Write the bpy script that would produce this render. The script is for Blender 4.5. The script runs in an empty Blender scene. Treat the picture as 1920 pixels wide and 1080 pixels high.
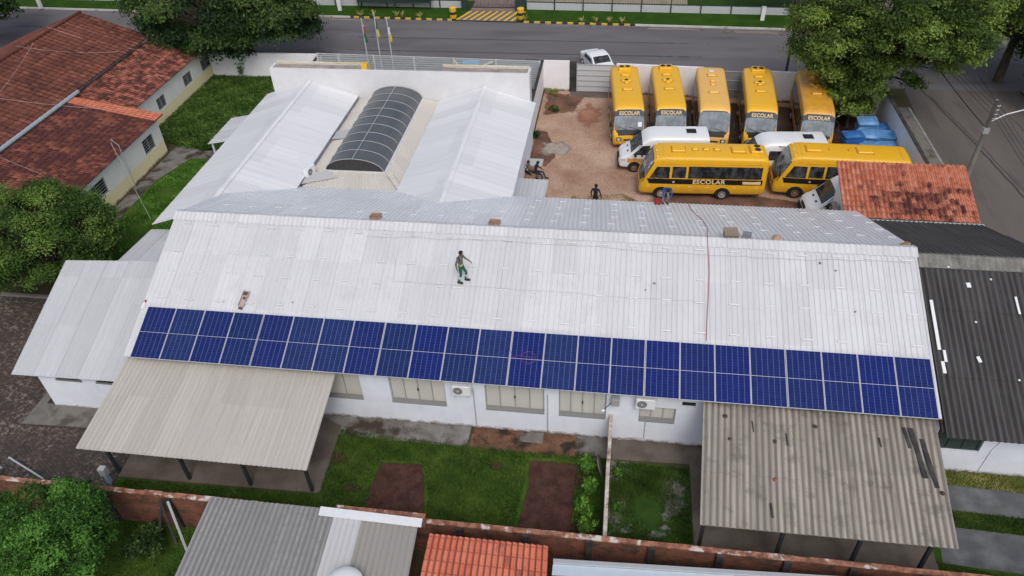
import bpy, bmesh, math, random
import numpy as np
from mathutils import Matrix, Vector, Euler
R = math.radians
scene = bpy.context.scene
# ------------------------------------------------------------------ camera
cam_data = bpy.data.cameras.new("camera")
cam = bpy.data.objects.new("camera", cam_data)
scene.collection.objects.link(cam)
cam.matrix_world = (Matrix.Translation((0, 0, 25.5)) @ Matrix.Rotation(R(9.53), 4, 'Z')
                    @ Matrix.Rotation(R(50.56), 4, 'X') @ Matrix.Rotation(R(-2.66), 4, 'Z'))
cam_data.sensor_width = 36.0
cam_data.lens = 26.25
cam_data.clip_start = 0.5
cam_data.clip_end = 2000
scene.camera = cam
# ------------------------------------------------------------------ sky and sun (bright overcast)
world = bpy.data.worlds.new("World")
scene.world = world
world.use_nodes = True
nt = world.node_tree
nt.nodes.clear()
SUN_EL, SUN_AZ = 52.0, 163.0     # azimuth measured clockwise from +Y
sky = nt.nodes.new('ShaderNodeTexSky')
sky.sky_type = 'NISHITA'
sky.sun_disc = False
sky.sun_elevation = R(SUN_EL)
sky.sun_rotation = R(SUN_AZ)
sky.air_density = 1.0
sky.dust_density = 4.0
hsv = nt.nodes.new('ShaderNodeHueSaturation')
hsv.inputs['Saturation'].default_value = 0.62
bg = nt.nodes.new('ShaderNodeBackground')
bg.inputs['Strength'].default_value = 0.15
wo = nt.nodes.new('ShaderNodeOutputWorld')
nt.links.new(sky.outputs[0], hsv.inputs['Color'])
nt.links.new(hsv.outputs[0], bg.inputs['Color'])
nt.links.new(bg.outputs[0], wo.inputs['Surface'])
sun_d = bpy.data.lights.new("sun", 'SUN')
sun_d.energy = 0.65
sun_d.angle = R(18)
sun_d.color = (1.0, 0.985, 0.96)
sun = bpy.data.objects.new("sun", sun_d)
scene.collection.objects.link(sun)
_a, _e = R(SUN_AZ), R(SUN_EL)
_dir = Vector((math.sin(_a) * math.cos(_e), math.cos(_a) * math.cos(_e), math.sin(_e)))
sun.rotation_euler = _dir.to_track_quat('Z', 'Y').to_euler()
scene.view_settings.view_transform = 'Standard'
scene.view_settings.look = 'None'
scene.view_settings.gamma = 1.0
scene.view_settings.exposure = 0.0
scene.view_settings.use_curve_mapping = False

COL = scene.collection
rnd = random.Random(7)
# ------------------------------------------------------------------ object helpers
def tag(o, label=None, cat=None, group=None, kind=None):
    if label: o['label'] = label
    if cat: o['category'] = cat
    if group: o['group'] = group
    if kind: o['kind'] = kind
    return o
def thing(name, label, cat, loc=(0, 0, 0), rz=0.0, group=None):
    o = bpy.data.objects.new(name, None)
    COL.objects.link(o)
    o.empty_display_size = 0.3
    o.location = loc
    o.rotation_euler = (0, 0, rz)
    return tag(o, label, cat, group)
def wmat(o):
    m = Matrix.Translation(o.location) @ o.rotation_euler.to_matrix().to_4x4()
    if o.parent: m = wmat(o.parent) @ m
    return m
def copy_tree(o, parent=None, loc=None, rz=None, label=None, group=None):
    c = o.copy()
    COL.objects.link(c)
    c.parent = parent
    if loc is not None: c.location = loc
    if rz is not None: c.rotation_euler = (0, 0, rz)
    if label: c['label'] = label
    if group: c['group'] = group
    for ch in list(o.children):
        copy_tree(ch, c)
    return c
class MB:
    """collects shapes into ONE mesh"""
    def __init__(s):
        s.v = []; s.f = []; s.uv = []; s.m = []; s.cur = 0
    def add(s, vs, fs, uvs=None):
        b = len(s.v)
        s.v += [tuple(p) for p in vs]
        for k, f in enumerate(fs):
            s.f.append(tuple(b + i for i in f))
            s.m.append(s.cur)
            if uvs is None:
                s.uv += [(0.0, 0.0)] * len(f)
            else:
                s.uv += [tuple(uvs[i]) for i in f]
        return s
    def box(s, a, b):
        x0, y0, z0 = [min(a[i], b[i]) for i in range(3)]
        x1, y1, z1 = [max(a[i], b[i]) for i in range(3)]
        vs = [(x0,y0,z0),(x1,y0,z0),(x1,y1,z0),(x0,y1,z0),(x0,y0,z1),(x1,y0,z1),(x1,y1,z1),(x0,y1,z1)]
        return s.add(vs, [(0,3,2,1),(4,5,6,7),(0,1,5,4),(1,2,6,5),(2,3,7,6),(3,0,4,7)])
    def bbox(s, c, size, bev=0.02, rz=0.0):
        """box with chamfered vertical and top edges, centred on c in x,y, base at c.z"""
        sx, sy, sz = size[0] / 2, size[1] / 2, size[2]
        def ring(ix, z):
            k = bev
            P = [(-sx+ix, -sy+ix+k), (-sx+ix+k, -sy+ix), (sx-ix-k, -sy+ix), (sx-ix, -sy+ix+k),
                 (sx-ix, sy-ix-k), (sx-ix-k, sy-ix), (-sx+ix+k, sy-ix), (-sx+ix, sy-ix-k)]
            ca, sa = math.cos(rz), math.sin(rz)
            return [(c[0]+x*ca-y*sa, c[1]+x*sa+y*ca, c[2]+z) for x, y in P]
        r = [ring(0, 0), ring(0, sz-bev), ring(bev, sz)]
        vs = sum(r, [])
        fs = [tuple(range(7, -1, -1)), tuple(range(16, 24))]
        for a in range(2):
            for i in range(8):
                j = (i + 1) % 8
                fs.append((a*8+i, a*8+j, a*8+8+j, a*8+8+i))
        return s.add(vs, fs)
    def prism(s, pts, z0, z1):
        n = len(pts)
        ar = sum(pts[i][0]*pts[(i+1) % n][1]-pts[(i+1) % n][0]*pts[i][1] for i in range(n))
        if ar < 0: pts = pts[::-1]
        vs = [(p[0], p[1], z0) for p in pts] + [(p[0], p[1], z1) for p in pts]
        fs = [tuple(range(n-1, -1, -1)), tuple(range(n, 2*n))]
        for i in range(n):
            j = (i+1) % n
            fs.append((i, j, n+j, n+i))
        return s.add(vs, fs)
    def slab(s, pts, t):
        """polygon of 3d points thickened by t below itself"""
        n = len(pts)
        P = [Vector(p) for p in pts]
        nn = Vector((0, 0, 0))
        for i in range(n):
            nn += P[i].cross(P[(i+1) % n])
        nn.normalize()
        if nn.z < 0 or (abs(nn.z) < 1e-6 and nn.y > 0):
            pass
        Q = [p - nn*t for p in P]
        fs = [tuple(range(n)), tuple(range(2*n-1, n-1, -1))]
        for i in range(n):
            j = (i+1) % n
            fs.append((i, n+i, n+j, j))
        return s.add(P+Q, fs)
    def tube(s, pts, r, n=8, caps=True):
        pts = [Vector(p) for p in pts]
        rs = r if isinstance(r, (list, tuple)) else [r]*len(pts)
        vs = []; fs = []
        up = Vector((0, 0, 1))
        for i, p in enumerate(pts):
            d = (pts[min(i+1, len(pts)-1)] - pts[max(i-1, 0)])
            if d.length < 1e-9: d = Vector((0, 0, 1))
            d.normalize()
            a = d.cross(up if abs(d.z) < 0.95 else Vector((0, 1, 0)))
            a.normalize()
            b = d.cross(a)
            for k in range(n):
                t = 2*math.pi*k/n
                vs.append(p + a*(rs[i]*math.cos(t)) + b*(rs[i]*math.sin(t)))
        for i in range(len(pts)-1):
            for k in range(n):
                l = (k+1) % n
                fs.append((i*n+k, i*n+l, (i+1)*n+l, (i+1)*n+k))
        if caps:
            fs.append(tuple(range(n)))
            fs.append(tuple((len(pts)-1)*n + k for k in range(n-1, -1, -1)))
        return s.add(vs, fs)
    def bar(s, a, b, w, h=None):
        """square bar from a to b"""
        a = Vector(a); b = Vector(b); h = h or w
        d = (b-a).normalized()
        u = d.cross(Vector((0, 0, 1)) if abs(d.z) < 0.95 else Vector((0, 1, 0))).normalized()
        v = u.cross(d)
        vs = []
        for p in (a, b):
            for i, j in ((-1,-1),(1,-1),(1,1),(-1,1)):
                vs.append(p + u*(i*w/2) + v*(j*h/2))
        return s.add(vs, [(0,1,2,3),(7,6,5,4),(0,4,5,1),(1,5,6,2),(2,6,7,3),(3,7,4,0)])
    def lathe(s, prof, c=(0, 0, 0), n=16, axis='z'):
        vs = []; fs = []
        for r_, z_ in prof:
            for k in range(n):
                t = 2*math.pi*k/n
                x, y, z = r_*math.cos(t), r_*math.sin(t), z_
                if axis == 'y': x, y, z = x, z, y
                if axis == 'x': x, y, z = z, x, y
                vs.append((c[0]+x, c[1]+y, c[2]+z))
        for i in range(len(prof)-1):
            for k in range(n):
                l = (k+1) % n
                fs.append((i*n+k, i*n+l, (i+1)*n+l, (i+1)*n+k))
        fs.append(tuple(range(n-1, -1, -1)))
        fs.append(tuple((len(prof)-1)*n+k for k in range(n)))
        return s.add(vs, fs)
    def grid(s, fn, nu, nv, skirt=None, uvs=None):
        """surface fn(u,v); skirt: vector function added to make a thick rim"""
        vs = []; uv = []
        for j in range(nv+1):
            for i in range(nu+1):
                vs.append(Vector(fn(i/nu, j/nv)))
                uv.append(uvs(i/nu, j/nv) if uvs else (i/nu, j/nv))
        fs = [(j*(nu+1)+i, j*(nu+1)+i+1, (j+1)*(nu+1)+i+1, (j+1)*(nu+1)+i) for j in range(nv) for i in range(nu)]
        if skirt is not None:
            b = len(vs); k = Vector(skirt)
            vs += [p + k for p in vs[:b]]
            uv += uv[:b]
            fs += [tuple(b+q for q in reversed(f)) for f in fs[:nu*nv]]
            rim = [i for i in range(nu+1)] + [j*(nu+1)+nu for j in range(1, nv+1)] + \
                  [nv*(nu+1)+i for i in range(nu-1, -1, -1)] + [j*(nu+1) for j in range(nv-1, 0, -1)]
            for a in range(len(rim)):
                p, q = rim[a], rim[(a+1) % len(rim)]
                fs.append((q, p, b+p, b+q))
        return s.add(vs, fs, uv)
    def mesh(s, name, mats, smooth=False, M=None):
        me = bpy.data.meshes.new(name)
        v = s.v if M is None else [M @ Vector(p) for p in s.v]
        me.from_pydata([tuple(p) for p in v], [], s.f)
        uvl = me.uv_layers.new(name='UVMap')
        uvl.data.foreach_set('uv', np.array(s.uv, dtype=np.float32).ravel())
        for m in (mats if isinstance(mats, (list, tuple)) else [mats]):
            me.materials.append(m)
        if max(s.m, default=0) > 0:
            me.polygons.foreach_set('material_index', s.m)
        if smooth:
            me.polygons.foreach_set('use_smooth', [True]*len(me.polygons))
        me.validate()
        return me
    def build(s, name, mats, parent=None, smooth=False, local=True, label=None, auto=None):
        """local=False: the shapes were given in world coordinates"""
        M = None
        if parent is not None and not local:
            M = wmat(parent).inverted()
        me = s.mesh(name, mats, smooth, M)
        if auto is not None:
            me.polygons.foreach_set('use_smooth', [True]*len(me.polygons))
            bm = bmesh.new(); bm.from_mesh(me)
            bmesh.ops.remove_doubles(bm, verts=bm.verts, dist=1e-5)
            for e in bm.edges:
                if len(e.link_faces) == 2 and e.calc_face_angle(0) > R(auto): e.smooth = False
            bm.to_mesh(me); bm.free()
        o = bpy.data.objects.new(name, me)
        COL.objects.link(o)
        if parent is not None: o.parent = parent
        if label: o['label'] = label
        return o
    def single(s, name, mats, label, cat, group=None, smooth=False, auto=None):
        """a thing that is one mesh: moves the origin to its base"""
        P = np.array([tuple(p) for p in s.v])
        c = Vector(((P[:, 0].min()+P[:, 0].max())/2, (P[:, 1].min()+P[:, 1].max())/2, P[:, 2].min()))
        s.v = [Vector(p) - c for p in s.v]
        o = s.build(name, mats, None, smooth, auto=auto)
        o.location = c
        return tag(o, label, cat, group)
def struct(mb, name, mat, smooth=False):
    return tag(mb.build(name, mat, None, smooth), kind='structure')
def V3(*a): return Vector(a)
def lerp(a, b, t): return a + (b-a)*t

# ------------------------------------------------------------------ materials
def nodes_of(name):
    m = bpy.data.materials.new(name)
    m.use_nodes = True
    t = m.node_tree
    b = t.nodes['Principled BSDF']
    return m, t, b
def coords(t, kind='Object', scale=(1, 1, 1), rot=(0, 0, 0)):
    tc = t.nodes.new('ShaderNodeTexCoord')
    mp = t.nodes.new('ShaderNodeMapping')
    mp.inputs['Scale'].default_value = scale
    mp.inputs['Rotation'].default_value = rot
    t.links.new(tc.outputs[kind], mp.inputs['Vector'])
    return mp.outputs[0]
def noise(t, vec, scale, detail=4, rough=0.6):
    n = t.nodes.new('ShaderNodeTexNoise')
    n.inputs['Scale'].default_value = scale
    n.inputs['Detail'].default_value = detail
    n.inputs['Roughness'].default_value = rough
    t.links.new(vec, n.inputs['Vector'])
    return n.outputs['Fac']
def ramp(t, fac, stops):
    r = t.nodes.new('ShaderNodeValToRGB')
    e = r.color_ramp.elements
    while len(e) < len(stops): e.new(0.5)
    for i, (p, c) in enumerate(stops):
        e[i].position = p
        e[i].color = (c[0], c[1], c[2], 1) if not isinstance(c, (int, float)) else (c, c, c, 1)
    t.links.new(fac, r.inputs[0])
    return r.outputs[0]
def mix(t, fac, a, b, mode='MIX'):
    n = t.nodes.new('ShaderNodeMix')
    n.data_type = 'RGBA'
    n.blend_type = mode
    for s, v in ((0, fac), (6, a), (7, b)):
        if isinstance(v, (int, float)): n.inputs[s].default_value = v if s == 0 else (v, v, v, 1)
        elif isinstance(v, tuple): n.inputs[s].default_value = (v[0], v[1], v[2], 1)
        else: t.links.new(v, n.inputs[s])
    return n.outputs[2]
def mth(t, op, a, b=None, c=None):
    n = t.nodes.new('ShaderNodeMath')
    n.operation = op
    for s, v in ((0, a), (1, b), (2, c)):
        if v is None: continue
        if isinstance(v, (int, float)): n.inputs[s].default_value = v
        else: t.links.new(v, n.inputs[s])
    return n.outputs[0]
def sepxyz(t, vec):
    n = t.nodes.new('ShaderNodeSeparateXYZ')
    t.links.new(vec, n.inputs[0])
    return n.outputs
def comb(t, x, y, z=0.0):
    n = t.nodes.new('ShaderNodeCombineXYZ')
    for i, v in enumerate((x, y, z)):
        if isinstance(v, (int, float)): n.inputs[i].default_value = v
        else: t.links.new(v, n.inputs[i])
    return n.outputs[0]
def white(t, vec):
    n = t.nodes.new('ShaderNodeTexWhiteNoise')
    n.noise_dimensions = '3D'
    t.links.new(vec, n.inputs['Vector'])
    return n.outputs['Value']
def bump(t, b, h, strength=0.3, dist=0.02):
    n = t.nodes.new('ShaderNodeBump')
    n.inputs['Strength'].default_value = strength
    n.inputs['Distance'].default_value = dist
    t.links.new(h, n.inputs['Height'])
    t.links.new(n.outputs[0], b.inputs['Normal'])
def mottled(name, c1, c2, scale=2.0, rough=0.85, spec=0.3, metal=0.0, bmp=0.0, stretch=(1, 1, 1), lo=0.35, hi=0.65,
            fine=0.15, fscale=None, coat=0.0, dirt=None, dscale=0.5, dlo=0.55, dhi=0.7, bdist=0.02, kind='Object', detail=5):
    m, t, b = nodes_of(name)
    v = coords(t, kind, stretch)
    f = noise(t, v, scale, detail)
    col = ramp(t, f, [(lo, c1), (hi, c2)])
    g = noise(t, coords(t, kind), fscale or scale*9, 3)
    k = ramp(t, g, [(0.25, 1-fine), (0.75, 1+fine*0.4)])
    col = mix(t, 1.0, col, k, 'MULTIPLY')
    if dirt:
        d = noise(t, v, dscale, 6)
        col = mix(t, ramp(t, d, [(dlo, 0.0), (dhi, 1.0)]), col, dirt)
    t.links.new(col, b.inputs['Base Color'])
    b.inputs['Roughness'].default_value = rough
    b.inputs['Specular IOR Level'].default_value = spec
    b.inputs['Metallic'].default_value = metal
    if coat: b.inputs['Coat Weight'].default_value = coat
    if bmp: bump(t, b, g, bmp, bdist)
    return m
def plain(name, c, rough=0.5, metal=0.0, spec=0.5, coat=0.0, var=0.06):
    m, t, b = nodes_of(name)
    v = coords(t)
    f = noise(t, v, 3.0, 4)
    col = mix(t, 1.0, tuple(c), ramp(t, f, [(0.3, 1-var), (0.7, 1+var*0.5)]), 'MULTIPLY')
    t.links.new(col, b.inputs['Base Color'])
    b.inputs['Roughness'].default_value = rough
    b.inputs['Metallic'].default_value = metal
    b.inputs['Specular IOR Level'].default_value = spec
    b.inputs['Coat Weight'].default_value = coat
    return m
def sheet_roof(name, base, sheet_w=1.0, var=0.05, streak=0.1, streak_col=(0.3, 0.3, 0.3), streak_lo=0.5, streak_hi=0.75,
               rough=0.5, spec=0.4, metal=0.0, blot=None, blot_lo=0.55, blot_hi=0.7, blot_scale=0.6, grooves=0.0, pitch=0.2, valley=False, seam=0.0):
    """roof sheets; UV = metres across and up the slope"""
    m, t, b = nodes_of(name)
    v = coords(t, 'UV')
    x, y, z = sepxyz(t, v)
    sx = mth(t, 'FLOOR', mth(t, 'DIVIDE', x, sheet_w))
    sy = mth(t, 'FLOOR', mth(t, 'DIVIDE', y, 2.6))
    w = white(t, comb(t, sx, sy, 0.37))
    col = mix(t, 1.0, base, ramp(t, w, [(0.0, 1-var), (1.0, 1+var*0.6)]), 'MULTIPLY')
    # long streaks down the slope
    n1 = noise(t, comb(t, mth(t, 'MULTIPLY', x, 6.0), mth(t, 'MULTIPLY', y, 0.25)), 1.0, 5, 0.65)
    n2 = noise(t, comb(t, mth(t, 'MULTIPLY', x, 0.5), mth(t, 'MULTIPLY', y, 0.4)), 1.0, 5, 0.6)
    sf = mth(t, 'MULTIPLY', ramp(t, n1, [(streak_lo, 0.0), (streak_hi, 1.0)]), ramp(t, n2, [(0.3, 0.25), (0.7, 1.0)]))
    col = mix(t, mth(t, 'MULTIPLY', sf, streak), col, streak_col)
    if blot:
        n3 = noise(t, v, blot_scale, 8, 0.7)
        col = mix(t, ramp(t, n3, [(blot_lo, 0.0), (blot_hi, 1.0)]), col, blot)
    if grooves:
        fr = mth(t, 'FRACT', mth(t, 'DIVIDE', x, pitch))
        dd = mth(t, 'ABSOLUTE', mth(t, 'SUBTRACT', fr, 0.5))
        gm = ramp(t, dd, [(0.08, 1.0), (0.34, 0.0)] if valley else [(0.2, 0.0), (0.45, 1.0)])
        col = mix(t, mth(t, 'MULTIPLY', gm, grooves), col, streak_col)
    if seam:      # the lapped edge of every sheet
        fs = mth(t, 'FRACT', mth(t, 'DIVIDE', x, sheet_w))
        sl_ = mth(t, 'MULTIPLY', mth(t, 'LESS_THAN', fs, 0.03), seam)
        col = mix(t, sl_, col, tuple(c*0.45 for c in base))
    fn = noise(t, v, 25.0, 3)
    col = mix(t, 1.0, col, ramp(t, fn, [(0.3, 0.94), (0.7, 1.03)]), 'MULTIPLY')
    t.links.new(col, b.inputs['Base Color'])
    b.inputs['Roughness'].default_value = rough
    b.inputs['Specular IOR Level'].default_value = spec
    b.inputs['Metallic'].default_value = metal
    return m
def tile_roof_mat(name, c_a, c_b, dark, pu, pv, dirt_lo, dirt_hi, dirt_scale=0.35, pale=None, offset=0.0, groove=0.5, spot=None):
    m, t, b = nodes_of(name)
    v = coords(t, 'UV')
    x, y, z = sepxyz(t, v)
    cx = mth(t, 'FLOOR', mth(t, 'DIVIDE', x, pu))
    cy = mth(t, 'FLOOR', mth(t, 'DIVIDE', y, pv))
    w = white(t, comb(t, cx, cy, 0.11))
    w2 = white(t, comb(t, cx, cy, 5.3))
    col = mix(t, w, c_a, c_b)
    if pale: col = mix(t, ramp(t, w2, [(0.86, 0.0), (0.9, 1.0)]), col, pale)
    n = noise(t, v, dirt_scale, 6, 0.62)
    nf = noise(t, v, 3.5, 5, 0.7)
    s = mth(t, 'ADD', mth(t, 'ADD', mth(t, 'MULTIPLY', n, 0.6), mth(t, 'MULTIPLY', w2, 0.16)), mth(t, 'MULTIPLY', nf, 0.24+offset))
    if spot:      # the worst of the staining sits in one part of the roof
        ax, ay, rx_, ry_, amt = spot
        ex = mth(t, 'POWER', mth(t, 'ABSOLUTE', mth(t, 'DIVIDE', mth(t, 'SUBTRACT', x, ax), rx_)), 2.0)
        ey = mth(t, 'POWER', mth(t, 'ABSOLUTE', mth(t, 'DIVIDE', mth(t, 'SUBTRACT', y, ay), ry_)), 2.0)
        s = mth(t, 'ADD', s, mth(t, 'MULTIPLY', mth(t, 'MAXIMUM', mth(t, 'SUBTRACT', 1.0, mth(t, 'ADD', ex, ey)), -0.3), amt))
    k = ramp(t, s, [(dirt_lo, 0.0), (dirt_hi, 1.0)])
    gx = mth(t, 'ABSOLUTE', mth(t, 'SUBTRACT', mth(t, 'FRACT', mth(t, 'DIVIDE', x, pu)), 0.33))
    gr = mth(t, 'MULTIPLY', ramp(t, gx, [(0.28, 0.0), (0.42, 1.0)]), groove)
    gy = mth(t, 'MULTIPLY', ramp(t, mth(t, 'FRACT', mth(t, 'DIVIDE', y, pv)), [(0.84, 0.0), (0.97, 1.0)]), groove*0.8)
    col = mix(t, mth(t, 'MAXIMUM', gr, gy), col, tuple(c*0.9 for c in dark))  # shade between ribs and under tile laps painted into the colour
    col = mix(t, k, col, dark)
    t.links.new(col, b.inputs['Base Color'])
    b.inputs['Roughness'].default_value = 0.9
    b.inputs['Specular IOR Level'].default_value = 0.15
    bump(t, b, nf, 0.4, 0.02)
    return m
def brick_mat(name, c1, c2, mortar, stain, axis='x'):
    m, t, b = nodes_of(name)
    x, y, z = sepxyz(t, coords(t))
    vec = comb(t, x if axis == 'x' else y, z)
    br = t.nodes.new('ShaderNodeTexBrick')
    br.inputs['Scale'].default_value = 1.0
    br.inputs['Brick Width'].default_value = 0.22
    br.inputs['Row Height'].default_value = 0.085
    br.inputs['Mortar Size'].default_value = 0.012
    br.inputs['Color1'].default_value = (*c1, 1)
    br.inputs['Color2'].default_value = (*c2, 1)
    br.inputs['Mortar'].default_value = (*mortar, 1)
    t.links.new(vec, br.inputs['Vector'])
    n = noise(t, comb(t, x if axis == 'x' else y, z), 1.6, 8, 0.7)
    col = mix(t, ramp(t, n, [(0.46, 0.0), (0.64, 1.0)]), br.outputs[0], stain)
    t.links.new(col, b.inputs['Base Color'])
    b.inputs['Roughness'].default_value = 0.95
    bump(t, b, br.outputs['Fac'], -0.4, 0.01)
    return m
def plaster_mat(name, base, low, split=None, dirt=(0.16, 0.12, 0.09), amount=1.0):
    """painted wall; lower part another paint; splash dirt along its foot"""
    m, t, b = nodes_of(name)
    v = coords(t)
    x, y, z = sepxyz(t, v)
    n = noise(t, v, 1.3, 6, 0.65)
    col = mix(t, ramp(t, n, [(0.35, 0.0), (0.7, 1.0)]), base, tuple(c*0.9 for c in base))
    if split is not None:
        col = mix(t, mth(t, 'LESS_THAN', z, split), col, low)
    n2 = noise(t, v, 3.0, 6, 0.7)
    edge = mth(t, 'SUBTRACT', mth(t, 'MULTIPLY', n2, 0.55), z)
    col = mix(t, mth(t, 'MULTIPLY', ramp(t, edge, [(0.08, 0.0), (0.26, 1.0)]), amount), col, dirt)
    n3 = noise(t, coords(t, 'Object', (4, 4, 0.4)), 1.0, 5)
    col = mix(t, mth(t, 'MULTIPLY', ramp(t, n3, [(0.6, 0.0), (0.85, 1.0)]), 0.15*amount), col, (0.35, 0.34, 0.32))
    t.links.new(col, b.inputs['Base Color'])
    b.inputs['Roughness'].default_value = 0.9
    b.inputs['Specular IOR Level'].default_value = 0.2
    return m
def leaf_mat(name, dark, mid, light, rough=0.55):
    m, t, b = nodes_of(name)
    a = t.nodes.new('ShaderNodeAttribute')
    a.attribute_name = 'tone'
    col = ramp(t, a.outputs['Fac'], [(0.0, dark), (0.5, mid), (1.0, light)])
    t.links.new(col, b.inputs['Base Color'])
    b.inputs['Roughness'].default_value = rough
    b.inputs['Specular IOR Level'].default_value = 0.18
    tr = t.nodes.new('ShaderNodeBsdfTranslucent')
    t.links.new(col, tr.inputs['Color'])
    ms = t.nodes.new('ShaderNodeMixShader')
    ms.inputs[0].default_value = 0.25
    t.links.new(b.outputs[0], ms.inputs[1])
    t.links.new(tr.outputs[0], ms.inputs[2])
    t.links.new(ms.outputs[0], t.nodes['Material Output'].inputs['Surface'])
    return m

def soft_edge(m, scale=1.6, spread=0.55):
    """ragged, thinning edge: the mesh attribute 'edge' runs from 0 at the outline to 1 inside"""
    t = m.node_tree
    a = t.nodes.new('ShaderNodeAttribute'); a.attribute_name = 'edge'
    n = noise(t, coords(t), scale, 6, 0.7)
    f = mth(t, 'ADD', a.outputs['Fac'], mth(t, 'MULTIPLY', mth(t, 'SUBTRACT', n, 0.5), 2.2*spread))
    k = ramp(t, f, [(0.30, 0.0), (0.30+spread*0.6, 1.0)])
    tr = t.nodes.new('ShaderNodeBsdfTransparent')
    ms = t.nodes.new('ShaderNodeMixShader')
    t.links.new(k, ms.inputs[0]); t.links.new(tr.outputs[0], ms.inputs[1])
    t.links.new(t.nodes['Principled BSDF'].outputs[0], ms.inputs[2])
    t.links.new(ms.outputs[0], t.nodes['Material Output'].inputs['Surface'])
    return m
M = {}
M['earth'] = mottled('earth', (0.05, 0.06, 0.025), (0.10, 0.075, 0.045), 0.4, 0.95, 0.1, bmp=0.4, fscale=14)
M['asphalt'] = mottled('asphalt', (0.135, 0.126, 0.132), (0.168, 0.158, 0.163), 0.25, 0.9, 0.25, bmp=0.2, fscale=30, stretch=(0.35, 1.6, 1), fine=0.12,
                       dirt=(0.10, 0.095, 0.10), dscale=0.35, dlo=0.52, dhi=0.7)
M['asphalt_side'] = mottled('asphalt_side', (0.12, 0.105, 0.098), (0.155, 0.137, 0.125), 0.3, 0.92, 0.2, bmp=0.2, fscale=26, stretch=(1.6, 0.3, 1), fine=0.14,
                            dirt=(0.095, 0.085, 0.08), dscale=0.5, dlo=0.54, dhi=0.72)
M['yard'] = mottled('yard_soil', (0.42, 0.265, 0.185), (0.56, 0.395, 0.295), 0.35, 0.95, 0.1, bmp=0.5, fscale=7, fine=0.34, dirt=(0.27, 0.14, 0.09), dscale=0.22, dlo=0.53, dhi=0.72)
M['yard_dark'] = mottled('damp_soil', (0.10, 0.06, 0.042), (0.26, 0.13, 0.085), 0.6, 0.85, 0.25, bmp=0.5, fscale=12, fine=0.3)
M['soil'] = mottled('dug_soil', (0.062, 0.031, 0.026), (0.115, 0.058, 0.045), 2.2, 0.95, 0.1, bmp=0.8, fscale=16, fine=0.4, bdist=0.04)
M['turf'] = mottled('turf', (0.036, 0.085, 0.012), (0.085, 0.155, 0.022), 0.8, 0.95, 0.1, bmp=0.8, fscale=22, fine=0.45, dirt=(0.085, 0.115, 0.03), dscale=0.7, dlo=0.6, dhi=0.75)
M['turf_far'] = mottled('turf_far', (0.022, 0.065, 0.006), (0.042, 0.095, 0.010), 0.5, 0.95, 0.1, bmp=0.6, fscale=12, fine=0.35)
M['creeper'] = mottled('creeper_bed', (0.02, 0.04, 0.01), (0.05, 0.07, 0.02), 1.2, 0.95, 0.1, bmp=0.8, fscale=10, fine=0.4)
M['concrete'] = mottled('concrete', (0.16, 0.15, 0.135), (0.24, 0.23, 0.21), 0.9, 0.9, 0.25, bmp=0.15, fscale=18, fine=0.15, dirt=(0.09, 0.075, 0.06), dscale=0.9, dlo=0.5, dhi=0.66)
M['path'] = mottled('path_concrete', (0.095, 0.097, 0.10), (0.18, 0.19, 0.20), 1.0, 0.85, 0.3, bmp=0.15, fscale=20, fine=0.12, dirt=(0.10, 0.105, 0.115), dscale=1.4, dlo=0.45, dhi=0.65)
M['apron'] = mottled('apron_concrete', (0.15, 0.14, 0.125), (0.26, 0.25, 0.235), 1.3, 0.9, 0.2, bmp=0.2, fscale=20, fine=0.2, dirt=(0.055, 0.042, 0.032), dscale=0.8, dlo=0.47, dhi=0.6)
M['apron_red'] = mottled('washed_soil', (0.10, 0.055, 0.035), (0.22, 0.12, 0.075), 1.3, 0.95, 0.15, bmp=0.4, fscale=14, fine=0.3, dirt=(0.04, 0.03, 0.024), dscale=1.0, dlo=0.5, dhi=0.6)
M['slab'] = mottled('slab_concrete', (0.11, 0.09, 0.075), (0.18, 0.155, 0.135), 0.8, 0.9, 0.2, bmp=0.1, fscale=16, fine=0.12)
M['sand'] = mottled('sandy_lot', (0.28, 0.22, 0.17), (0.40, 0.33, 0.26), 0.5, 0.95, 0.1, bmp=0.2, fscale=9)
M['kerb'] = mottled('kerb_concrete', (0.5, 0.49, 0.47), (0.62, 0.61, 0.58), 1.0, 0.9, 0.2, fscale=12, dirt=(0.22, 0.2, 0.18), dscale=1.2, dlo=0.58, dhi=0.7)
M['steel'] = plain('galvanised_steel', (0.55, 0.56, 0.57), 0.45, 0.5)
M['alu'] = plain('bright_aluminium', (0.80, 0.81, 0.82), 0.4, 0.3)
M['panel_frame'] = plain('anodised_frame', (0.60, 0.62, 0.66), 0.4, 0.3)
M['dark_steel'] = plain('dark_painted_steel', (0.035, 0.04, 0.045), 0.55)
M['black'] = plain('black_rubber', (0.02, 0.02, 0.021), 0.75)
M['tyre'] = mottled('tyre', (0.022, 0.022, 0.022), (0.045, 0.038, 0.032), 3, 0.9, 0.2)
M['gap'] = plain('dark_recess', (0.012, 0.012, 0.013), 0.9)
M['glass'] = mottled('dark_glass', (0.012, 0.014, 0.017), (0.065, 0.07, 0.078), 2.2, 0.12, 0.6, lo=0.42, hi=0.62, fine=0.1, stretch=(1.5, 1, 1))  # paler mottling paints reflections into the glass colour
M['windshield'] = mottled('windscreen_glass', (0.13, 0.155, 0.175), (0.24, 0.275, 0.30), 1.6, 0.12, 0.6, lo=0.4, hi=0.6, fine=0.05)
M['white_paint'] = plain('white_vehicle_paint', (0.80, 0.81, 0.82), 0.3, 0, 0.5, 0.4, 0.03)
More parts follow.
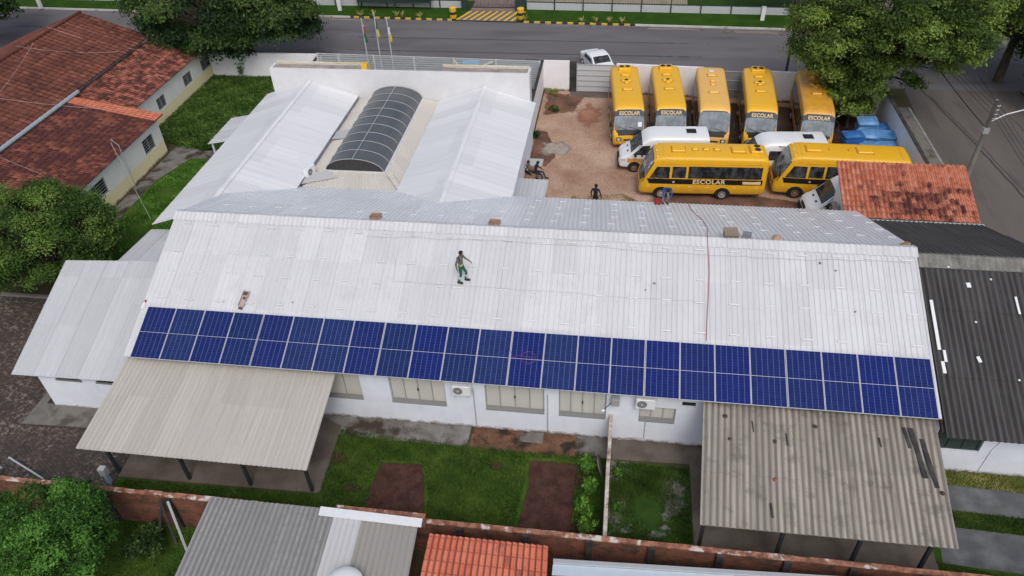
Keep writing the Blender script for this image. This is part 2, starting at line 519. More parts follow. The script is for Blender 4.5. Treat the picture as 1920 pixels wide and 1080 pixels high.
def bus_paint(name, c, dusty):
    m, t, b = nodes_of(name)
    v = coords(t)
    n = noise(t, v, 1.1, 6, 0.65)
    col = mix(t, ramp(t, n, [(0.42, 0.0), (0.68, 1.0)]), c, dusty)
    x, y, z = sepxyz(t, v)
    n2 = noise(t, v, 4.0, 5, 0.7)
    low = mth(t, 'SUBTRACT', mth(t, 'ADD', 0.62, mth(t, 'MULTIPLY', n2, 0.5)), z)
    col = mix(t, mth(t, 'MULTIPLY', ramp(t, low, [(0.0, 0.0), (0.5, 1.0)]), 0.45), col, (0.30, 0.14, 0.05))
    t.links.new(col, b.inputs['Base Color'])
    b.inputs['Roughness'].default_value = 0.42
    b.inputs['Coat Weight'].default_value = 0.05
    b.inputs['Coat Roughness'].default_value = 0.25
    return m
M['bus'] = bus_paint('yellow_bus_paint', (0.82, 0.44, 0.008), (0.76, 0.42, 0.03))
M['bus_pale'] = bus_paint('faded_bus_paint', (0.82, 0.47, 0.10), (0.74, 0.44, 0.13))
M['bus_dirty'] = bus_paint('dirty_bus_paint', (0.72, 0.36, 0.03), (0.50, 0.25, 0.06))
M['orange_strip'] = plain('orange_livery', (0.70, 0.33, 0.06), 0.4)
M['black_gloss'] = plain('black_gloss_band', (0.012, 0.012, 0.014), 0.25)
M['cream_letter'] = plain('cream_lettering', (0.75, 0.58, 0.32), 0.6)
M['amber'] = plain('amber_reflector', (0.85, 0.48, 0.28), 0.4)
M['lamp_glass'] = plain('lamp_glass', (0.55, 0.56, 0.58), 0.15)
M['hub'] = plain('wheel_hub', (0.45, 0.44, 0.42), 0.45, 0.4)
M['rust_hub'] = plain('rusty_wheel_hub', (0.22, 0.13, 0.09), 0.7)
M['red'] = plain('red_plastic', (0.40, 0.03, 0.03), 0.5)
M['blue_sign'] = plain('blue_sign', (0.35, 0.55, 0.75), 0.5)
M['yellow'] = plain('yellow_paint', (0.75, 0.45, 0.03), 0.6)
M['white_wall'] = plaster_mat('white_render', (0.80, 0.84, 0.92), None, None)
M['parapet'] = plaster_mat('white_parapet', (0.70, 0.70, 0.715), None, None, amount=0.3)
M['yard_wall'] = plaster_mat('weathered_white_wall', (0.86, 0.855, 0.88), None, None, (0.14, 0.10, 0.07))
M['cream_wall'] = plaster_mat('cream_and_white_wall', (0.87, 0.87, 0.81), (0.87, 0.79, 0.47), 0.95)
M['brick'] = brick_mat('old_brick', (0.30, 0.105, 0.055), (0.20, 0.07, 0.04), (0.10, 0.06, 0.045), (0.045, 0.033, 0.028))
M['brick_side'] = brick_mat('old_brick_return', (0.30, 0.105, 0.055), (0.20, 0.07, 0.04), (0.10, 0.06, 0.045), (0.045, 0.033, 0.028), 'y')
M['coping'] = mottled('crumbling_coping', (0.22, 0.10, 0.07), (0.45, 0.22, 0.14), 2.5, 0.95, 0.1, lo=0.42, hi=0.6, fine=0.3, fscale=14, dirt=(0.62, 0.57, 0.52), dscale=1.8, dlo=0.56, dhi=0.62)
M['pilaster'] = mottled('stained_concrete', (0.035, 0.035, 0.036), (0.08, 0.075, 0.07), 1.5, 0.95, 0.15, fscale=12)
M['bark'] = mottled('bark', (0.05, 0.04, 0.03), (0.10, 0.085, 0.065), 3, 0.95, 0.1, bmp=0.6, stretch=(3, 3, 0.6))
M['wood'] = mottled('weathered_wood', (0.20, 0.12, 0.07), (0.32, 0.2, 0.12), 3, 0.85, 0.2, stretch=(1, 5, 5))
M['card'] = mottled('cardboard', (0.33, 0.2, 0.14), (0.42, 0.27, 0.19), 3, 0.9, 0.1)
M['pole'] = mottled('pole_concrete', (0.14, 0.135, 0.12), (0.26, 0.25, 0.22), 1.4, 0.9, 0.2, stretch=(1, 1, 0.4))
M['blue_bin'] = plain('blue_plastic', (0.035, 0.15, 0.42), 0.4, 0, 0.5, 0, 0.2)
M['blue_bin_pale'] = plain('pale_blue_plastic', (0.13, 0.31, 0.58), 0.4, 0, 0.5, 0, 0.2)
M['roof_white'] = sheet_roof('white_metal_roof', (0.655, 0.66, 0.685), 1.06, 0.085, 0.5, (0.50, 0.50, 0.53), 0.42, 0.7, 0.42, 0.5, grooves=0.16, pitch=0.22, blot=(0.56, 0.56, 0.565), blot_lo=0.5, blot_hi=0.75, blot_scale=0.9, seam=0.3)
M['roof_wing'] = sheet_roof('wing_metal_roof', (0.73, 0.74, 0.76), 1.06, 0.09, 0.4, (0.54, 0.54, 0.57), 0.42, 0.7, 0.45, 0.4, seam=0.12)
M['roof_annex'] = sheet_roof('annex_metal_roof', (0.53, 0.545, 0.565), 1.06, 0.09, 0.6, (0.4, 0.41, 0.43), 0.38, 0.65, 0.45, 0.5, grooves=0.08, pitch=0.22, seam=0.4)
M['roof_back'] = sheet_roof('grey_metal_roof', (0.82, 0.84, 0.88), 1.06, 0.06, 0.35, (0.42, 0.43, 0.47), 0.45, 0.75, 0.38, 0.5, 0.15, grooves=0.3, pitch=0.22)
M['roof_fibre'] = sheet_roof('pale_fibre_cement', (0.53, 0.50, 0.46), 1.0, 0.09, 0.6, (0.33, 0.31, 0.28), 0.42, 0.7, 0.9, 0.15, grooves=0.3, pitch=0.2, valley=True)
M['roof_old'] = sheet_roof('old_fibre_cement', (0.43, 0.395, 0.345), 0.9, 0.16, 1.0, (0.13, 0.115, 0.10), 0.40, 0.72, 0.95, 0.1, grooves=0.7, pitch=0.23, valley=True,
                           blot=(0.16, 0.145, 0.125), blot_lo=0.52, blot_hi=0.72, blot_scale=1.1)
M['roof_cream'] = sheet_roof('cream_fibre_cement', (0.60, 0.57, 0.52), 1.0, 0.05, 0.3, (0.42, 0.39, 0.35), 0.42, 0.7, 0.9, 0.15, grooves=0.2, pitch=0.18, valley=True)
M['roof_black'] = sheet_roof('blackened_fibre_cement', (0.032, 0.030, 0.031), 1.0, 0.12, 0.55, (0.15, 0.147, 0.145), 0.4, 0.7, 0.9, 0.2, grooves=0.45, pitch=0.235, blot=(0.06, 0.06, 0.06), blot_lo=0.55, blot_hi=0.75, blot_scale=0.8)
M['roof_grey'] = sheet_roof('mossy_fibre_cement', (0.34, 0.34, 0.345), 1.0, 0.1, 0.8, (0.15, 0.15, 0.15), 0.42, 0.68, 0.95, 0.1, grooves=0.75, pitch=0.2, valley=True,
                            blot=(0.26, 0.26, 0.255), blot_lo=0.45, blot_hi=0.65, blot_scale=4.0)
M['roof_grey_plain'] = sheet_roof('plain_fibre_cement', (0.32, 0.305, 0.285), 1.0, 0.06, 0.4, (0.25, 0.24, 0.225), 0.42, 0.7, 0.9, 0.15, grooves=0.3, pitch=0.2, valley=True)
M['roof_sheet_pale'] = sheet_roof('pale_sheet', (0.50, 0.50, 0.51), 1.0, 0.03, 0.3, (0.45, 0.45, 0.46), 0.42, 0.7, 0.7, 0.3, grooves=0.15, pitch=0.2)
M['tile_red'] = tile_roof_mat('red_clay_tiles', (0.50, 0.15, 0.085), (0.64, 0.26, 0.165), (0.105, 0.038, 0.034), 0.235, 0.38, 0.50, 0.66, 1.1, spot=(3.8, 1.2, 3.0, 1.5, 0.12))
M['tile_mid'] = tile_roof_mat('patchy_clay_tiles', (0.32, 0.105, 0.070), (0.42, 0.16, 0.11), (0.08, 0.035, 0.030), 0.24, 0.40, 0.40, 0.56, 1.3)
M['tile_front'] = tile_roof_mat('blackened_clay_tiles', (0.30, 0.10, 0.064), (0.42, 0.155, 0.10), (0.085, 0.032, 0.030), 0.22, 0.38, 0.34, 0.52, 0.45)
M['tile_brown'] = tile_roof_mat('brown_clay_tiles', (0.16, 0.056, 0.040), (0.22, 0.085, 0.06), (0.085, 0.034, 0.028), 0.36, 0.42, 0.46, 0.62, 0.3)
M['tile_new'] = tile_roof_mat('bright_orange_tiles', (0.56, 0.155, 0.09), (0.66, 0.22, 0.14), (0.16, 0.05, 0.04), 0.22, 0.40, 0.56, 0.72, 0.9, groove=0.75)
M['leaf_a'] = leaf_mat('leaves_left', (0.024, 0.058, 0.011), (0.076, 0.152, 0.026), (0.196, 0.307, 0.062))
M['leaf_b'] = leaf_mat('leaves_bright', (0.029, 0.076, 0.012), (0.076, 0.194, 0.032), (0.171, 0.377, 0.066))
M['leaf_c'] = leaf_mat('leaves_deep', (0.015, 0.037, 0.013), (0.045, 0.089, 0.025), (0.122, 0.195, 0.048))
M['leaf_d'] = leaf_mat('leaves_olive', (0.033, 0.061, 0.012), (0.101, 0.161, 0.030), (0.260, 0.363, 0.074))
M['blade'] = leaf_mat('grass_blades', (0.026, 0.060, 0.012), (0.075, 0.140, 0.026), (0.19, 0.25, 0.06))
M['blade_dry'] = leaf_mat('dry_grass_blades', (0.189, 0.176, 0.053), (0.360, 0.334, 0.124), (0.567, 0.491, 0.211))
M['leaf_weed'] = leaf_mat('weed_leaves', (0.048, 0.124, 0.018), (0.113, 0.264, 0.035), (0.246, 0.456, 0.070))
# ------------------------------------------------------------------ roofs
PROF = {'sine': [(i/6, 0.5+0.5*math.cos(2*math.pi*i/6)) for i in range(6)],
        'trap': [(0, 0), (0.5, 0), (0.6, 1), (0.82, 1), (0.92, 0)],
        'tile': [(0, 0), (0.12, 0.7), (0.32, 1), (0.52, 0.7), (0.66, 0), (0.83, -0.15)]}
def roof_sheet(name, A, B, C, D, mat, parent, pitch=0.22, amp=0.03, prof='trap', breaks=(), lap=0.02, thick=0.03, jit=0.0, label=None, seed=1):
    """A low left, B low right, C high right, D high left; ribs run up the slope"""
    A, B, C, D = [Vector(p) for p in (A, B, C, D)]
    W = ((B-A).length + (C-D).length)/2
    L = ((D-A).length + (C-B).length)/2
    nw = max(1, round(W/pitch))
    N = (B-A).cross(D-A).normalized()
    if N.z < 0: N = -N
    us = [((k+f)/nw, h) for k in range(nw) for f, h in PROF[prof]] + [(1.0, PROF[prof][0][1])]
    br = [0.0] + list(breaks) + [1.0]
    lines = []
    for i in range(len(br)-1):
        lines += [(br[i], lap if i > 0 or lap else 0.0), (br[i+1], 0.0)]
    r = random.Random(seed)
    off = [r.uniform(-1, 1)*jit for _ in range(nw+1)]
    mb = MB(); vs = []; uv = []
    for k, (v, l) in enumerate(lines):
        if jit and k % 2 == 0: off = [o*0.6 + r.uniform(-1, 1)*jit for o in off]
        for i, (u, h) in enumerate(us):
            p = A*(1-u)*(1-v) + B*u*(1-v) + C*u*v + D*(1-u)*v
            vs.append(p + N*(h*amp + l + (off[i//len(PROF[prof])] if jit else 0)))
            uv.append((u*W, v*L))
    n = len(us); m = len(lines)
    fs = [(j*n+i, j*n+i+1, (j+1)*n+i+1, (j+1)*n+i) for j in range(m-1) for i in range(n-1)]
    b = len(vs)
    for v, l in ((0.0, 0.0), (1.0, 0.0)):
        for i, (u, h) in enumerate(us):
            p = A*(1-u)*(1-v) + B*u*(1-v) + C*u*v + D*(1-u)*v
            vs.append(p + N*(h*amp - thick)); uv.append((u*W, v*L))
    fs += [(b+i+1, b+i, b+n+i, b+n+i+1) for i in range(n-1)]
    fs += [(b+i, b+i+1, i+1, i) for i in range(n-1)]
    top = (m-1)*n
    fs += [(top+i, top+i+1, b+n+i+1, b+n+i) for i in range(n-1)]
    fs.append(tuple([b] + [j*n for j in range(m)] + [b+n]))
    fs.append(tuple([b+n+n-1] + [j*n+n-1 for j in range(m-1, -1, -1)] + [b+n-1]))
    mb.add(vs, fs, uv)
    return mb.build(name, mat, parent, local=False, label=label)
def rows(L, s):
    n = max(1, round(L/s))
    return [i/n for i in range(1, n)]
def wall_x(mb, x0, x1, y0, y1, z0, z1, holes=()):
    """wall along x between y0 and y1 with rectangular holes (xa, xb, za, zb)"""
    x = x0
    for xa, xb, za, zb in sorted(holes):
        mb.box((x, y0, z0), (xa, y1, z1))
        mb.box((xa, y0, z0), (xb, y1, za))
        mb.box((xa, y0, zb), (xb, y1, z1))
        x = xb
    mb.box((x, y0, z0), (x1, y1, z1))
def wall_y(mb, y0, y1, x0, x1, z0, z1, holes=()):
    y = y0
    for ya, yb, za, zb in sorted(holes):
        mb.box((x0, y, z0), (x1, ya, z1))
        mb.box((x0, ya, z0), (x1, yb, za))
        mb.box((x0, ya, zb), (x1, yb, z1))
        y = yb
    mb.box((x0, y, z0), (x1, y1, z1))
# ------------------------------------------------------------------ ground
gmb = MB().grid(lambda u, v: (lerp(-600, 600, u), lerp(-120, 1000, v), 0.0), 24, 24, skirt=(0, 0, -0.5))
struct(gmb, 'ground', M['earth'])
def patch(name, pts, z, mat):
    return struct(MB().prism([tuple(p[:2]) for p in pts], z-0.05 if z > 0.06 else 0.001, z), name, mat)
def soft_patch(name, pts, z, mat, inner=0.72):
    cx = sum(q[0] for q in pts)/len(pts); cy = sum(q[1] for q in pts)/len(pts)
    P = []
    for i, a in enumerate(pts):
        b = pts[(i+1) % len(pts)]
        n = max(1, int(math.hypot(b[0]-a[0], b[1]-a[1])/0.5))
        P += [(lerp(a[0], b[0], k/n), lerp(a[1], b[1], k/n)) for k in range(n)]
    n = len(P)
    vs = [(x, y, z) for x, y in P] + [(lerp(cx, x, inner), lerp(cy, y, inner), z) for x, y in P] + [(cx, cy, z)]
    fs = [(i, (i+1) % n, n+(i+1) % n, n+i) for i in range(n)] + [(n+i, n+(i+1) % n, 2*n) for i in range(n)]
    o = struct(MB().add(vs, fs), name, mat)
    at = o.data.attributes.new('edge', 'FLOAT', 'POINT')
    for i in range(2*n+1): at.data[i].value = 0.0 if i < n else 1.0
    return o
KX = (70.5, -0.0395)         # far kerb of the main road: y = KX[0] + KX[1]*(x+31)
ky = lambda x: KX[0] + KX[1]*(x+31)
patch('road', [(-140, 57.0), (140, 57.0), (140, ky(140)), (-140, ky(-140))], 0.006, M['asphalt'])
patch('side_road', [(20.9, -20), (29.6, -20), (29.6, 57.0), (21.4, 57.0), (20.9, 50)], 0.0055, M['asphalt_side'])
patch('side_road', [(16, 68.5), (30, 68.3), (31, 200), (17, 200)], 0.0055, M['asphalt_side'])
patch('sidewalk', [(18.25, 10), (20.75, 10), (20.75, 53.5), (18.25, 53.5)], 0.13, M['concrete'])
patch('sidewalk', [(29.6, -20), (32.0, -20), (32.0, 57), (29.6, 57)], 0.13, M['concrete'])
struct(MB().box((20.75, 10, 0.001), (20.9, 53.5, 0.15)), 'kerb', mottled('worn_kerb', (0.24, 0.23, 0.21), (0.36, 0.35, 0.33), 1.2, 0.9, 0.2, fscale=12))
patch('sidewalk', [(-60, 55.3), (17.5, 55.3), (17.5, 56.95), (-60, 56.95)], 0.12, M['concrete'])
patch('roadside_lawn', [(-140, ky(-140)+0.16), (15.5, ky(15.5)+0.16), (15.5, 74.6), (-140, 78.5)], 0.12, M['turf_far'])
patch('roadside_lawn', [(31.5, ky(31)+0.16), (140, ky(140)+0.16), (140, 74.6), (31.5, 74.6)], 0.12, M['turf_far'])
def kerb_run(name, x0, x1, mat):
    mb = MB()
    mb.prism([(x0, ky(x0)), (x1, ky(x1)), (x1, ky(x1)+0.16), (x0, ky(x0)+0.16)], 0.001, 0.15)
    return struct(mb, name, mat)
def striped(name, c1, c2, period, wob=0.0):
    m, t, b = nodes_of(name)
    v = coords(t, 'Object')
    x, y, z = sepxyz(t, v)
    f = mth(t, 'FRACT', mth(t, 'DIVIDE', x, period))
    n = noise(t, v, 6.0, 4)
    k = ramp(t, mth(t, 'ADD', f, mth(t, 'MULTIPLY', n, wob)), [(0.5+wob/2, 0.0), (0.53+wob/2, 1.0)])
    col = mix(t, k, c1, c2)
    col = mix(t, ramp(t, n, [(0.55, 0.0), (0.75, 1.0)]), col, (0.2, 0.17, 0.12))
    t.links.new(col, b.inputs['Base Color'])
    b.inputs['Roughness'].default_value = 0.8
    return m
M['kerb_stripe'] = striped('yellow_black_kerb', (0.62, 0.42, 0.06), (0.025, 0.025, 0.025), 1.05, 0.1)
kerb_run('kerb', -140, -26.6, M['kerb'])
kerb_run('kerb', -26.6, -16.4, M['kerb_stripe'])
kerb_run('kerb', -9.4, 1.0, M['kerb_stripe'])
kerb_run('kerb', 1.0, 15.5, M['kerb'])
patch('lot', [(-140, 78.7), (-24, 74.75), (-24, 140), (-140, 160)], 0.02, M['turf_far'])
patch('lot', [(-24, 74.75), (6.0, 73.6), (6.0, 140), (-24, 140)], 0.018, M['sand'])
patch('lot', [(6.0, 73.6), (15.5, 73.2), (15.5, 140), (6.0, 140)], 0.02, M['turf_far'])
# crossing ramp with painted yellow bars
patch('ramp', [(-15.9, ky(-15.9)-0.02), (-10.1, ky(-10.1)-0.02), (-10.5, 72.4), (-15.1, 72.5)], 0.13, M['asphalt'])
bars = MB()
for i in range(9):
    x = -16.0 + i*0.66
    bars.prism([(x, ky(x)+0.05), (x+0.28, ky(x)+0.05), (x+1.25, 72.3), (x+0.97, 72.3)], 0.12, 0.134)
struct(bars, 'ramp_marking', M['yellow'])
patch('ramp', [(-15.0, 72.5), (-10.6, 72.4), (-10.6, 76), (-15.0, 76)], 0.125, mottled('reddish_paving', (0.22, 0.16, 0.14), (0.3, 0.22, 0.19), 1.5))
M['road_dust'] = soft_edge(mottled('road_dust', (0.20, 0.17, 0.15), (0.27, 0.235, 0.21), 1.0, 0.95, 0.1, fscale=10, fine=0.2, stretch=(0.5, 2, 1)), 1.1, 0.8)
for a_, b_, w_ in ((-34, -22, 0.9), (-9, -2, 0.6), (0.5, 8, 0.9), (8, 15.5, 1.3)):
    soft_patch('road_dust', [(a_, ky(a_)-w_), (b_, ky(b_)-w_), (b_, ky(b_)-0.05), (a_, ky(a_)-0.05)], 0.0085, M['road_dust'], 0.3)
M['road_patch'] = soft_edge(mottled('tar_patch', (0.085, 0.08, 0.083), (0.11, 0.105, 0.108), 2.0, 0.9, 0.2, fscale=20), 1.6, 0.5)
soft_patch('tar_patch', [(-8.3, 60.2), (-6.9, 60.2), (-6.9, 61.3), (-8.3, 61.3)], 0.009, M['road_patch'], 0.5)
for y0, y1, w_ in ((62.3, 62.1, 0.35), (65.4, 65.0, 0.3)):
    soft_patch('tar_patch', [(-30, y0), (12, y1), (12, y1+w_), (-30, y0+w_)], 0.009, M['road_patch'], 0.2)
def crack(pts, w):
    mb = MB(); r = random.Random(int(pts[0][0]*10))
    Q = []
    for a, b in zip(pts, pts[1:]):
        n = max(1, int(math.hypot(b[0]-a[0], b[1]-a[1])/0.5))
        Q += [(lerp(a[0], b[0], k/n)+r.uniform(-0.04, 0.04), lerp(a[1], b[1], k/n)+r.uniform(-0.04, 0.04)) for k in range(n)]
    for a, b in zip(Q, Q[1:]):
        mb.add([(a[0]-w, a[1], 0.009), (a[0]+w, a[1], 0.009), (b[0]+w, b[1], 0.009), (b[0]-w, b[1], 0.009)], [(0, 1, 2, 3)])
    return struct(mb, 'road_crack', M['tar'])
M['tar'] = mottled('tar_line', (0.05, 0.047, 0.046), (0.08, 0.075, 0.073), 3, 0.9, 0.2)
crack([(22.6, 57), (23.6, 50), (24.3, 44), (25.0, 36), (25.3, 28)], 0.07)
crack([(22.9, 56), (24.0, 49), (24.8, 42), (25.6, 34)], 0.035)
crack([(27.6, 60), (27.3, 54), (27.8, 48), (28.4, 40)], 0.03)
crack([(21.4, 46), (22.2, 44.5), (23.0, 44.2), (24.2, 43.9)], 0.025)
# the bus yard
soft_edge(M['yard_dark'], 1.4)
M['yard_shade'] = mottled('shade_painted_soil', (0.055, 0.04, 0.03), (0.12, 0.075, 0.05), 0.7, 0.85, 0.25, bmp=0.4, fscale=12, fine=0.3)
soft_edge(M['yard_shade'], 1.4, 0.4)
patch('yard', [(-5.9, 34.0), (18.1, 34.0), (18.1, 51.6), (13, 53.9), (9.3, 54.4), (-5.9, 55.2)], 0.006, M['yard'])
soft_patch('damp_and_shade_ground', [(1.2, 36.5), (5.5, 37.2), (12.0, 37.0), (18.0, 38.0), (18.0, 40.6), (13.0, 40.2), (9.0, 41.0), (2.5, 41.3), (0.5, 38.7)], 0.0085, M['yard_dark'])
soft_patch('damp_and_shade_ground', [(-5.9, 50.5), (-3.2, 51.2), (-2.2, 54.8), (-5.9, 55.1)], 0.0086, M['yard_dark'], 0.5)
M['ash'] = soft_edge(mottled('pale_ash', (0.36, 0.31, 0.27), (0.44, 0.38, 0.34), 1.5, 0.95, 0.1, fscale=9, fine=0.2), 1.5, 0.7)
soft_patch('ash_patch', [(-5.6, 44.8), (-3.2, 44.6), (-2.6, 46.0), (-3.6, 47.2), (-5.6, 47.0)], 0.0092, M['ash'], 0.3)
M['yard_red'] = soft_edge(mottled('reddish_soil', (0.36, 0.17, 0.10), (0.44, 0.24, 0.16), 1.0, 0.95, 0.1, fscale=8, fine=0.3), 1.2, 0.7)
soft_patch('reddish_patch', [(-3.4, 49.5), (-2.0, 48.4), (-0.9, 49.8), (-1.1, 52.5), (-2.2, 53.9), (-3.8, 52.2)], 0.0080, M['yard_red'], 0.12)
soft_patch('reddish_patch', [(-4.0, 36.5), (1.5, 36.5), (1.5, 39.0), (-1.5, 40.2), (-4.0, 39.4)], 0.0081, M['yard_red'], 0.3)
soft_patch('damp_and_shade_ground', [(-5.9, 43.0), (-4.6, 43.2), (-4.0, 44.6), (-4.4, 46.6), (-5.0, 48.5), (-5.9, 48.9)], 0.0085, M['yard_dark'])
soft_patch('damp_and_shade_ground', [(0.9, 44.2), (5, 43.9), (14.5, 44.2), (14.8, 53.6), (9.3, 54.3), (2.3, 54.7), (1.6, 48)], 0.0088, M['yard_shade'])  # deep shade under and between the back-row buses, painted as darker soil
patch('damp_and_shade_ground', [(14.3, 44.9), (18.05, 44.9), (18.05, 51.5), (14.8, 53.0)], 0.0085, M['soil'])
patch('gateway', [(-3.9, 54.1), (-0.4, 54.0), (-0.4, 55.1), (-3.9, 55.2)], 0.010, M['slab'])
# the back garden
M['soil_soft'] = soft_edge(mottled('bed_soil', (0.062, 0.031, 0.026), (0.115, 0.058, 0.045), 2.2, 0.95, 0.1, bmp=0.8, fscale=16, fine=0.4, bdist=0.04), 2.6, 0.6)
patch('lawn', [(-19.9, 14.87), (0.35, 14.87), (0.42, 19.9), (-6.0, 19.85), (-11.6, 20.2), (-11.4, 16.7), (-19.9, 16.6)], 0.010, M['turf'])
patch('apron', [(-12.6, 19.85), (-5.6, 19.75), (-5.6, 20.88), (-12.6, 20.88)], 0.014, M['apron'])
patch('apron', [(-5.5, 19.75), (-3.5, 19.72), (-3.4, 20.88), (-5.5, 20.88)], 0.013, M['apron_red'])
patch('apron', [(-3.4, 20.3), (-2.4, 20.3), (-2.4, 20.88), (-3.4, 20.88)], 0.014, M['apron'])
patch('apron', [(-3.5, 19.72), (-1.0, 19.75), (-1.0, 20.88), (-2.4, 20.88), (-2.4, 20.3), (-3.4, 20.3)], 0.0125, M['apron_red'])
patch('apron', [(-1.0, 19.75), (0.35, 19.8), (0.35, 20.88), (-1.0, 20.88)], 0.014, M['apron'])
patch('apron', [(0.55, 19.8), (4.1, 19.9), (4.1, 20.88), (0.55, 20.88)], 0.013, M['slab'])
soft_patch('soil_bed', [(-9.15, 18.75), (-7.3, 18.8), (-7.0, 18.2), (-6.55, 16.2), (-6.3, 14.95), (-9.0, 14.95), (-9.2, 16.3), (-9.25, 17.6)], 0.030, M['soil_soft'], 0.80)
soft_patch('soil_bed', [(-2.95, 19.55), (-0.75, 19.6), (-0.75, 18.0), (-0.8, 14.95), (-3.15, 14.95), (-3.0, 16.4), (-2.8, 18.2)], 0.030, M['soil_soft'], 0.80)
for bx_, by_, br_ in ((-11.0, 18.6, 0.7), (-5.3, 16.0, 0.5), (-4.2, 18.9, 0.45), (-9.9, 17.2, 0.5), (-10.6, 15.6, 0.6), (-0.5, 18.6, 0.8), (-0.4, 16.4, 0.8)):
    soft_patch('bare_patch', [(bx_+br_*math.cos(a_), by_+br_*0.7*math.sin(a_)) for a_ in [k_*math.pi/4 for k_ in range(8)]], 0.026, M['soil_soft'], 0.25)
M['gravel_turf'] = mottled('gravel_and_turf', (0.022, 0.06, 0.012), (0.055, 0.11, 0.02), 1.0, 0.95, 0.1, bmp=0.6, fscale=18, fine=0.4, dirt=(0.24, 0.23, 0.215), dscale=0.8, dlo=0.54, dhi=0.60)
patch('gravel_lawn', [(0.5, 14.87), (3.75, 14.87), (3.75, 19.7), (0.55, 19.75)], 0.011, M['gravel_turf'])
patch('slab', [(3.75, 14.87), (12.4, 14.87), (12.4, 20.8), (3.75, 20.8)], 0.02, M['slab'])
patch('slab', [(-19.95, 16.65), (-11.15, 16.8), (-11.35, 20.3), (-12.6, 20.88), (-20.3, 20.88)], 0.03, M['slab'])
patch('slab', [(-25.95, 18.85), (-22.5, 18.95), (-20.4, 18.95), (-20.4, 20.1), (-25.5, 20.1), (-25.9, 24)], 0.10, M['concrete'])
patch('path', [(13.0, 18.78), (30, 18.3), (30, 19.6), (13.0, 20.0)], 0.02, M['path'])
patch('path', [(12.6, 16.45), (30, 15.6), (30, 17.4), (12.9, 18.05)], 0.02, M['path'])
patch('lawn', [(12.4, 14.87), (30, 14.87), (30, 20.5), (12.4, 20.8)], 0.010, M['turf'])
# paved lane on the left
def paver_mat():
    m, t, b = nodes_of('wet_block_paving')
    v = coords(t, 'Object', (1, 1, 1), (0, 0, R(32)))
    br = t.nodes.new('ShaderNodeTexBrick')
    for k, val in (('Scale', 1.0), ('Brick Width', 0.24), ('Row Height', 0.13), ('Mortar Size', 0.022)):
        br.inputs[k].default_value = val
    br.inputs['Color1'].default_value = (0.040, 0.027, 0.021, 1)
    br.inputs['Color2'].default_value = (0.085, 0.056, 0.043, 1)
    br.inputs['Mortar'].default_value = (0.035, 0.03, 0.026, 1)
    t.links.new(v, br.inputs['Vector'])
    n = noise(t, coords(t), 0.55, 6, 0.7)
    n2 = noise(t, coords(t, 'Object', (1, 1, 1), (0, 0, R(32))), 5.0, 3, 0.8)
    k = mth(t, 'MULTIPLY', ramp(t, n, [(0.42, 0.1), (0.62, 1.0)]), ramp(t, n2, [(0.5, 0.0), (0.6, 1.0)]))
    col = mix(t, k, br.outputs[0], (0.24, 0.21, 0.175))
    t.links.new(col, b.inputs['Base Color'])
    b.inputs['Roughness'].default_value = 0.7
    bump(t, b, br.outputs['Fac'], -0.5, 0.01)
    return m
M['pavers'] = paver_mat()
patch('paved_lane', [(-60, 14.9), (-19.95, 14.9), (-20.0, 16.6), (-20.3, 20.0), (-20.3, 27.3), (-60, 27.3)], 0.012, M['pavers'])
struct(MB().box((-60, 27.25, 0.001), (-27, 27.4, 0.18)), 'kerb', M['concrete'])
# garden strip between the left houses and the school
patch('creeper_bed', [(-34.1, 46.0), (-31.5, 44.3), (-29.1, 43.6), (-26.0, 44.5), (-24.0, 47), (-24.3, 56.2), (-34.1, 56.2)], 0.012, M['creeper'])
patch('concrete_strip', [(-31.6, 33), (-30.6, 33), (-30.6, 39.5), (-29.6, 42.6), (-27, 43.0), (-26.6, 44.2), (-31.5, 44.2)], 0.014, M['apron'])
patch('lawn', [(-30.6, 30), (-24.5, 30), (-24.5, 43), (-29.6, 42.6), (-30.6, 39.5)], 0.011, M['turf'])
patch('lawn', [(-40, 5), (-14.2, 5), (-14.2, 14.7), (-40, 14.7)], 0.010, M['turf'])
# ------------------------------------------------------------------ main school building
ZR, YR, SF, SB = 6.35, 27.1, 0.43, 0.42
zf = lambda y: ZR - SF*(YR-y)
zb = lambda y: ZR - SB*(y-YR)
XL, XRt = -20.5, 12.62
sch = thing('school_building', 'long white school building with a ridged white metal roof carrying the solar panels', 'building', (-4, 27, 0))
w = MB()
wins = [(-13.4, -10.28, 1.27, 2.85), (-9.0, -6.57, 1.27, 2.85), (-4.87, -2.36, 1.27, 2.85), (-1.76, 0.2, 1.27, 2.85), (1.55, 3.02, 1.33, 2.22), (3.22, 3.76, 2.38, 2.68)]
wall_x(w, -20.2, 12.5, 20.88, 21.1, 0, 3.55, wins)
w.box((-20.2, 33.8, 0), (12.5, 34.0, 3.3))
for x in (-20.2, 12.3):
    w.prism([(x, 21.1), (x+0.2, 21.1), (x+0.2, 33.8), (x, 33.8)], 0, 3.3)
    w.add([(x, 21.1, 3.3), (x, 33.8, 3.3), (x, YR, 6.2), (x+0.2, 21.1, 3.3), (x+0.2, 33.8, 3.3), (x+0.2, YR, 6.2)],
          [(0, 1, 2), (5, 4, 3), (0, 2, 5, 3), (1, 4, 5, 2)])
w.build('wall', M['white_wall'], sch, local=False)
fr = (20.32, 34.7)
L = math.hypot(YR-fr[0], ZR-zf(fr[0]))
roof_sheet('roof', (XL, fr[0], zf(fr[0])), (XRt, fr[0], zf(fr[0])), (XRt, YR, ZR), (XL, YR, ZR), M['roof_white'], sch, 0.22, 0.025, 'trap', ((24.05-fr[0])/(YR-fr[0]), ), 0.012, label='bright white front roof slope')
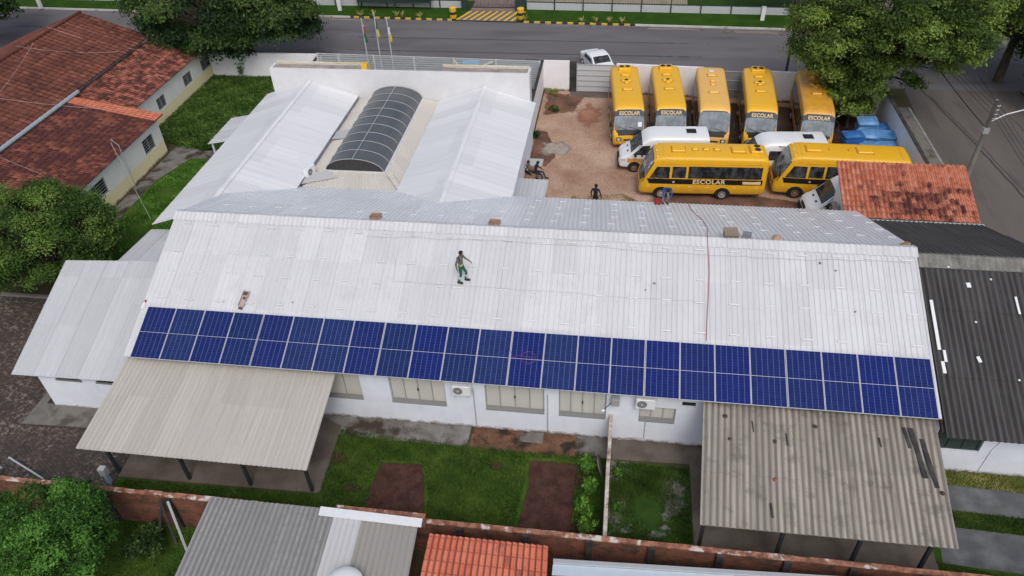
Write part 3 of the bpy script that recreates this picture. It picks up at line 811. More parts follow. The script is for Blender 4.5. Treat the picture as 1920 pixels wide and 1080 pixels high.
roof_sheet('roof', (XRt, fr[1], zb(fr[1])), (XL-0.6, fr[1], zb(fr[1])), (XL, YR+0.002, ZR), (XRt, YR+0.002, ZR), M['roof_back'], sch, 0.22, 0.03, 'trap', (0.55,), 0.012, label='greyer rear roof slope')
roof_sheet('ridge_cap', (XL-0.03, YR-0.42, zf(YR-0.42)+0.028), (XRt+0.03, YR-0.42, zf(YR-0.42)+0.028), (XRt+0.03, YR, ZR+0.05), (XL-0.03, YR, ZR+0.05), M['roof_white'], sch, 0.22, 0.035, 'sine', (), 0, 0.01)
roof_sheet('ridge_cap', (XRt+0.03, YR+0.42, zb(YR+0.42)+0.028), (XL-0.03, YR+0.42, zb(YR+0.42)+0.028), (XL-0.03, YR+0.004, ZR+0.05), (XRt+0.03, YR+0.004, ZR+0.05), M['roof_white'], sch, 0.22, 0.035, 'sine', (), 0, 0.01)
M['shutter'] = sheet_roof('pale_shutter', (0.62, 0.61, 0.56), 0.62, 0.05, 0.1, (0.4, 0.4, 0.38), rough=0.6, spec=0.3, grooves=0.25, pitch=0.055)
M['sill'] = plain('grey_sill', (0.20, 0.205, 0.20), 0.8)
M['frame_grey'] = plain('grey_frame', (0.35, 0.355, 0.35), 0.6)
for i, (xa, xb, za, zb_) in enumerate(wins):
    if i == 5:
        f = MB()
        for k in range(5):
            f.bar((xa, 20.97, za+0.03+k*0.06), (xb, 20.97, za+0.03+k*0.06), 0.03, 0.02)
        vt = f.build('vent', M['dark_steel'], sch, local=False)
        MB().box((xa, 21.02, za), (xb, 21.05, zb_)).build('backing', M['gap'], vt, local=True).location = (0, 0, 0)
        vt.children[0].data.transform(Matrix.Translation(-Vector(sch.location)))
        continue
    f = MB()
    t_ = 0.045
    f.box((xa, 20.99, za), (xa+t_, 21.06, zb_)).box((xb-t_, 20.99, za), (xb, 21.06, zb_))
    f.box((xa+t_, 20.99, za), (xb-t_, 21.06, za+t_)).box((xa+t_, 20.99, zb_-t_), (xb-t_, 21.06, zb_))
    n = 4 if i < 4 else 3
    for k in range(1, n):
        x = lerp(xa, xb, k/n)
        f.box((x-0.02, 20.995, za+t_), (x+0.02, 21.05, zb_-t_))
    wo_ = f.build('window', M['frame_grey'], sch, local=False)
    loc0 = Vector(sch.location)
    s = MB().grid(lambda u, v: (lerp(xa+t_, xb-t_, u), 21.03, lerp(za+t_, zb_-t_, v)), 1, 1, skirt=(0, 0.02, 0), uvs=lambda u, v: (u*(xb-xa), v*(zb_-za)))
    s.v = [Vector(p)-loc0 for p in s.v]
    s.build('shutter', M['shutter'], wo_)
    s = MB().add([(xa, 20.865, za), (xb, 20.865, za), (xb, 20.99, za+0.15), (xa, 20.99, za+0.15), (xa, 20.865, za-0.03), (xb, 20.865, za-0.03), (xb, 20.99, za-0.03), (xa, 20.99, za-0.03)],
                 [(0, 1, 2, 3), (7, 6, 5, 4), (0, 4, 5, 1), (1, 5, 6, 2), (2, 6, 7, 3), (3, 7, 4, 0)])
    s.v = [Vector(p)-loc0 for p in s.v]
    s.build('sill', M['sill'], wo_)
    if i < 4:
        s = MB().box(((xa+xb)/2-0.03, 20.95, 2.0), ((xa+xb)/2+0.03, 20.99, 2.14))
        s.v = [Vector(p)-loc0 for p in s.v]
        s.build('handle', M['dark_steel'], wo_)
for x in (-5.35, -2.23):
    MB().tube([(x, 20.86, 2.5), (x, 20.86, 0.05)], 0.02, 6).build('drain_pipe', M['frame_grey'], sch, local=False)
pp = MB()
pp.tube([(1.85, 20.86, 1.4), (1.85, 20.86, 0.25), (1.2, 20.84, 0.22), (0.8, 20.82, 0.06)], 0.018, 6)
pp.build('drain_pipe', M['frame_grey'], sch, local=False)
# ------------------------------------------------------------------ solar panels
def cell_mat():
    m, t, b = nodes_of('blue_solar_cells')
    x, y, z = sepxyz(t, coords(t, 'UV'))
    oi = t.nodes.new('ShaderNodeObjectInfo')
    def line(v, n, w):
        f = mth(t, 'FRACT', mth(t, 'MULTIPLY', v, n))
        d = mth(t, 'ABSOLUTE', mth(t, 'SUBTRACT', f, 0.5))
        return mth(t, 'GREATER_THAN', d, 0.5-w)
    base = oi.outputs['Color']
    cell = white(t, comb(t, mth(t, 'FLOOR', mth(t, 'MULTIPLY', x, 6)), mth(t, 'FLOOR', mth(t, 'MULTIPLY', y, 10)), oi.outputs['Random']))
    col = mix(t, 1.0, base, ramp(t, cell, [(0.0, 0.88), (1.0, 1.12)]), 'MULTIPLY')
    col = mix(t, mth(t, 'MULTIPLY', line(x, 30, 0.06), 0.06), col, (0.2, 0.26, 0.5))
    col = mix(t, mth(t, 'MULTIPLY', line(y, 10, 0.025), 0.3), col, (0.16, 0.2, 0.42))
    col = mix(t, mth(t, 'MULTIPLY', line(x, 6, 0.03), 0.5), col, (0.26, 0.32, 0.58))
    t.links.new(col, b.inputs['Base Color'])
    b.inputs['Roughness'].default_value = 0.3
    b.inputs['Specular IOR Level'].default_value = 0.1
    return m
M['cells'] = cell_mat()
PW, PL = 1.338, 2.42
cs, sn = 1/math.sqrt(1+SF*SF), SF/math.sqrt(1+SF*SF)
def on_front(x, d, h=0.0):
    """point on the front slope: x, distance up from y=20.27, height off the roof"""
    return Vector((x, 20.27 + d*cs - h*sn, zf(20.27) + d*sn + h*cs))
def make_panel():
    t = thing('solar_panel', '', 'solar panel', (0, 0, 0))
    f = MB()
    e = 0.017
    f.box((0, 0, 0), (e, PL, 0.04)).box((PW-e, 0, 0), (PW, PL, 0.04))
    f.box((e, 0, 0), (PW-e, e, 0.04)).box((e, PL-e, 0), (PW-e, PL, 0.04)).box((e, PL/2-0.007, 0), (PW-e, PL/2+0.007, 0.04))
    f.build('frame', M['panel_frame'], t)
    for a, b in ((e, PL/2-0.007), (PL/2+0.007, PL-e)):
        MB().grid(lambda u, v: (lerp(e, PW-e, u), lerp(a, b, v), 0.034), 1, 1, skirt=(0, 0, -0.03)).build('cell_field', M['cells'], t)
    return t
TONES = {'a': (0.010, 0.020, 0.118), 'b': (0.014, 0.028, 0.118), 'c': (0.010, 0.023, 0.106), 'd': (0.007, 0.017, 0.128)}
tone_seq = 'abacabbacdcbdbaadadaaada'
ORD = ['first', 'second', 'third', 'fourth', 'fifth', 'sixth', 'seventh', 'eighth', 'ninth', 'tenth', 'eleventh', 'twelfth']
p0 = make_panel()
p0.rotation_euler = (math.atan(SF), 0, 0)
pitchp = (12.43+20.05-PW)/23
for i in range(24):
    t = p0 if i == 0 else copy_tree(p0)
    t.location = on_front(-20.05 + i*pitchp + ((i//4) - 2.5)*0.02, 0, 0.075)
    t['label'] = ('dark blue solar panel on the white roof, %s from the left end of the row' % ORD[i] if i < 12
                  else 'dark blue solar panel on the white roof, %s from the right end of the row' % ORD[23-i])
    t['group'] = 'solar panels in one row along the eave'
    c = TONES[tone_seq[i]]
    for ch in t.children:
        if ch.name.startswith('cell'): ch.color = (c[0]*rnd.uniform(0.95, 1.05), c[1], c[2]*rnd.uniform(0.95, 1.05), 1)
M['frame_pale'] = plain('dull_aluminium', (0.70, 0.71, 0.74), 0.6, 0.0)
# short rails screwed to the roof ribs
def make_rail():
    mb = MB()
    mb.box((-0.20, -0.025, 0.015), (0.20, 0.025, 0.065))
    mb.box((-0.14, -0.035, 0.0), (-0.08, 0.035, 0.03)).box((0.08, -0.035, 0.0), (0.14, 0.035, 0.03))
    return mb.build('mounting_rail', M['alu'])
rail0 = make_rail()
rail_back = None
first = True
rowlab = [(26.5, 'next to the ridge'), (25.17, 'second row below the ridge'), (24.2, 'third row below the ridge'), (22.95, 'just above the solar panels')]
def put_rail(loc, rx, label, group):
    global first
    global rail_back
    o = rail0 if first else rail0.copy()
    if 'rear' in label:
        if rail_back is None:
            rail_back = rail0.data.copy(); rail_back.transform(Matrix.Diagonal((0.85, 0.8, 0.5, 1))); rail_back.materials[0] = M['frame_pale']
        o.data = rail_back
    if not first: COL.objects.link(o)
    first = False
    o.location = loc
    o.rotation_euler = (rx, 0, rnd.uniform(-0.02, 0.02))
    tag(o, label, 'roof rail', group)
for y, lb in rowlab:
    for k in range(24):
        x = -19.72 + k*1.384 + rnd.uniform(-0.05, 0.05)
        if abs(x+6.2) < 0.6 and abs(y-24.2) < 0.5: x -= 0.6
        put_rail((x, y+rnd.uniform(-0.03, 0.03), zf(y)+0.03), math.atan(SF), 'short aluminium rail on the white front roof slope, ' + lb, 'short rails on the front roof slope, ' + lb)
for y in (21.0, 22.0):
    put_rail((-20.22, y, zf(y)+0.03), math.atan(SF), 'short aluminium rail past the left end of the solar panels, ' + ('lower one' if y < 21.5 else 'upper one'), 'short rails beside the panel row')
for y, lb in ((28.9, 'just behind the ridge'), (30.4, 'in the second row behind the ridge'), (31.9, 'in the third row behind the ridge'), (33.5, 'nearest the rear eave')):
    for k in range(24):
        x = -19.0 + k*1.36 + rnd.uniform(-0.08, 0.08)
        if y > 31 and x < -5.3: continue
        if y > 29.6 and x < -7 : continue
        put_rail((x, y+rnd.uniform(-0.04, 0.04), zb(y)+0.03), -math.atan(SB), 'short aluminium rail on the grey rear roof slope, ' + lb, 'short rails on the rear roof slope, ' + lb)
# ------------------------------------------------------------------ front wings, parapet and vaulted skylight
wing = thing('wing_building', 'low front wing with two white gable roofs, parapet wall and dark vaulted skylight', 'building', (-14.9, 41, 0))
w = MB()
for (x0, x1) in ((-24.0, -18.0), (-11.9, -5.8)):
    w.box((x0, 34.9, 0), (x1, 46.2, 3.15))
w.box((-18.0, 34.9, 0), (-16.85, 46.2, 2.9)).box((-13.35, 34.9, 0), (-11.9, 46.2, 2.9))
w.box((-16.85, 34.9, 0), (-13.35, 36.1, 2.9))
w.build('wall', M['white_wall'], wing, local=False)
MB().box((-16.85, 36.1, 0.02), (-13.35, 46.2, 0.05)).build('floor', M['slab'], wing, local=False)
def gable(xw, xr, xe, ze_w, zr, ze_e, y0, y1, y0w=None):
    y0w = y0w or y0
    roof_sheet('roof', (xw, y1, ze_w), (xw, y0w, ze_w), (xr, y0w, zr), (xr, y1, zr), M['roof_wing'], wing, 0.53, 0.007, 'sine', (0.5,), 0.004)
    roof_sheet('roof', (xe, y0, ze_e), (xe, y1, ze_e), (xr, y1, zr), (xr, y0, zr), M['roof_wing'], wing, 0.53, 0.007, 'sine', (0.5,), 0.004)
    for s, xx, zz in ((-1, xw, ze_w), (1, xe, ze_e)):
        d = Vector((xx-xr, 0, zz-zr)).normalized()*0.2
        a = [(xr+d.x, y0 if s > 0 else y1, zr+d.z+0.04), (xr+d.x, y1 if s > 0 else y0, zr+d.z+0.04), (xr, y1 if s > 0 else y0, zr+0.06), (xr, y0 if s > 0 else y1, zr+0.06)]
        roof_sheet('ridge_cap', *a, M['roof_wing'], wing, 0.22, 0.008, 'sine', (), 0, 0.01)
gable(-12.15, -9.0, -5.55, 3.22, 4.30, 3.22, 31.0, 46.18)
gable(-24.5, -21.15, -17.82, 3.33, 4.46, 3.42, 30.1, 46.18)
w = MB()
w.box((-23.9, 46.2, 2.4), (-5.95, 46.38, 5.22))
w.box((-23.9, 46.38, 2.4), (-23.75, 47.3, 5.22)).box((-6.1, 46.38, 2.4), (-5.95, 47.3, 5.22))
w.box((-23.75, 47.15, 4.6), (-17.4, 47.3, 5.26)).box((-11.9, 47.15, 4.6), (-6.1, 47.3, 5.26))
w.box((-17.4, 47.15, 4.6), (-17.25, 47.3, 4.9))
w.build('parapet', M['parapet'], wing, local=False)
M['ledge'] = mottled('dirty_ledge', (0.26, 0.22, 0.19), (0.42, 0.38, 0.34), 1.2, 0.95, 0.1, fscale=9)
for a_, b_ in ((-23.75, -17.4), (-11.9, -6.1)):
    MB().box((a_, 46.38, 4.5), (b_, 47.15, 5.17)).build('canopy_slab', M['ledge'], wing, local=False)
M['edge_yellow'] = mottled('yellowed_edge', (0.62, 0.53, 0.30), (0.72, 0.69, 0.58), 0.5, 0.9, 0.1)
MB().box((-23.8, 47.12, 5.262), (-17.35, 47.33, 5.31)).build('edge_strip', M['edge_yellow'], wing, local=False)
MB().box((-11.95, 47.12, 5.262), (-6.05, 47.33, 5.31)).build('edge_strip', M['edge_yellow'], wing, local=False)
MB().bbox((-17.2, 46.6, 5.22), (0.42, 0.42, 0.34), 0.03).build('corner_block', M['yellow'], wing, local=False)
# low roofs round the skylight
zl = 3.12
roof_sheet('roof', (-17.85, 46.15, zl), (-17.85, 34.45, zl-0.05), (-16.8, 36.25, zl+0.22), (-16.8, 46.15, zl+0.22), M['roof_cream'], wing, 0.18, 0.025, 'sine', (), 0, 0.02, label='narrow cream roof strip left of the skylight')
roof_sheet('roof', (-12.05, 34.45, zl-0.05), (-12.05, 46.15, zl), (-13.35, 46.15, zl+0.22), (-13.35, 36.25, zl+0.22), M['roof_cream'], wing, 0.18, 0.025, 'sine', (), 0, 0.02, label='narrow cream roof strip right of the skylight')
roof_sheet('roof', (-17.85, 34.5, zl-0.05), (-12.05, 34.5, zl-0.05), (-13.35, 36.25, zl+0.25), (-16.9, 36.25, zl+0.25), M['roof_cream'], wing, 0.19, 0.03, 'sine', (), 0, 0.02, label='short cream roof in front of the skylight')
MB().slab([(-17.8, 41.3, zl+0.16), (-16.85, 41.3, zl+0.3), (-16.85, 40.2, zl+0.3), (-17.8, 40.2, zl+0.16)][::-1], 0.04).build('roof_patch', M['roof_sheet_pale'], wing, local=False)
MB().slab([(-17.9, 34.9, zl+0.12), (-15.9, 35.6, zl+0.24), (-16.7, 36.1, zl+0.32), (-17.9, 35.9, zl+0.24)], 0.03).build('roof_patch', M['roof_sheet_pale'], wing, local=False)
roof_sheet('hip_cap', (-13.15, 36.1, zl+0.3), (-12.0, 34.6, zl+0.06), (-11.9, 34.9, zl+0.06), (-12.9, 36.3, zl+0.3), M['roof_cream'], wing, 0.2, 0.03, 'sine', (), 0, 0.02)
VX0, VX1, VY0, VY1, VZ, VH = -16.85, -13.32, 36.3, 46.15, 3.32, 0.85
vault = thing('skylight', 'long dark tinted barrel vault skylight with white arched ribs between two white roofs', 'skylight', ((VX0+VX1)/2, (VY0+VY1)/2, VZ))
vc = lambda u: (lerp(VX0, VX1, 0.5-0.5*math.cos(math.pi*u)), VZ + VH*math.sin(math.pi*u))
mv, tv, bv = nodes_of('smoked_polycarbonate')
vn = noise(tv, coords(tv, 'Object', (1, 0.3, 1)), 1.2, 5)
colv = ramp(tv, vn, [(0.3, (0.068, 0.077, 0.087)), (0.7, (0.098, 0.108, 0.119))])
tv.links.new(colv, bv.inputs['Base Color'])
bv.inputs['Roughness'].default_value = 0.3
M['poly'] = mv
MB().grid(lambda u, v: (vc(u)[0], lerp(VY0, VY1, v), vc(u)[1]), 24, 20, skirt=(0, 0, -0.02)).build('glazing', M['poly'], vault, smooth=False, local=False, auto=40)
NR = 9
for k in range(NR+1):
    y = lerp(VY0, VY1-0.04, k/NR)
    a = MB().tube([(vc(u/20)[0], y, vc(u/20)[1]+0.02) for u in range(21)], 0.024, 5)
    a.build('rib', M['frame_grey'], vault, local=False)
MB().bar(((VX0+VX1)/2, VY0, VZ+VH+0.03), ((VX0+VX1)/2, VY1, VZ+VH+0.03), 0.045, 0.03).build('ridge_bar', M['steel'], vault, local=False)
e = MB()
e.box((VX0-0.12, VY0-0.1, VZ-0.12), (VX0, VY1, VZ+0.06)).box((VX1, VY0-0.1, VZ-0.12), (VX1+0.12, VY1, VZ+0.06)).box((VX0, VY0-0.1, VZ-0.12), (VX1, VY0, VZ+0.10))
e.build('kerb_frame', M['alu'], vault, local=False)
g = MB()
pts = [(vc(u/20)[0], VY0+0.05, vc(u/20)[1]-0.03) for u in range(21)]
g.add(pts + [(p[0], p[1]+0.03, p[2]) for p in pts], [tuple(range(20, -1, -1)), tuple(range(21, 42))])
g.build('end_screen', plain('dark_mesh_screen', (0.045, 0.04, 0.042), 0.8), vault, local=False)
e = MB()
for k in range(1, 12):
    x = lerp(VX0, VX1, k/12)
    h = VH*math.sqrt(max(0, 1-((x-(VX0+VX1)/2)/((VX1-VX0)/2))**2))
    e.bar((x, VY0+0.03, VZ+0.1), (x, VY0+0.03, VZ+h-0.02), 0.015)
e.build('end_bars', M['dark_steel'], vault, local=False)
# low roof past the left end of the main roof, and small porch roof
low = thing('low_shed', 'low grey metal shed roof tucked between the long roof and the left wing', 'shed', (-23, 28.6, 0))
roof_sheet('roof', (-25.3, 26.6, 2.80), (-20.4, 26.6, 3.0), (-20.4, 30.2, 3.12), (-24.75, 30.2, 2.92), M['roof_annex'], low, 0.22, 0.028, 'trap', (), 0, 0.03)
MB().box((-24.9, 27.0, 0), (-20.6, 30.0, 2.76)).build('wall', M['white_wall'], low, local=False)
por = thing('porch', 'small pale porch roof poking out beside the creeper bed', 'porch', (-25.2, 42, 0))
roof_sheet('roof', (-26.4, 44.0, 2.55), (-26.4, 40.3, 2.55), (-24.3, 40.3, 2.95), (-24.3, 44.0, 2.95), M['roof_annex'], por, 0.22, 0.025, 'trap', (), 0, 0.03)
q = MB()
for y in (40.5, 43.8): q.bar((-26.2, y, 0), (-26.2, y, 2.55), 0.1)
q.box((-25.9, 42.0, 0), (-24.3, 43.7, 2.45))
q.build('wall', M['white_wall'], por, local=False)
# ------------------------------------------------------------------ left annex
ann = thing('annex_building', 'small white annex with a pale ribbed metal roof left of the solar panels', 'building', (-23, 22, 0))
roof_sheet('roof', (-25.95, 19.72, 2.36), (-20.55, 19.80, 2.36), (-20.55, 25.75, 4.42), (-26.0, 25.35, 4.42), M['roof_annex'], ann, 0.22, 0.016, 'trap', (), 0, 0.035)
w = MB()
wall_x(w, -25.05, -20.4, 20.05, 20.25, 0, 2.38, [(-24.15, -22.95, 1.95, 2.3), (-22.2, -21.3, 1.95, 2.3)])
w.box((-25.05, 20.25, 0), (-24.85, 25.0, 2.5)).box((-25.05, 25.0, 0), (-20.4, 25.2, 3.9))
w.build('wall', M['white_wall'], ann, local=False)
for xa, xb in ((-24.15, -22.95), (-22.2, -21.3)):
    f = MB()
    f.box((xa, 20.12, 1.95), (xb, 20.15, 2.3))
    wo_ = f.build('window', M['glass'], ann, local=False)
    s = MB().box((xa-0.03, 20.0, 1.87), (xb+0.03, 20.12, 1.95)); s.v = [Vector(p)-Vector(ann.location) for p in s.v]
    s.build('sill', M['sill'], wo_)
# ------------------------------------------------------------------ canopies over the back garden
def canopy(label, A, B, C, D, mat, posts, pitch, brk, jit, seed):
    t = thing('canopy', label, 'canopy', ((A[0]+B[0])/2, (A[1]+D[1])/2, 0), group=None)
    roof_sheet('roof', A, B, C, D, mat, t, pitch, 0.034 if pitch < 0.21 else 0.048, 'sine', brk, 0.02, 0.02, jit, seed=seed)
    for (x, y) in posts:
        f = (y-A[1])/(D[1]-A[1]); z = lerp(A[2], D[2], f)-0.05
        MB().bar((x, y, 0), (x, y, z), 0.12).build('post', M['dark_steel'], t, local=False)
    bm_ = MB()
    ys = sorted(set(p[1] for p in posts))
    for y in ys:
        f = (y-A[1])/(D[1]-A[1]); z = lerp(A[2], D[2], f)-0.10
        bm_.bar((A[0]+0.3, y, z), (B[0]-0.3, y, z), 0.08, 0.12)
    bm_.build('beam', M['dark_steel'], t, local=False)
    return t
canopy('pale corrugated canopy on dark posts under the left end of the solar panels', (-20.42, 16.08, 2.5), (-10.88, 16.08, 2.5), (-11.12, 20.86, 3.12), (-20.55, 20.86, 3.12), M['roof_fibre'],
       [(x, 16.87) for x in (-20.02, -16.83, -14.13, -11.48)], 0.2, (0.8,), 0.004, 3)
canopy('weathered grey corrugated canopy with dark stains under the right end of the solar panels', (3.62, 15.38, 2.5), (12.02, 15.42, 2.5), (12.55, 20.86, 3.16), (3.98, 20.86, 3.16), M['roof_old'],
       [(x, 15.85) for x in (3.85, 6.6, 9.2, 11.5)], 0.23, (0.38,), 0.007, 4)
# ------------------------------------------------------------------ dark roofed building on the right
dk = thing('dark_roofed_building', 'white walled building with a blackened corrugated roof right of the solar panels', 'building', (16.5, 27, 0))
DS = 0.407
roof_sheet('roof', (12.72, 19.72, 3.09), (21.5, 19.72, 3.09), (21.5, 27, 6.05), (12.72, 27, 6.05), M['roof_black'], dk, 0.235, 0.05, 'sine', (0.31, 0.68), 0.022, 0.02, 0.006)
roof_sheet('roof', (18.5, 34.0, 3.08), (12.72, 34.0, 3.08), (12.72, 27.002, 6.05), (18.5, 27.002, 6.05), M['roof_black'], dk, 0.235, 0.05, 'sine', (0.35, 0.7), 0.022, 0.02, 0.006)
M['cap_old'] = mottled('old_ridge_cap', (0.16, 0.155, 0.14), (0.27, 0.265, 0.245), 1.5, 0.95, 0.1, fscale=12, fine=0.25)
roof_sheet('ridge_cap', (12.7, 26.45, 5.88), (21.5, 26.45, 5.88), (21.5, 27.0, 6.16), (12.7, 27.0, 6.16), M['cap_old'], dk, 0.235, 0.04, 'sine', (), 0, 0.02)
roof_sheet('ridge_cap', (18.5, 27.3, 6.0), (12.7, 27.3, 6.0), (12.7, 27.004, 6.16), (18.5, 27.004, 6.16), M['cap_old'], dk, 0.235, 0.04, 'sine', (), 0, 0.02)
w = MB()
wall_x(w, 12.7, 21, 20.7, 20.9, 0, 3.3, [(12.95, 14.73, 1.28, 2.6)])
w.box((12.7, 33.5, 0), (18.2, 33.7, 3.0)).box((12.7, 20.9, 0), (12.9, 33.5, 3.0)).box((18.0, 20.9, 0), (18.2, 33.5, 3.0))
w.tube([(15.55, 20.68, 2.9), (15.15, 20.68, 1.5), (15.1, 20.68, 0.1)], 0.02, 6)
w.build('wall', M['white_wall'], dk, local=False)
f = MB().box((12.95, 20.83, 1.28), (14.73, 20.86, 2.6))
f.box((12.95, 20.78, 1.28), (14.73, 20.83, 1.35))
for xx in (12.95, 13.52, 14.10, 14.66): f.box((xx, 20.78, 1.35), (xx+0.06, 20.83, 2.6))
for k in range(6): f.box((13.01, 20.80, 1.5+k*0.18), (14.66, 20.829, 1.52+k*0.18))
f.build('window', plain('dark_green_window', (0.045, 0.07, 0.06), 0.4), dk, local=False)
gut = MB()
gut.add([(12.64, 20.0, 2.95), (12.80, 20.0, 2.95), (12.80, 26.9, 5.75), (12.64, 26.9, 5.75), (12.64, 20.0, 3.10), (12.80, 20.0, 3.10), (12.80, 26.9, 5.93), (12.64, 26.9, 5.93)],
        [(0, 1, 2, 3), (4, 7, 6, 5), (0, 4, 5, 1), (1, 5, 6, 2), (2, 6, 7, 3), (3, 7, 4, 0)])
gut.build('gutter', mottled('rusty_gutter', (0.05, 0.035, 0.03), (0.16, 0.12, 0.10), 3, 0.9), dk, local=False)
# ------------------------------------------------------------------ hut with red tiles
hut = thing('tiled_hut', 'small white hut with a red clay tile roof stained black in its middle', 'hut', (15.2, 36.3, 0))
roof_sheet('roof', (11.95, 34.35, 3.0), (18.6, 34.35, 3.0), (18.68, 38.2, 4.12), (12.02, 38.2, 4.12), M['tile_red'], hut, 0.235, 0.07, 'tile', rows(4.0, 0.38), 0.03, 0.03, 0.004, seed=9)
w = MB()
w.add([(12.3, 34.6, 0), (18.3, 34.6, 0), (18.3, 37.85, 0), (12.3, 37.85, 0), (12.3, 34.6, 3.02), (18.3, 34.6, 3.02), (18.3, 37.85, 3.95), (12.3, 37.85, 3.95)],
      [(0, 3, 2, 1), (4, 5, 6, 7), (0, 1, 5, 4), (1, 2, 6, 5), (2, 3, 7, 6), (3, 0, 4, 7)])
w.build('wall', M['cream_wall'], hut, local=False)
MB().box((12.9, 34.08, 2.86), (18.75, 34.3, 2.98)).build('gutter', plain('pale_blue_gutter', (0.45, 0.52, 0.56), 0.5), hut, local=False)
# ------------------------------------------------------------------ brick wall of the back garden
bw = thing('brick_wall', 'long old brick wall with crumbling coping and dark pilasters along the back garden', 'wall', (-3, 14.8, 0))
MB().box((-26, 14.73, 0), (20, 14.86, 1.94)).build('brickwork', M['brick'], bw, local=False)
cp = MB(); r_ = random.Random(5); x = -26.0
while x < 20:
    l = r_.uniform(0.3, 0.9)
    h = r_.uniform(0.03, 0.075)
    cp.box((x, 14.70+r_.uniform(-0.01, 0.01), 1.942), (min(x+l, 20), 14.89+r_.uniform(-0.01, 0.01), 1.942+h))
    x += l
cp.build('coping', M['coping'], bw, local=False)
for x in (-23.6, -21.3, -18.75, -16.06, -13.4, -9.0, -6.95, -4.78, -2.4, -0.14, 2.02, 4.34, 6.58, 8.72, 11.01, 13.2, 15.5):
    MB().box((x-0.12, 14.60, 0), (x+0.12, 14.728, 1.93)).build('pilaster', M['pilaster'], bw, local=False)
gw = thing('garden_wall', 'narrow white garden wall with a mouldy top dividing the back lawn', 'wall', (0.42, 17.8, 0))
m_, t_, b_ = nodes_of('mouldy_white_top')
n_ = noise(t_, coords(t_, 'Object', (1, 1, 1)), 3.0, 6, 0.75)
t_.links.new(ramp(t_, n_, [(0.36, (0.10, 0.07, 0.055)), (0.46, (0.45, 0.36, 0.31)), (0.60, (0.62, 0.57, 0.52))]), b_.inputs['Base Color'])
b_.inputs['Roughness'].default_value = 0.95
M['mouldy'] = m_
w = MB().box((0.33, 14.9, 0), (0.47, 18.9, 1.45)).box((0.35, 18.9, 0), (0.49, 20.86, 1.62))
w.build('body', M['mouldy'], gw, local=False)
# ------------------------------------------------------------------ yard walls, gates and slatted fence
yw = thing('yard_wall', 'white wall along the left side of the bus yard', 'wall', (-6, 46, 0))
MB().box((-6.15, 36.8, 0), (-5.98, 55.3, 2.38)).build('body', M['yard_wall'], yw, local=False)
MB().box((-6.17, 47.5, 2.381), (-5.96, 55.3, 2.43)).build('coping', M['pilaster'], yw, local=False)
MB().box((-5.98, 55.13, 0), (-3.98, 55.3, 2.42)).single('yard_wall', M['yard_wall'], 'short white wall panel at the corner left of the ribbed metal gate', 'wall')
MB().box((-3.95, 55.2, 0), (-3.42, 55.45, 2.3)).box((-3.95, 55.02, 0), (-3.42, 55.2, 0.3)).single('gate_pier', M['pilaster'], 'bare grey concrete pier between the white wall and the ribbed gate', 'gate pier')
def ribbed_gate(name, label, x0, x1, y0, y1, z1, nr, mat, cat='gate'):
    t = thing(name, label, cat, ((x0+x1)/2, (y0+y1)/2, 0))
    d = Vector((x1-x0, y1-y0, 0)); 
    p = MB()
    p.bar((x0, y0, 0.06+z1/2), (x1, y1, 0.06+z1/2), 0.03, z1-0.1)
    p.build('sheet', mat, t, local=False)
    r2 = MB()
    for k in range(nr+1):
        z = 0.08 + (z1-0.1)*k/nr
        r2.bar((x0, y0-0.03, z), (x1, y1-0.03, z), 0.05, 0.05)
    r2.build('rail', M['frame_grey'], t, local=False)
    for xx, yy in ((x0, y0), (x1, y1)):
        MB().bar((xx, yy-0.02, 0.05), (xx, yy-0.02, z1+0.05), 0.07).build('upright', M['steel'], t, local=False)
    return t
M['gate_sheet'] = sheet_roof('pale_gate_sheet', (0.55, 0.57, 0.60), 0.4, 0.03, 0.2, (0.35, 0.36, 0.38), rough=0.5)
ribbed_gate('metal_gate', 'pale ribbed sheet metal gate beside the first parked bus', -3.38, -0.4, 55.05, 54.98, 2.25, 5, M['gate_sheet'])
MB().prism([(-0.38, 54.97), (6.1, 54.6), (6.1, 54.78), (-0.38, 55.15)], 0, 2.35).single('yard_wall', M['yard_wall'], 'white wall behind the first and second parked buses', 'wall')
MB().prism([(6.12, 54.5), (7.0, 54.48), (7.0, 54.62), (6.12, 54.64)], 0, 2.3).single('door_leaf', mottled('brownish_door', (0.25, 0.2, 0.17), (0.36, 0.3, 0.26), 1.2), 'dull brown door panel just left of the third parked bus', 'door')
ribbed_gate('metal_gate', 'dark grey barred metal gate between the third and fourth parked buses', 7.05, 9.5, 54.5, 54.4, 2.2, 3, plain('grey_gate_sheet', (0.22, 0.235, 0.25), 0.5))
MB().prism([(9.52, 54.4), (13.3, 54.1), (18.1, 51.7), (18.1, 51.95), (13.4, 54.28), (9.52, 54.58)], 0, 2.3).single('yard_wall', M['yard_wall'], 'white wall behind the fourth and fifth parked buses running under the tree', 'wall')
ew = thing('yard_wall', 'white wall along the right side of the bus yard beside the pavement', 'wall', (18.15, 45, 0))
MB().box((18.06, 38.3, 0), (18.24, 51.65, 2.36)).build('body', M['yard_wall'], ew, local=False)
MB().box((18.04, 38.3, 2.361), (18.26, 51.65, 2.42)).build('coping', M['pilaster'], ew, local=False)
MB().box((-34.1, 56.1, 0), (-24.4, 56.28, 2.15)).single('boundary_wall', M['yard_wall'], 'white roadside wall behind the dark green creeper bed', 'wall')
lw = thing('boundary_wall', 'short white wall with a black top running back from the slatted fence', 'wall', (-24.3, 51.5, 0))
MB().box((-24.4, 47.4, 0), (-24.22, 56.09, 2.2)).build('body', M['yard_wall'], lw, local=False)
MB().box((-24.42, 47.4, 2.201), (-24.2, 56.09, 2.25)).build('coping', M['pilaster'], lw, local=False)
fn = thing('slatted_fence', 'long grey slatted metal fence along the street between white walls', 'fence', (-15, 55, 0))
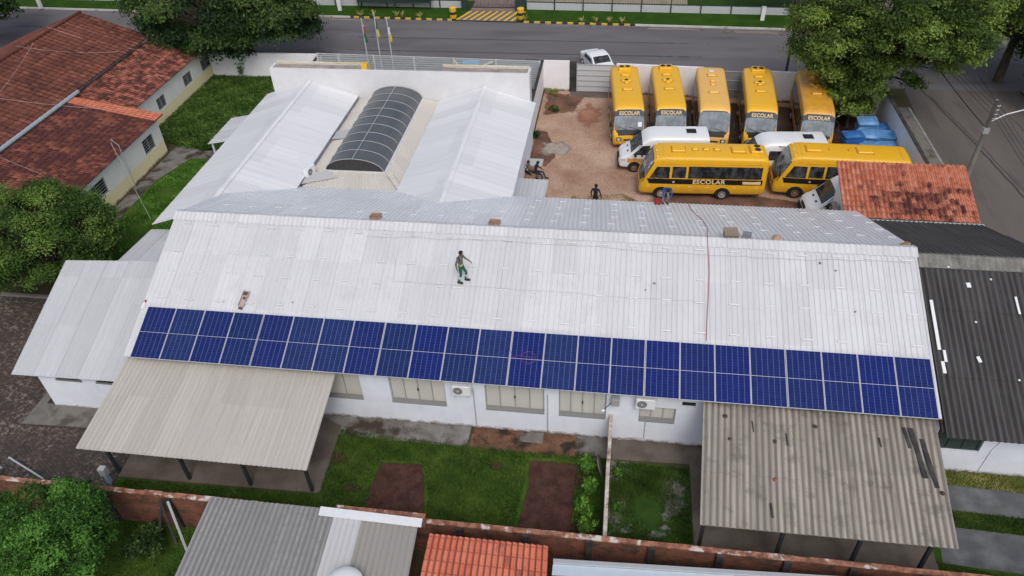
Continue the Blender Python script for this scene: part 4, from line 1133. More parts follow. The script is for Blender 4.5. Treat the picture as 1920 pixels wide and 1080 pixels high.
M['slat'] = plain('grey_slats', (0.50, 0.53, 0.56), 0.5, 0.2)
px_ = [-24.1, -22.35, -19.45, -16.2, -13.0, -9.66, -6.25]
fz = lambda x: lerp(2.70, 2.42, (x+24.1)/17.85)
for a, b in zip(px_[:-1], px_[1:]):
    s = MB(); n = 13
    for k in range(n):
        f_ = (k+0.5)/n
        s.bar((a+0.05, 55.0, 0.15+(fz(a)-0.2)*f_), (b-0.05, 55.0, 0.15+(fz(b)-0.2)*f_), 0.03, 0.125)
    s.build('slat_panel', M['slat'], fn, local=False)
for x in px_:
    MB().bar((x, 54.99, 0), (x, 54.99, fz(x)+0.03), 0.11).build('post', M['alu'], fn, local=False)
MB().bar((px_[0], 55.0, fz(-24.1)), (px_[-1], 55.0, fz(-6.25)), 0.05, 0.05).build('top_rail', M['alu'], fn, local=False)
e = MB()
e.box((-12.3, 54.93, 1.9), (-11.0, 54.965, 2.4))
eo = e.build('emblem_plate', M['blue_sign'], fn, local=False)
e = MB().bar((-12.95, 54.92, 2.35), (-12.45, 54.92, 1.75), 0.04, 0.12).bar((-9.9, 54.92, 2.35), (-11.2, 54.92, 1.8), 0.04, 0.12)
e.build('emblem_bar', plain('cream_paint', (0.75, 0.74, 0.66), 0.6), fn, local=False)
# ------------------------------------------------------------------ left houses
hb = thing('tiled_house', 'large house with a long brown clay tile roof at the left edge', 'house', (-43, 45, 0))
BX0, BX1, BY0, BY1 = -43.0, -37.7, 26.0, 54.6
roof_sheet('roof', (BX1, BY0, 4.05), (BX1, BY1, 4.05), (BX0, BY1, 5.85), (BX0, BY0, 5.85), M['tile_brown'], hb, 0.46, 0.07, 'tile', rows(5.5, 0.42), 0.03, 0.04, 0.006, seed=11, label='brown tile slope facing the school')
roof_sheet('roof', (-49.5, BY1, 3.6), (-49.5, BY0, 3.6), (BX0, BY0, 5.85), (BX0, BY1, 5.85), M['tile_brown'], hb, 0.46, 0.07, 'tile', rows(6.6, 0.42), 0.03, 0.04, 0.006, seed=12)
MB().tube([(BX0, BY0, 5.93), (BX0, BY1, 5.93)], 0.11, 8).build('ridge_cap', M['tile_brown'], hb, local=False)
MB().box((-49, 26.5, 0), (-38.3, 54.2, 3.7)).build('wall', M['cream_wall'], hb, local=False)
MB().add([(-38.3, 54.2, 3.7), (-49.0, 54.2, 3.7), (-43, 54.2, 5.7), (-38.3, 54.0, 3.7), (-49.0, 54.0, 3.7), (-43, 54.0, 5.7)], [(0, 1, 2), (5, 4, 3), (0, 2, 5, 3), (1, 4, 5, 2)]).build('gable', M['cream_wall'], hb, local=False)
M['gutter_blue'] = plain('pale_gutter', (0.42, 0.50, 0.54), 0.45, 0.3)
MB().tube([(-37.6, 27, 3.98), (-37.6, 44.4, 3.98)], 0.14, 8).build('gutter', M['gutter_blue'], hb, local=False)
hy = thing('cream_house', 'low cream and white house with patchy red tile roofs and shuttered windows', 'house', (-35, 45, 0))
roof_sheet('roof', (-33.95, 44.0, 2.62), (-33.95, 57.0, 2.62), (-37.9, 57.0, 3.75), (-37.9, 44.0, 3.75), M['tile_mid'], hy, 0.24, 0.05, 'tile', rows(4.1, 0.40), 0.03, 0.03, 0.01, seed=13, label='patchy red tiles over the rear rooms')
roof_sheet('roof', (-31.35, 31.5, 2.72), (-31.35, 43.75, 2.72), (-37.9, 43.75, 3.85), (-37.9, 31.5, 3.85), M['tile_front'], hy, 0.22, 0.05, 'tile', rows(6.6, 0.38), 0.03, 0.03, 0.008, seed=14, label='blackened red tiles over the front rooms')
M['tile_clean'] = tile_roof_mat('clean_tile_edge', (0.47, 0.15, 0.085), (0.54, 0.20, 0.12), (0.3, 0.1, 0.06), 0.22, 0.38, 0.62, 0.75)
roof_sheet('verge_tiles', (-31.33, 42.75, 2.78), (-31.33, 43.8, 2.78), (-37.9, 43.8, 3.92), (-37.9, 42.95, 3.92), M['tile_clean'], hy, 0.22, 0.05, 'tile', rows(6.6, 0.38), 0.03, 0.04, 0.004, seed=15)
w = MB()
hA = [(46.0+1.6, 48.8, 1.0, 1.92), (51.75, 53.1, 1.0, 1.92), (54.8, 56.4, 1.0, 1.92)]
wall_y(w, 43.5, 56.9, -34.4, -34.2, 0, 2.66, hA)
hB = [(34.55, 36.5, 1.05, 2.12), (41.1, 42.45, 1.0, 2.05)]
wall_y(w, 32.0, 43.42, -31.9, -31.7, 0, 2.75, hB)
w.box((-38, 43.22, 0), (-31.9, 43.42, 2.7)).box((-38, 56.7, 0), (-34.4, 56.9, 2.7))
w.build('wall', M['cream_wall'], hy, local=False)
for xx, hs in ((-34.2, hA), (-31.7, hB)):
    for ya, yb, za, zc in hs:
        f = MB()
        f.box((xx-0.09, ya, za), (xx-0.05, ya+0.06, zc)).box((xx-0.09, yb-0.06, za), (xx-0.05, yb, zc)).box((xx-0.09, ya, za), (xx-0.05, yb, za+0.05)).box((xx-0.09, ya, zc-0.05), (xx-0.05, yb, zc)).box((xx-0.09, (ya+yb)/2-0.02, za), (xx-0.05, (ya+yb)/2+0.02, zc))
        for k in range(6):
            z = lerp(za+0.1, zc-0.08, k/5)
            f.box((xx-0.085, ya+0.06, z-0.012), (xx-0.055, yb-0.06, z+0.012))
        wo_ = f.build('window', M['frame_grey'], hy, local=False)
        s = MB().box((xx-0.13, ya, za), (xx-0.10, yb, zc)); s.v = [Vector(p)-Vector(hy.location) for p in s.v]
        s.build('pane', M['glass'], wo_)
# ------------------------------------------------------------------ neighbours in front
nb = thing('grey_roofed_shed', 'neighbouring shed with a dark grey corrugated roof and one paler sheet', 'shed', (-10, 12.4, 0))
A_, B_, C_, D_ = (-14.1, 9.0, 1.75), (-5.95, 9.0, 1.75), (-6.12, 14.5, 2.58), (-13.98, 14.5, 2.58)
def nbp(u, v, dz=0.0):
    a, b, c, d = [Vector(p) for p in (A_, B_, C_, D_)]
    p = a*(1-u)*(1-v)+b*u*(1-v)+c*u*v+d*(1-u)*v
    return (p.x, p.y, p.z+dz)
roof_sheet('roof', A_, nbp(0.61, 0), nbp(0.61, 1), D_, M['roof_grey'], nb, 0.2, 0.045, 'sine', (), 0, 0.02, 0.004, label='dark mossy corrugated part')
roof_sheet('roof', nbp(0.61, 0, 0.03), nbp(0.74, 0, 0.03), nbp(0.74, 1, 0.03), nbp(0.61, 1, 0.03), M['roof_sheet_pale'], nb, 0.2, 0.03, 'sine', (), 0, 0.02, label='pale replacement sheet')
roof_sheet('roof', nbp(0.74, 0), B_, C_, nbp(0.74, 1), M['roof_grey_plain'], nb, 0.2, 0.045, 'sine', (), 0, 0.02, 0.003, label='plain grey corrugated part')
MB().slab([(-9.75, 14.18, 2.62), (-5.98, 14.12, 2.62), (-5.98, 14.42, 2.70), (-9.75, 14.5, 2.70)], 0.03).build('flashing', M['alu'], nb, local=False)
MB().box((-13.6, 9.2, 0), (-6.5, 14.2, 1.75)).build('wall', M['brick_side'], nb, local=False)
MB().box((-9.2, 14.52, 2.0), (-6.0, 14.68, 2.5)).box((-9.25, 14.5, 2.5), (-5.95, 14.70, 2.58)).single('brick_ledge', M['coping'], 'orange brick ledge behind the grey shed roof', 'ledge')
oh = thing('orange_tiled_house', 'neighbouring house with bright orange clay tiles at the bottom edge', 'house', (-3.5, 11.5, 0))
roof_sheet('roof', (-5.75, 8.0, 1.3), (-1.2, 8.0, 1.3), (-1.5, 13.95, 2.55), (-5.65, 13.95, 2.55), M['tile_new'], oh, 0.22, 0.055, 'tile', rows(6.1, 0.40), 0.035, 0.03, 0.006, seed=21)
MB().box((-5.4, 8, 0), (-1.6, 13.7, 1.35)).build('wall', M['brick_side'], oh, local=False)
o2 = thing('gutter_house', 'low tiled neighbour house with a wide pale blue gutter below the brick wall', 'house', (7, 12, 0))
roof_sheet('roof', (-1.3, 8.0, 1.1), (17, 8.6, 1.1), (17, 13.95, 2.1), (-1.3, 13.05, 2.1), M['tile_new'], o2, 0.22, 0.055, 'tile', rows(5.3, 0.40), 0.035, 0.03, 0.006, seed=22)
g_ = MB()
g_.slab([(-1.3, 13.08, 2.28), (17, 14.0, 2.28), (17, 14.34, 2.28), (-1.3, 13.46, 2.28)], 0.05)
g_.build('gutter', plain('pale_blue_metal', (0.52, 0.60, 0.68), 0.4, 0.1), o2, local=False)
MB().bar((-1.3, 13.54, 2.32), (17, 14.42, 2.32), 0.14, 0.12).build('gutter_rim', M['steel'], o2, local=False)
MB().prism([(-1.2, 8.2), (17, 8.8), (17, 13.9), (-1.2, 13.2)], 0, 1.2).build('wall', M['brick_side'], o2, local=False)
wt = thing('water_tank', 'white domed water tank at the bottom edge of the grey shed roof', 'water tank', (-8.0, 11.72, 2.2))
MB().lathe([(0.55, 0), (0.58, 0.2), (0.60, 0.42)], n=24).build('tank', M['white_paint'], wt, auto=40)
MB().lathe([(0.64, 0.42), (0.64, 0.49), (0.54, 0.60), (0.34, 0.69), (0.05, 0.73)], n=24).build('lid', M['white_paint'], wt, auto=40)
# ------------------------------------------------------------------ beyond the street
M['gp'] = plain('green_fence_paint', (0.02, 0.045, 0.035), 0.6)
fw = thing('perimeter_fence', 'low white wall with a tall dark green fence beyond the street, left of the gateway', 'fence', (-50, 74, 0))
def fence_run(t, x0, x1, y0, y1, step):
    MB().prism([(x0, y0), (x1, y1), (x1, y1+0.15), (x0, y0+0.15)], 0, 0.75).build('plinth', plain('pale_plinth', (0.50, 0.52, 0.54), 0.8), t, local=False)
    n = max(1, round((x1-x0)/step))
    for k in range(n+1):
        x = lerp(x0+0.06, x1-0.06, k/n); y = lerp(y0, y1, k/n)
        MB().bar((x, y-0.06, 0), (x, y-0.06, 2.3), 0.1).build('post', M['gp'], t, local=False)
    g2 = MB()
    q = x0
    while q < x1:
        y = lerp(y0, y1, (q-x0)/(x1-x0))+0.07
        g2.bar((q, y, 0.75), (q, y, 2.2), 0.022); q += 0.16
    for z in (0.85, 1.5, 2.15): g2.bar((x0, y0+0.07, z), (x1, y1+0.07, z), 0.035)
    g2.build('mesh_panel', M['gp'], t, local=False)
fence_run(fw, -70, -15.4, 74.6, 73.1, 2.75)
f2 = thing('perimeter_fence', 'low white wall with a tall dark green fence beyond the street, right of the gateway', 'fence', (2, 72.8, 0))
fence_run(f2, -9.6, 15.4, 72.95, 72.2, 2.75)
for x, lb in ((-15.6, 'left'), (-10.1, 'right')):
    t = thing('gate_pillar', 'dark green pillar with a white cap %s of the gateway across the street' % lb, 'gate pillar', (x, 72.7, 0))
    s_ = 0.55 if lb == 'left' else 0.95
    MB().bbox((0, 0, 0), (s_, 0.6, 1.75), 0.02).build('shaft', M['gp'], t)
    MB().bbox((0, 0, 1.75), (s_+0.15, 0.75, 0.4), 0.03).build('cap', M['white_paint'], t)
gt = thing('barred_gate', 'closed barred gate between the two green pillars across the street', 'gate', (-12.9, 73.2, 0))
g2 = MB()
for k in range(34): g2.bar((-2.3+k*0.135, 0, 0.15), (-2.3+k*0.135, 0, 1.9), 0.03)
g2.build('bars', M['dark_steel'], gt)
MB().bar((-2.35, 0, 0.2), (2.25, 0, 0.2), 0.06).bar((-2.35, 0, 1.85), (2.25, 0, 1.85), 0.06).build('frame', M['dark_steel'], gt)
sh = thing('bus_shelter', 'dark green street shelter on the far verge behind the flagpoles', 'shelter', (-22.8, 72.9, 0))
roof_sheet('roof', (-26.6, 72.2, 1.55), (-18.7, 71.9, 1.55), (-18.7, 74.4, 1.75), (-26.6, 74.7, 1.75), plain('dark_shelter_roof', (0.045, 0.055, 0.06), 0.5), sh, 0.22, 0.03, 'trap', (), 0, 0.05)
MB().box((-26.4, 72.3, 0.85), (-18.9, 72.38, 1.5)).build('front_board', M['gp'], sh, local=False)
for x in (-26.3, -22.6, -19.0):
    for y in (72.45, 74.2): MB().bar((x, y, 0), (x, y, 1.55), 0.12).build('post', M['gp'], sh, local=False)
# ------------------------------------------------------------------ lettering
def text_mesh(txt, size, name, mat, mtx, parent, bold=0.0, width=None):
    cu = bpy.data.curves.new('letters', 'FONT')
    cu.body = txt; cu.size = size; cu.align_x = 'CENTER'; cu.align_y = 'CENTER'
    cu.extrude = 0.006; cu.offset = bold; cu.space_character = 1.08
    o = bpy.data.objects.new('letters', cu)
    COL.objects.link(o)
    bpy.context.view_layer.update()
    me = bpy.data.meshes.new_from_object(o.evaluated_get(bpy.context.evaluated_depsgraph_get()))
    bpy.data.objects.remove(o)
    if width:
        xs = [v.co.x for v in me.vertices]
        me.transform(Matrix.Diagonal((width/(max(xs)-min(xs)), 1, 1, 1)))
    me.transform(mtx)
    me.materials.clear(); me.materials.append(mat)
    me.name = name
    t = bpy.data.objects.new(name, me)
    COL.objects.link(t)
    t.parent = parent
    return t
def frame_mtx(org, xa, ya):
    xa = Vector(xa).normalized(); ya = Vector(ya).normalized(); za = xa.cross(ya)
    m = Matrix((xa, ya, za)).transposed().to_4x4()
    m.translation = Vector(org)
    return m
# ------------------------------------------------------------------ vehicles: a loft of cross-sections along x (front is +x)
class Loft:
    def __init__(s, st, tum, zb, crown=0.03):
        s.st = sorted(st); s.tum = tum; s.zb = zb; s.crown = crown
    def at(s, x):
        st = s.st
        if x <= st[0][0]: return st[0][1:]
        if x >= st[-1][0]: return st[-1][1:]
        for a, b in zip(st, st[1:]):
            if a[0] <= x <= b[0]:
                f = (x-a[0])/(b[0]-a[0])
                return tuple(lerp(p, q, f) for p, q in zip(a[1:], b[1:]))
    def hw(s, x, z):
        z0, h, w, r = s.at(x)
        def base(zz): return w*(1 - s.tum*max(0, zz-s.zb))
        if z <= h-r: 
            k = max(0, (z0+0.12-z)/0.12)
            return base(z) - 0.05*k*k
        d = min(1, (z-(h-r))/r)
        return base(h-r) - r + r*math.sqrt(max(0, 1-d*d))
    def ring(s, x):
        z0, h, w, r = s.at(x)
        zs = [z0, z0+0.06, z0+0.12] + [lerp(z0+0.12, h-r, k/4) for k in range(1, 5)]
        zs += [h-r+r*math.sin(k*math.pi/10) for k in range(1, 6)]
        side = [(s.hw(x, z), z) for z in zs]
        wt = side[-1][0]
        top = [(wt*t, h+s.crown*(1-t*t)) for t in (0.75, 0.4, 0, -0.4, -0.75)]
        return [Vector((x, y, z)) for y, z in side] + [Vector((x, y, z)) for y, z in top] + [Vector((x, -y, z)) for y, z in reversed(side)]
    def body(s, mat, parent, xs, name='body'):
        mb = MB()
        rg = [s.ring(x) for x in xs]
        n = len(rg[0]); vs = sum(rg, [])
        fs = []
        for j in range(len(rg)-1):
            for i in range(n):
                k = (i+1) % n
                fs.append((j*n+i, j*n+k, (j+1)*n+k, (j+1)*n+i))
        fs.append(tuple(range(n-1, -1, -1)))
        fs.append(tuple((len(rg)-1)*n+i for i in range(n)))
        mb.add(vs, fs)
        me = mb
        o = me.build(name, mat, parent, auto=42)
        bm = bmesh.new(); bm.from_mesh(o.data)
        bmesh.ops.recalc_face_normals(bm, faces=bm.faces)
        bm.to_mesh(o.data); bm.free()
        return o
    def side(s, name, x0, x1, z0, z1, sd, mat, parent, off=0.012, x0t=None, x1t=None, nu=6, nv=3, z0b=None, z1b=None):
        """panel on one flank; x0t, x1t are the x at its top edge; z0b / z1b the z at the x1 end"""
        x0t = x0 if x0t is None else x0t; x1t = x1 if x1t is None else x1t
        z0b = z0 if z0b is None else z0b; z1b = z1 if z1b is None else z1b
        def fn(u, v):
            z = lerp(lerp(z0, z0b, u), lerp(z1, z1b, u), v)
            x = lerp(lerp(x0, x0t, v), lerp(x1, x1t, v), u)
            return (x, sd*(s.hw(x, z)+off), z)
        return MB().grid(fn, nu, nv, skirt=(0, -sd*(off+0.02), 0)).build(name, mat, parent)
    def top(s, name, x0, x1, t0, t1, mat, parent, off=0.012, nu=6, nv=4, inset=0.0):
        def fn(u, v):
            x = lerp(x0, x1, v); t = lerp(t0, t1, u)
            z0, h, w, r = s.at(x)
            dx = 0.02
            h2 = s.at(x+dx)[1]; h1 = s.at(x-dx)[1]
            sl = Vector((-(h2-h1)/(2*dx), 0, 1)).normalized()
            wt = s.hw(x, h) + (r*0.85 if inset else 0)
            zz = h+s.crown*(1-t*t)
            if inset and abs(t) > 0.8: zz -= inset*(abs(t)-0.8)/0.2
            return Vector((x, wt*t, zz)) + sl*off
        return MB().grid(fn, nu, nv, skirt=(-0.02, 0, -0.01)).build(name, mat, parent, smooth=False)
def wheel(parent, x, sd, y, r, w, hub):
    wh = MB()
    wh.lathe([(r*0.60, -w/2), (r*0.93, -w/2), (r, -w/2+0.03), (r, w/2-0.03), (r*0.93, w/2), (r*0.60, w/2)], (x, y, r), 20, 'y')
    o = wh.build('wheel', M['tyre'], parent, auto=35)
    MB().lathe([(r*0.60, -0.02), (r*0.58, 0.03), (r*0.40, 0.01), (r*0.22, 0.03), (r*0.2, 0.07), (0.03, 0.08)] if sd > 0 else
               [(0.03, -0.08), (r*0.2, -0.07), (r*0.22, -0.03), (r*0.40, -0.01), (r*0.58, -0.03), (r*0.60, 0.02)], (x, y+sd*w/2, r), 20, 'y').build('rim', hub, o, auto=35)
    return o
BUS_ST = [(-3.76, 0.55, 2.45, 0.94, 0.18), (-3.72, 0.48, 2.64, 1.01, 0.2), (-3.6, 0.42, 2.78, 1.06, 0.21), (-3.3, 0.40, 2.82, 1.09, 0.22), (0, 0.38, 2.84, 1.09, 0.22),
          (2.4, 0.38, 2.83, 1.09, 0.22), (2.75, 0.36, 2.78, 1.08, 0.22), (2.93, 0.36, 2.68, 1.07, 0.19), (3.02, 0.36, 2.57, 1.07, 0.14), (3.62, 0.36, 1.34, 1.05, 0.07),
          (3.70, 0.36, 1.16, 1.01, 0.07), (3.77, 0.38, 1.02, 0.96, 0.08), (3.81, 0.44, 0.90, 0.88, 0.08), (3.83, 0.50, 0.78, 0.80, 0.07)]
def hatch(mb, x, y, l, w, h, z=2.87):
    mb.bbox((x, y, z-0.03), (l, w, h+0.03), min(0.05, h*0.7))
M['band_tint'] = plain('band_tint', (0.05, 0.055, 0.065), 0.4)
M['bus_seal_shade'] = plain('shade_dark_seal', (0.38, 0.19, 0.02), 0.7)
def make_bus(label, loc, rz, paint, roof='cross', sign=True, ac=True, flank=False, rusty=False, group='parked yellow school buses'):
    t = thing('school_bus', label, 'bus', loc, rz, group)
    lf = Loft(BUS_ST, 0.055, 1.2, 0.035)
    body = lf.body(paint, t, [-3.76, -3.72, -3.6, -3.3, -2.5, -1.5, -0.5, 0.5, 1.5, 2.4, 2.75, 2.93, 3.02, 3.14, 3.26, 3.38, 3.50, 3.62, 3.70, 3.77, 3.81, 3.83])
    ws = lf.top('windscreen', 3.60, 3.04, -1, 1, M['windshield'], t, 0.016, 10, 6, inset=0.06)
    fr_ = lf.top('windscreen_surround', 3.66, 3.01, -1.04, 1.04, M['black_gloss'], t, 0.006, 10, 6, inset=0.07)
    sl = Vector((-0.60, 0, 1.23)).normalized()
    nn = Vector((1.23, 0, 0.60)).normalized()
    if sign:
        bnd = lf.top('destination_band', 3.19, 3.035, -0.99, 0.99, M['band_tint'], t, 0.022, 8, 2, inset=0.055)
        p = Vector((3.112, 0, 2.385)) + nn*0.068
        text_mesh('ESCOLAR', 0.33, 'lettering', M['cream_letter'], frame_mtx(p, (0, 1, 0), sl), t, 0.010, 1.38)
    p = Vector((3.60, 0, 1.38)) + nn*0.05
    wp = MB()
    wp.tube([p+Vector((0, -0.1, 0)), p+sl*0.26+Vector((0.0, -0.75, 0))], 0.016, 5)
    wp.tube([p+Vector((0, 0.7, 0)), p+sl*0.24+Vector((0.0, -0.05, 0))], 0.016, 5)
    wp.build('wiper', M['black'], t)
    # nose: lamps, bumper line, dark mask below the glass
    lf.top('front_mask', 3.76, 3.66, -0.80, 0.80, M['black_gloss'], t, 0.008, 6, 1)
    for sd in (-1, 1):
        MB().bbox((3.795, sd*0.66, 0.70), (0.10, 0.36, 0.24), 0.03).build('lamp_housing', M['black'], t)
        hl = MB().bbox((3.81, sd*0.67, 0.73), (0.10, 0.26, 0.17), 0.03)
        hl.build('headlight', M['lamp_glass'], t)
        MB().bbox((3.80, sd*0.55, 0.52), (0.09, 0.14, 0.09), 0.02).build('fog_light', M['amber'], t)
        # mirrors
        m_ = MB().tube([(3.10, sd*1.0, 2.35), (3.5, sd*1.2, 2.3), (3.6, sd*1.24, 2.0)], 0.02, 6)
        m_.bbox((3.6, sd*1.24, 1.62), (0.1, 0.18, 0.38), 0.03)
        m_.build('mirror', M['black'], t)
        # flank glass
        dz = (1.50, 2.24)
        lf.side('window_band', -3.42, 0.92, 1.47, 2.27, sd, M['black_gloss'], t, 0.006, nu=12)
        for a, b in ((-3.40, -2.72), (-2.68, -1.52), (-1.48, -0.32), (-0.28, 0.90), (1.06, 1.88)):
            lf.side('window', a, b, dz[0], dz[1], sd, M['glass'], t, 0.013)
            lf.side('window_rail', a+0.02, b-0.02, 1.98, 2.0, sd, M['dark_steel'], t, 0.02, nu=4, nv=1)
        lf.side('window', 2.03, 3.22, 1.46, 2.22, sd, M['glass'], t, 0.013, x1t=2.80)
        lf.side('stripe', -3.52, 3.22, 1.08, 1.42, sd, M['black_gloss'], t, 0.010, x1t=3.36, nu=12)
        lf.side('drip_rail', -3.4, 2.7, 2.40, 2.43, sd, M['bus_dirty'], t, 0.012, nu=12, nv=1)
        for k, x in enumerate((3.25, 1.45, 0.75, -0.3, -1.9, -3.2)):
            lf.side('reflector', x-0.09, x+0.09, 0.84, 0.93, sd, M['amber'], t, 0.014, nu=1, nv=1)
        yy = 1.09
        if flank or sd == 1:
            org = Vector((-0.65, sd*(lf.hw(0, 1.25)+0.020), 1.25))
            if flank:
                text_mesh('ESCOLAR', 0.40, 'lettering', M['cream_letter'], frame_mtx(org+Vector((0.3, 0, 0)), (-sd, 0, 0), (0, 0, 1)), t, 0.012, 1.95)
            lf.side('plate', -3.42, -2.35, 1.14, 1.32, sd, M['cream_letter'], t, 0.018)
            q = MB().lathe([(0.001, 0), (0.07, 0.006), (0.06, 0.02), (0.001, 0.02)], (1.75, sd*(lf.hw(1.75, 1.2)+0.012), 1.22), 12, 'y')
            q.build('access_symbol', M['lamp_glass'], t)
            lf.side('hatch_outline', 0.1, 0.45, 0.62, 0.72, sd, M['bus_dirty'], t, 0.012)
            lf.side('hatch_outline', -0.75, -0.4, 0.62, 0.72, sd, M['bus_dirty'], t, 0.012)
        for x in (2.45, -1.24):
            ar = MB()
            pts = [(x+0.50*math.cos(a), 0.42+0.50*math.sin(a)) for a in [math.pi*k/14 for k in range(15)]]
            ar.add([(px, sd*(lf.hw(x, 0.7)+0.012), pz-0.06) for px, pz in pts] + [(px, sd*(lf.hw(x, 0.7)-0.04), pz-0.06) for px, pz in pts],
                   [tuple(range(15)), tuple(range(29, 14, -1))] + [(i, i+1, 16+i, 15+i) for i in range(14)])
            ar.build('wheel_arch', M['gap'], t)
            wheel(t, x, sd, sd*0.965, 0.385, 0.24, M['rust_hub'] if rusty else M['hub'])
    MB().bbox((3.80, 0, 0.72), (0.08, 0.7, 0.12), 0.02).build('grille', M['black'], t)
    MB().bbox((3.82, 0, 0.54), (0.06, 0.4, 0.12), 0.01).build('number_plate', M['lamp_glass'], t)
    ub = MB().box((-3.5, -0.85, 0.25), (3.4, 0.85, 0.42))
    ub.build('chassis', M['gap'], t)
    # roof fittings
    if ac:
        a = MB(); hatch(a, -3.05, 0, 0.75, 0.95, 0.17)
        ao = a.build('air_conditioner', paint, t)
        for y in (-0.21, 0.21):
            MB().lathe([(0.18, 0.12), (0.18, 0.152), (0.14, 0.165), (0.02, 0.165)], (-3.10, y, 2.905), 16).build('fan', M['black'], ao)
    hs = {'cross': [(-1.9, 0, 0.30, 0.62), (-0.95, 0, 0.34, 0.72), (-0.8, 0, 0.62, 0.32), (0.45, 0, 0.34, 0.66)],
          'pale': [(-2.1, 0, 0.42, 0.62), (-1.05, 0, 0.25, 0.34), (-0.5, 0, 0.32, 0.36), (0.75, 0, 0.3, 0.66)],
          'long': [(1.55, 0, 0.8, 0.72), (0.55, 0, 0.36, 0.30), (-0.1, 0, 0.38, 0.3), (-0.75, 0, 0.38, 0.3), (-2.0, 0, 0.8, 0.72)],
          'two': [(1.7, 0, 0.9, 0.7), (-1.2, 0, 0.9, 0.7), (0.75, 0, 0.16, 0.16), (-0.35, 0, 0.16, 0.16)]}[roof]
    for x, y, l, wd in hs:
        h_ = MB(); hatch(h_, x, y, l, wd, 0.11)
        ho = h_.build('roof_hatch', paint, t)
        MB().bbox((x, y, 2.86), (l+0.07, wd+0.07, 0.022), 0.015).build('seal_shade', M['bus_seal_shade'], ho)  # darker seal ring: contact shade round the hatch put into its colour
    if roof == 'pale':
        h_ = MB(); hatch(h_, -2.85, 0, 0.3, 0.42, 0.08)
        h_.build('roof_hatch', M['lamp_glass'], t, label='pale lamp on the rear of the roof')
    for y in (-0.75, 0, 0.75):
        MB().bbox((2.82, y, 2.74), (0.12, 0.07, 0.07), 0.015).build('marker_lamp', M['amber'], t)
    for x in (2.45, -3.2):
        sm = MB()
        pr = [Vector((x, s_*lf.hw(x, z), z)) for s_ in (1,) for z in (2.4, 2.6, 2.72)] + [Vector((x, tt*lf.hw(x, lf.at(x)[1]), lf.at(x)[1]+0.035*(1-tt*tt))) for tt in (1, 0.5, 0, -0.5, -1)] + [Vector((x, -lf.hw(x, z), z)) for z in (2.72, 2.6, 2.4)]
        sm.tube(pr, 0.012, 4)
        sm.build('roof_seam', M['bus_dirty'], t)
    return t
def bus_at(label, nose, tail, *a, **k):
    n, q = Vector((*nose, 0)), Vector((*tail, 0))
    d = (n-q).normalized()
    c = n - d*3.83
    return make_bus(label, c, math.atan2(d.y, d.x), *a, **k)
b1 = bus_at('leftmost yellow school bus of the back row, its whole front uncovered', (0.76, 46.05), (0.17, 53.6), M['bus'], 'cross')
b2 = bus_at('yellow school bus second from the left in the back row, behind the white van', (3.52, 46.3), (3.16, 53.6), M['bus'], 'cross')
b3 = bus_at('faded yellow school bus in the middle of the back row, no word on its windscreen', (6.32, 46.2), (6.42, 53.3), M['bus_pale'], 'pale', sign=False, ac=False)
b4 = bus_at('yellow school bus in the back row, second from the big tree', (9.33, 46.25), (9.72, 53.5), M['bus'], 'cross')
b5 = bus_at('dusty yellow school bus in the back row parked half under the big tree', (12.88, 46.1), (13.45, 53.2), M['bus_dirty'], 'cross')
bA = bus_at('yellow school bus parked sideways with the big word on its flank', (1.42, 41.12), (9.2, 41.42), M['bus'], 'long', sign=False, flank=True)
bB = bus_at('yellow school bus parked sideways half hidden behind the red tiled hut', (9.55, 41.85), (17.2, 41.70), M['bus'], 'two', sign=False, ac=False, rusty=True)
# fans seen through the windscreen corner and a paper in another
MB().bbox((0, 0, 0), (0.02, 0.28, 0.3), 0.005).build('paper', M['white_paint'], b1).matrix_local = frame_mtx((3.52, 0.72, 1.60), (1.23, 0, 0.6), (0, 1, 0))
MB().bbox((0, 0, 0), (0.02, 0.22, 0.42), 0.005).build('paper', M['white_paint'], bA).matrix_local = frame_mtx((3.30, 0.8, 2.05), (1.23, 0, 0.6), (0, 1, 0))
for y, z, x in ((0.35, 1.75, 3.44), (-0.3, 2.1, 3.27)):
    MB().lathe([(0.001, 0), (0.14, 0), (0.12, 0.03), (0.001, 0.03)], (x+0.03, y, z), 12, 'x').build('cabin_fan', M['black'], bB)
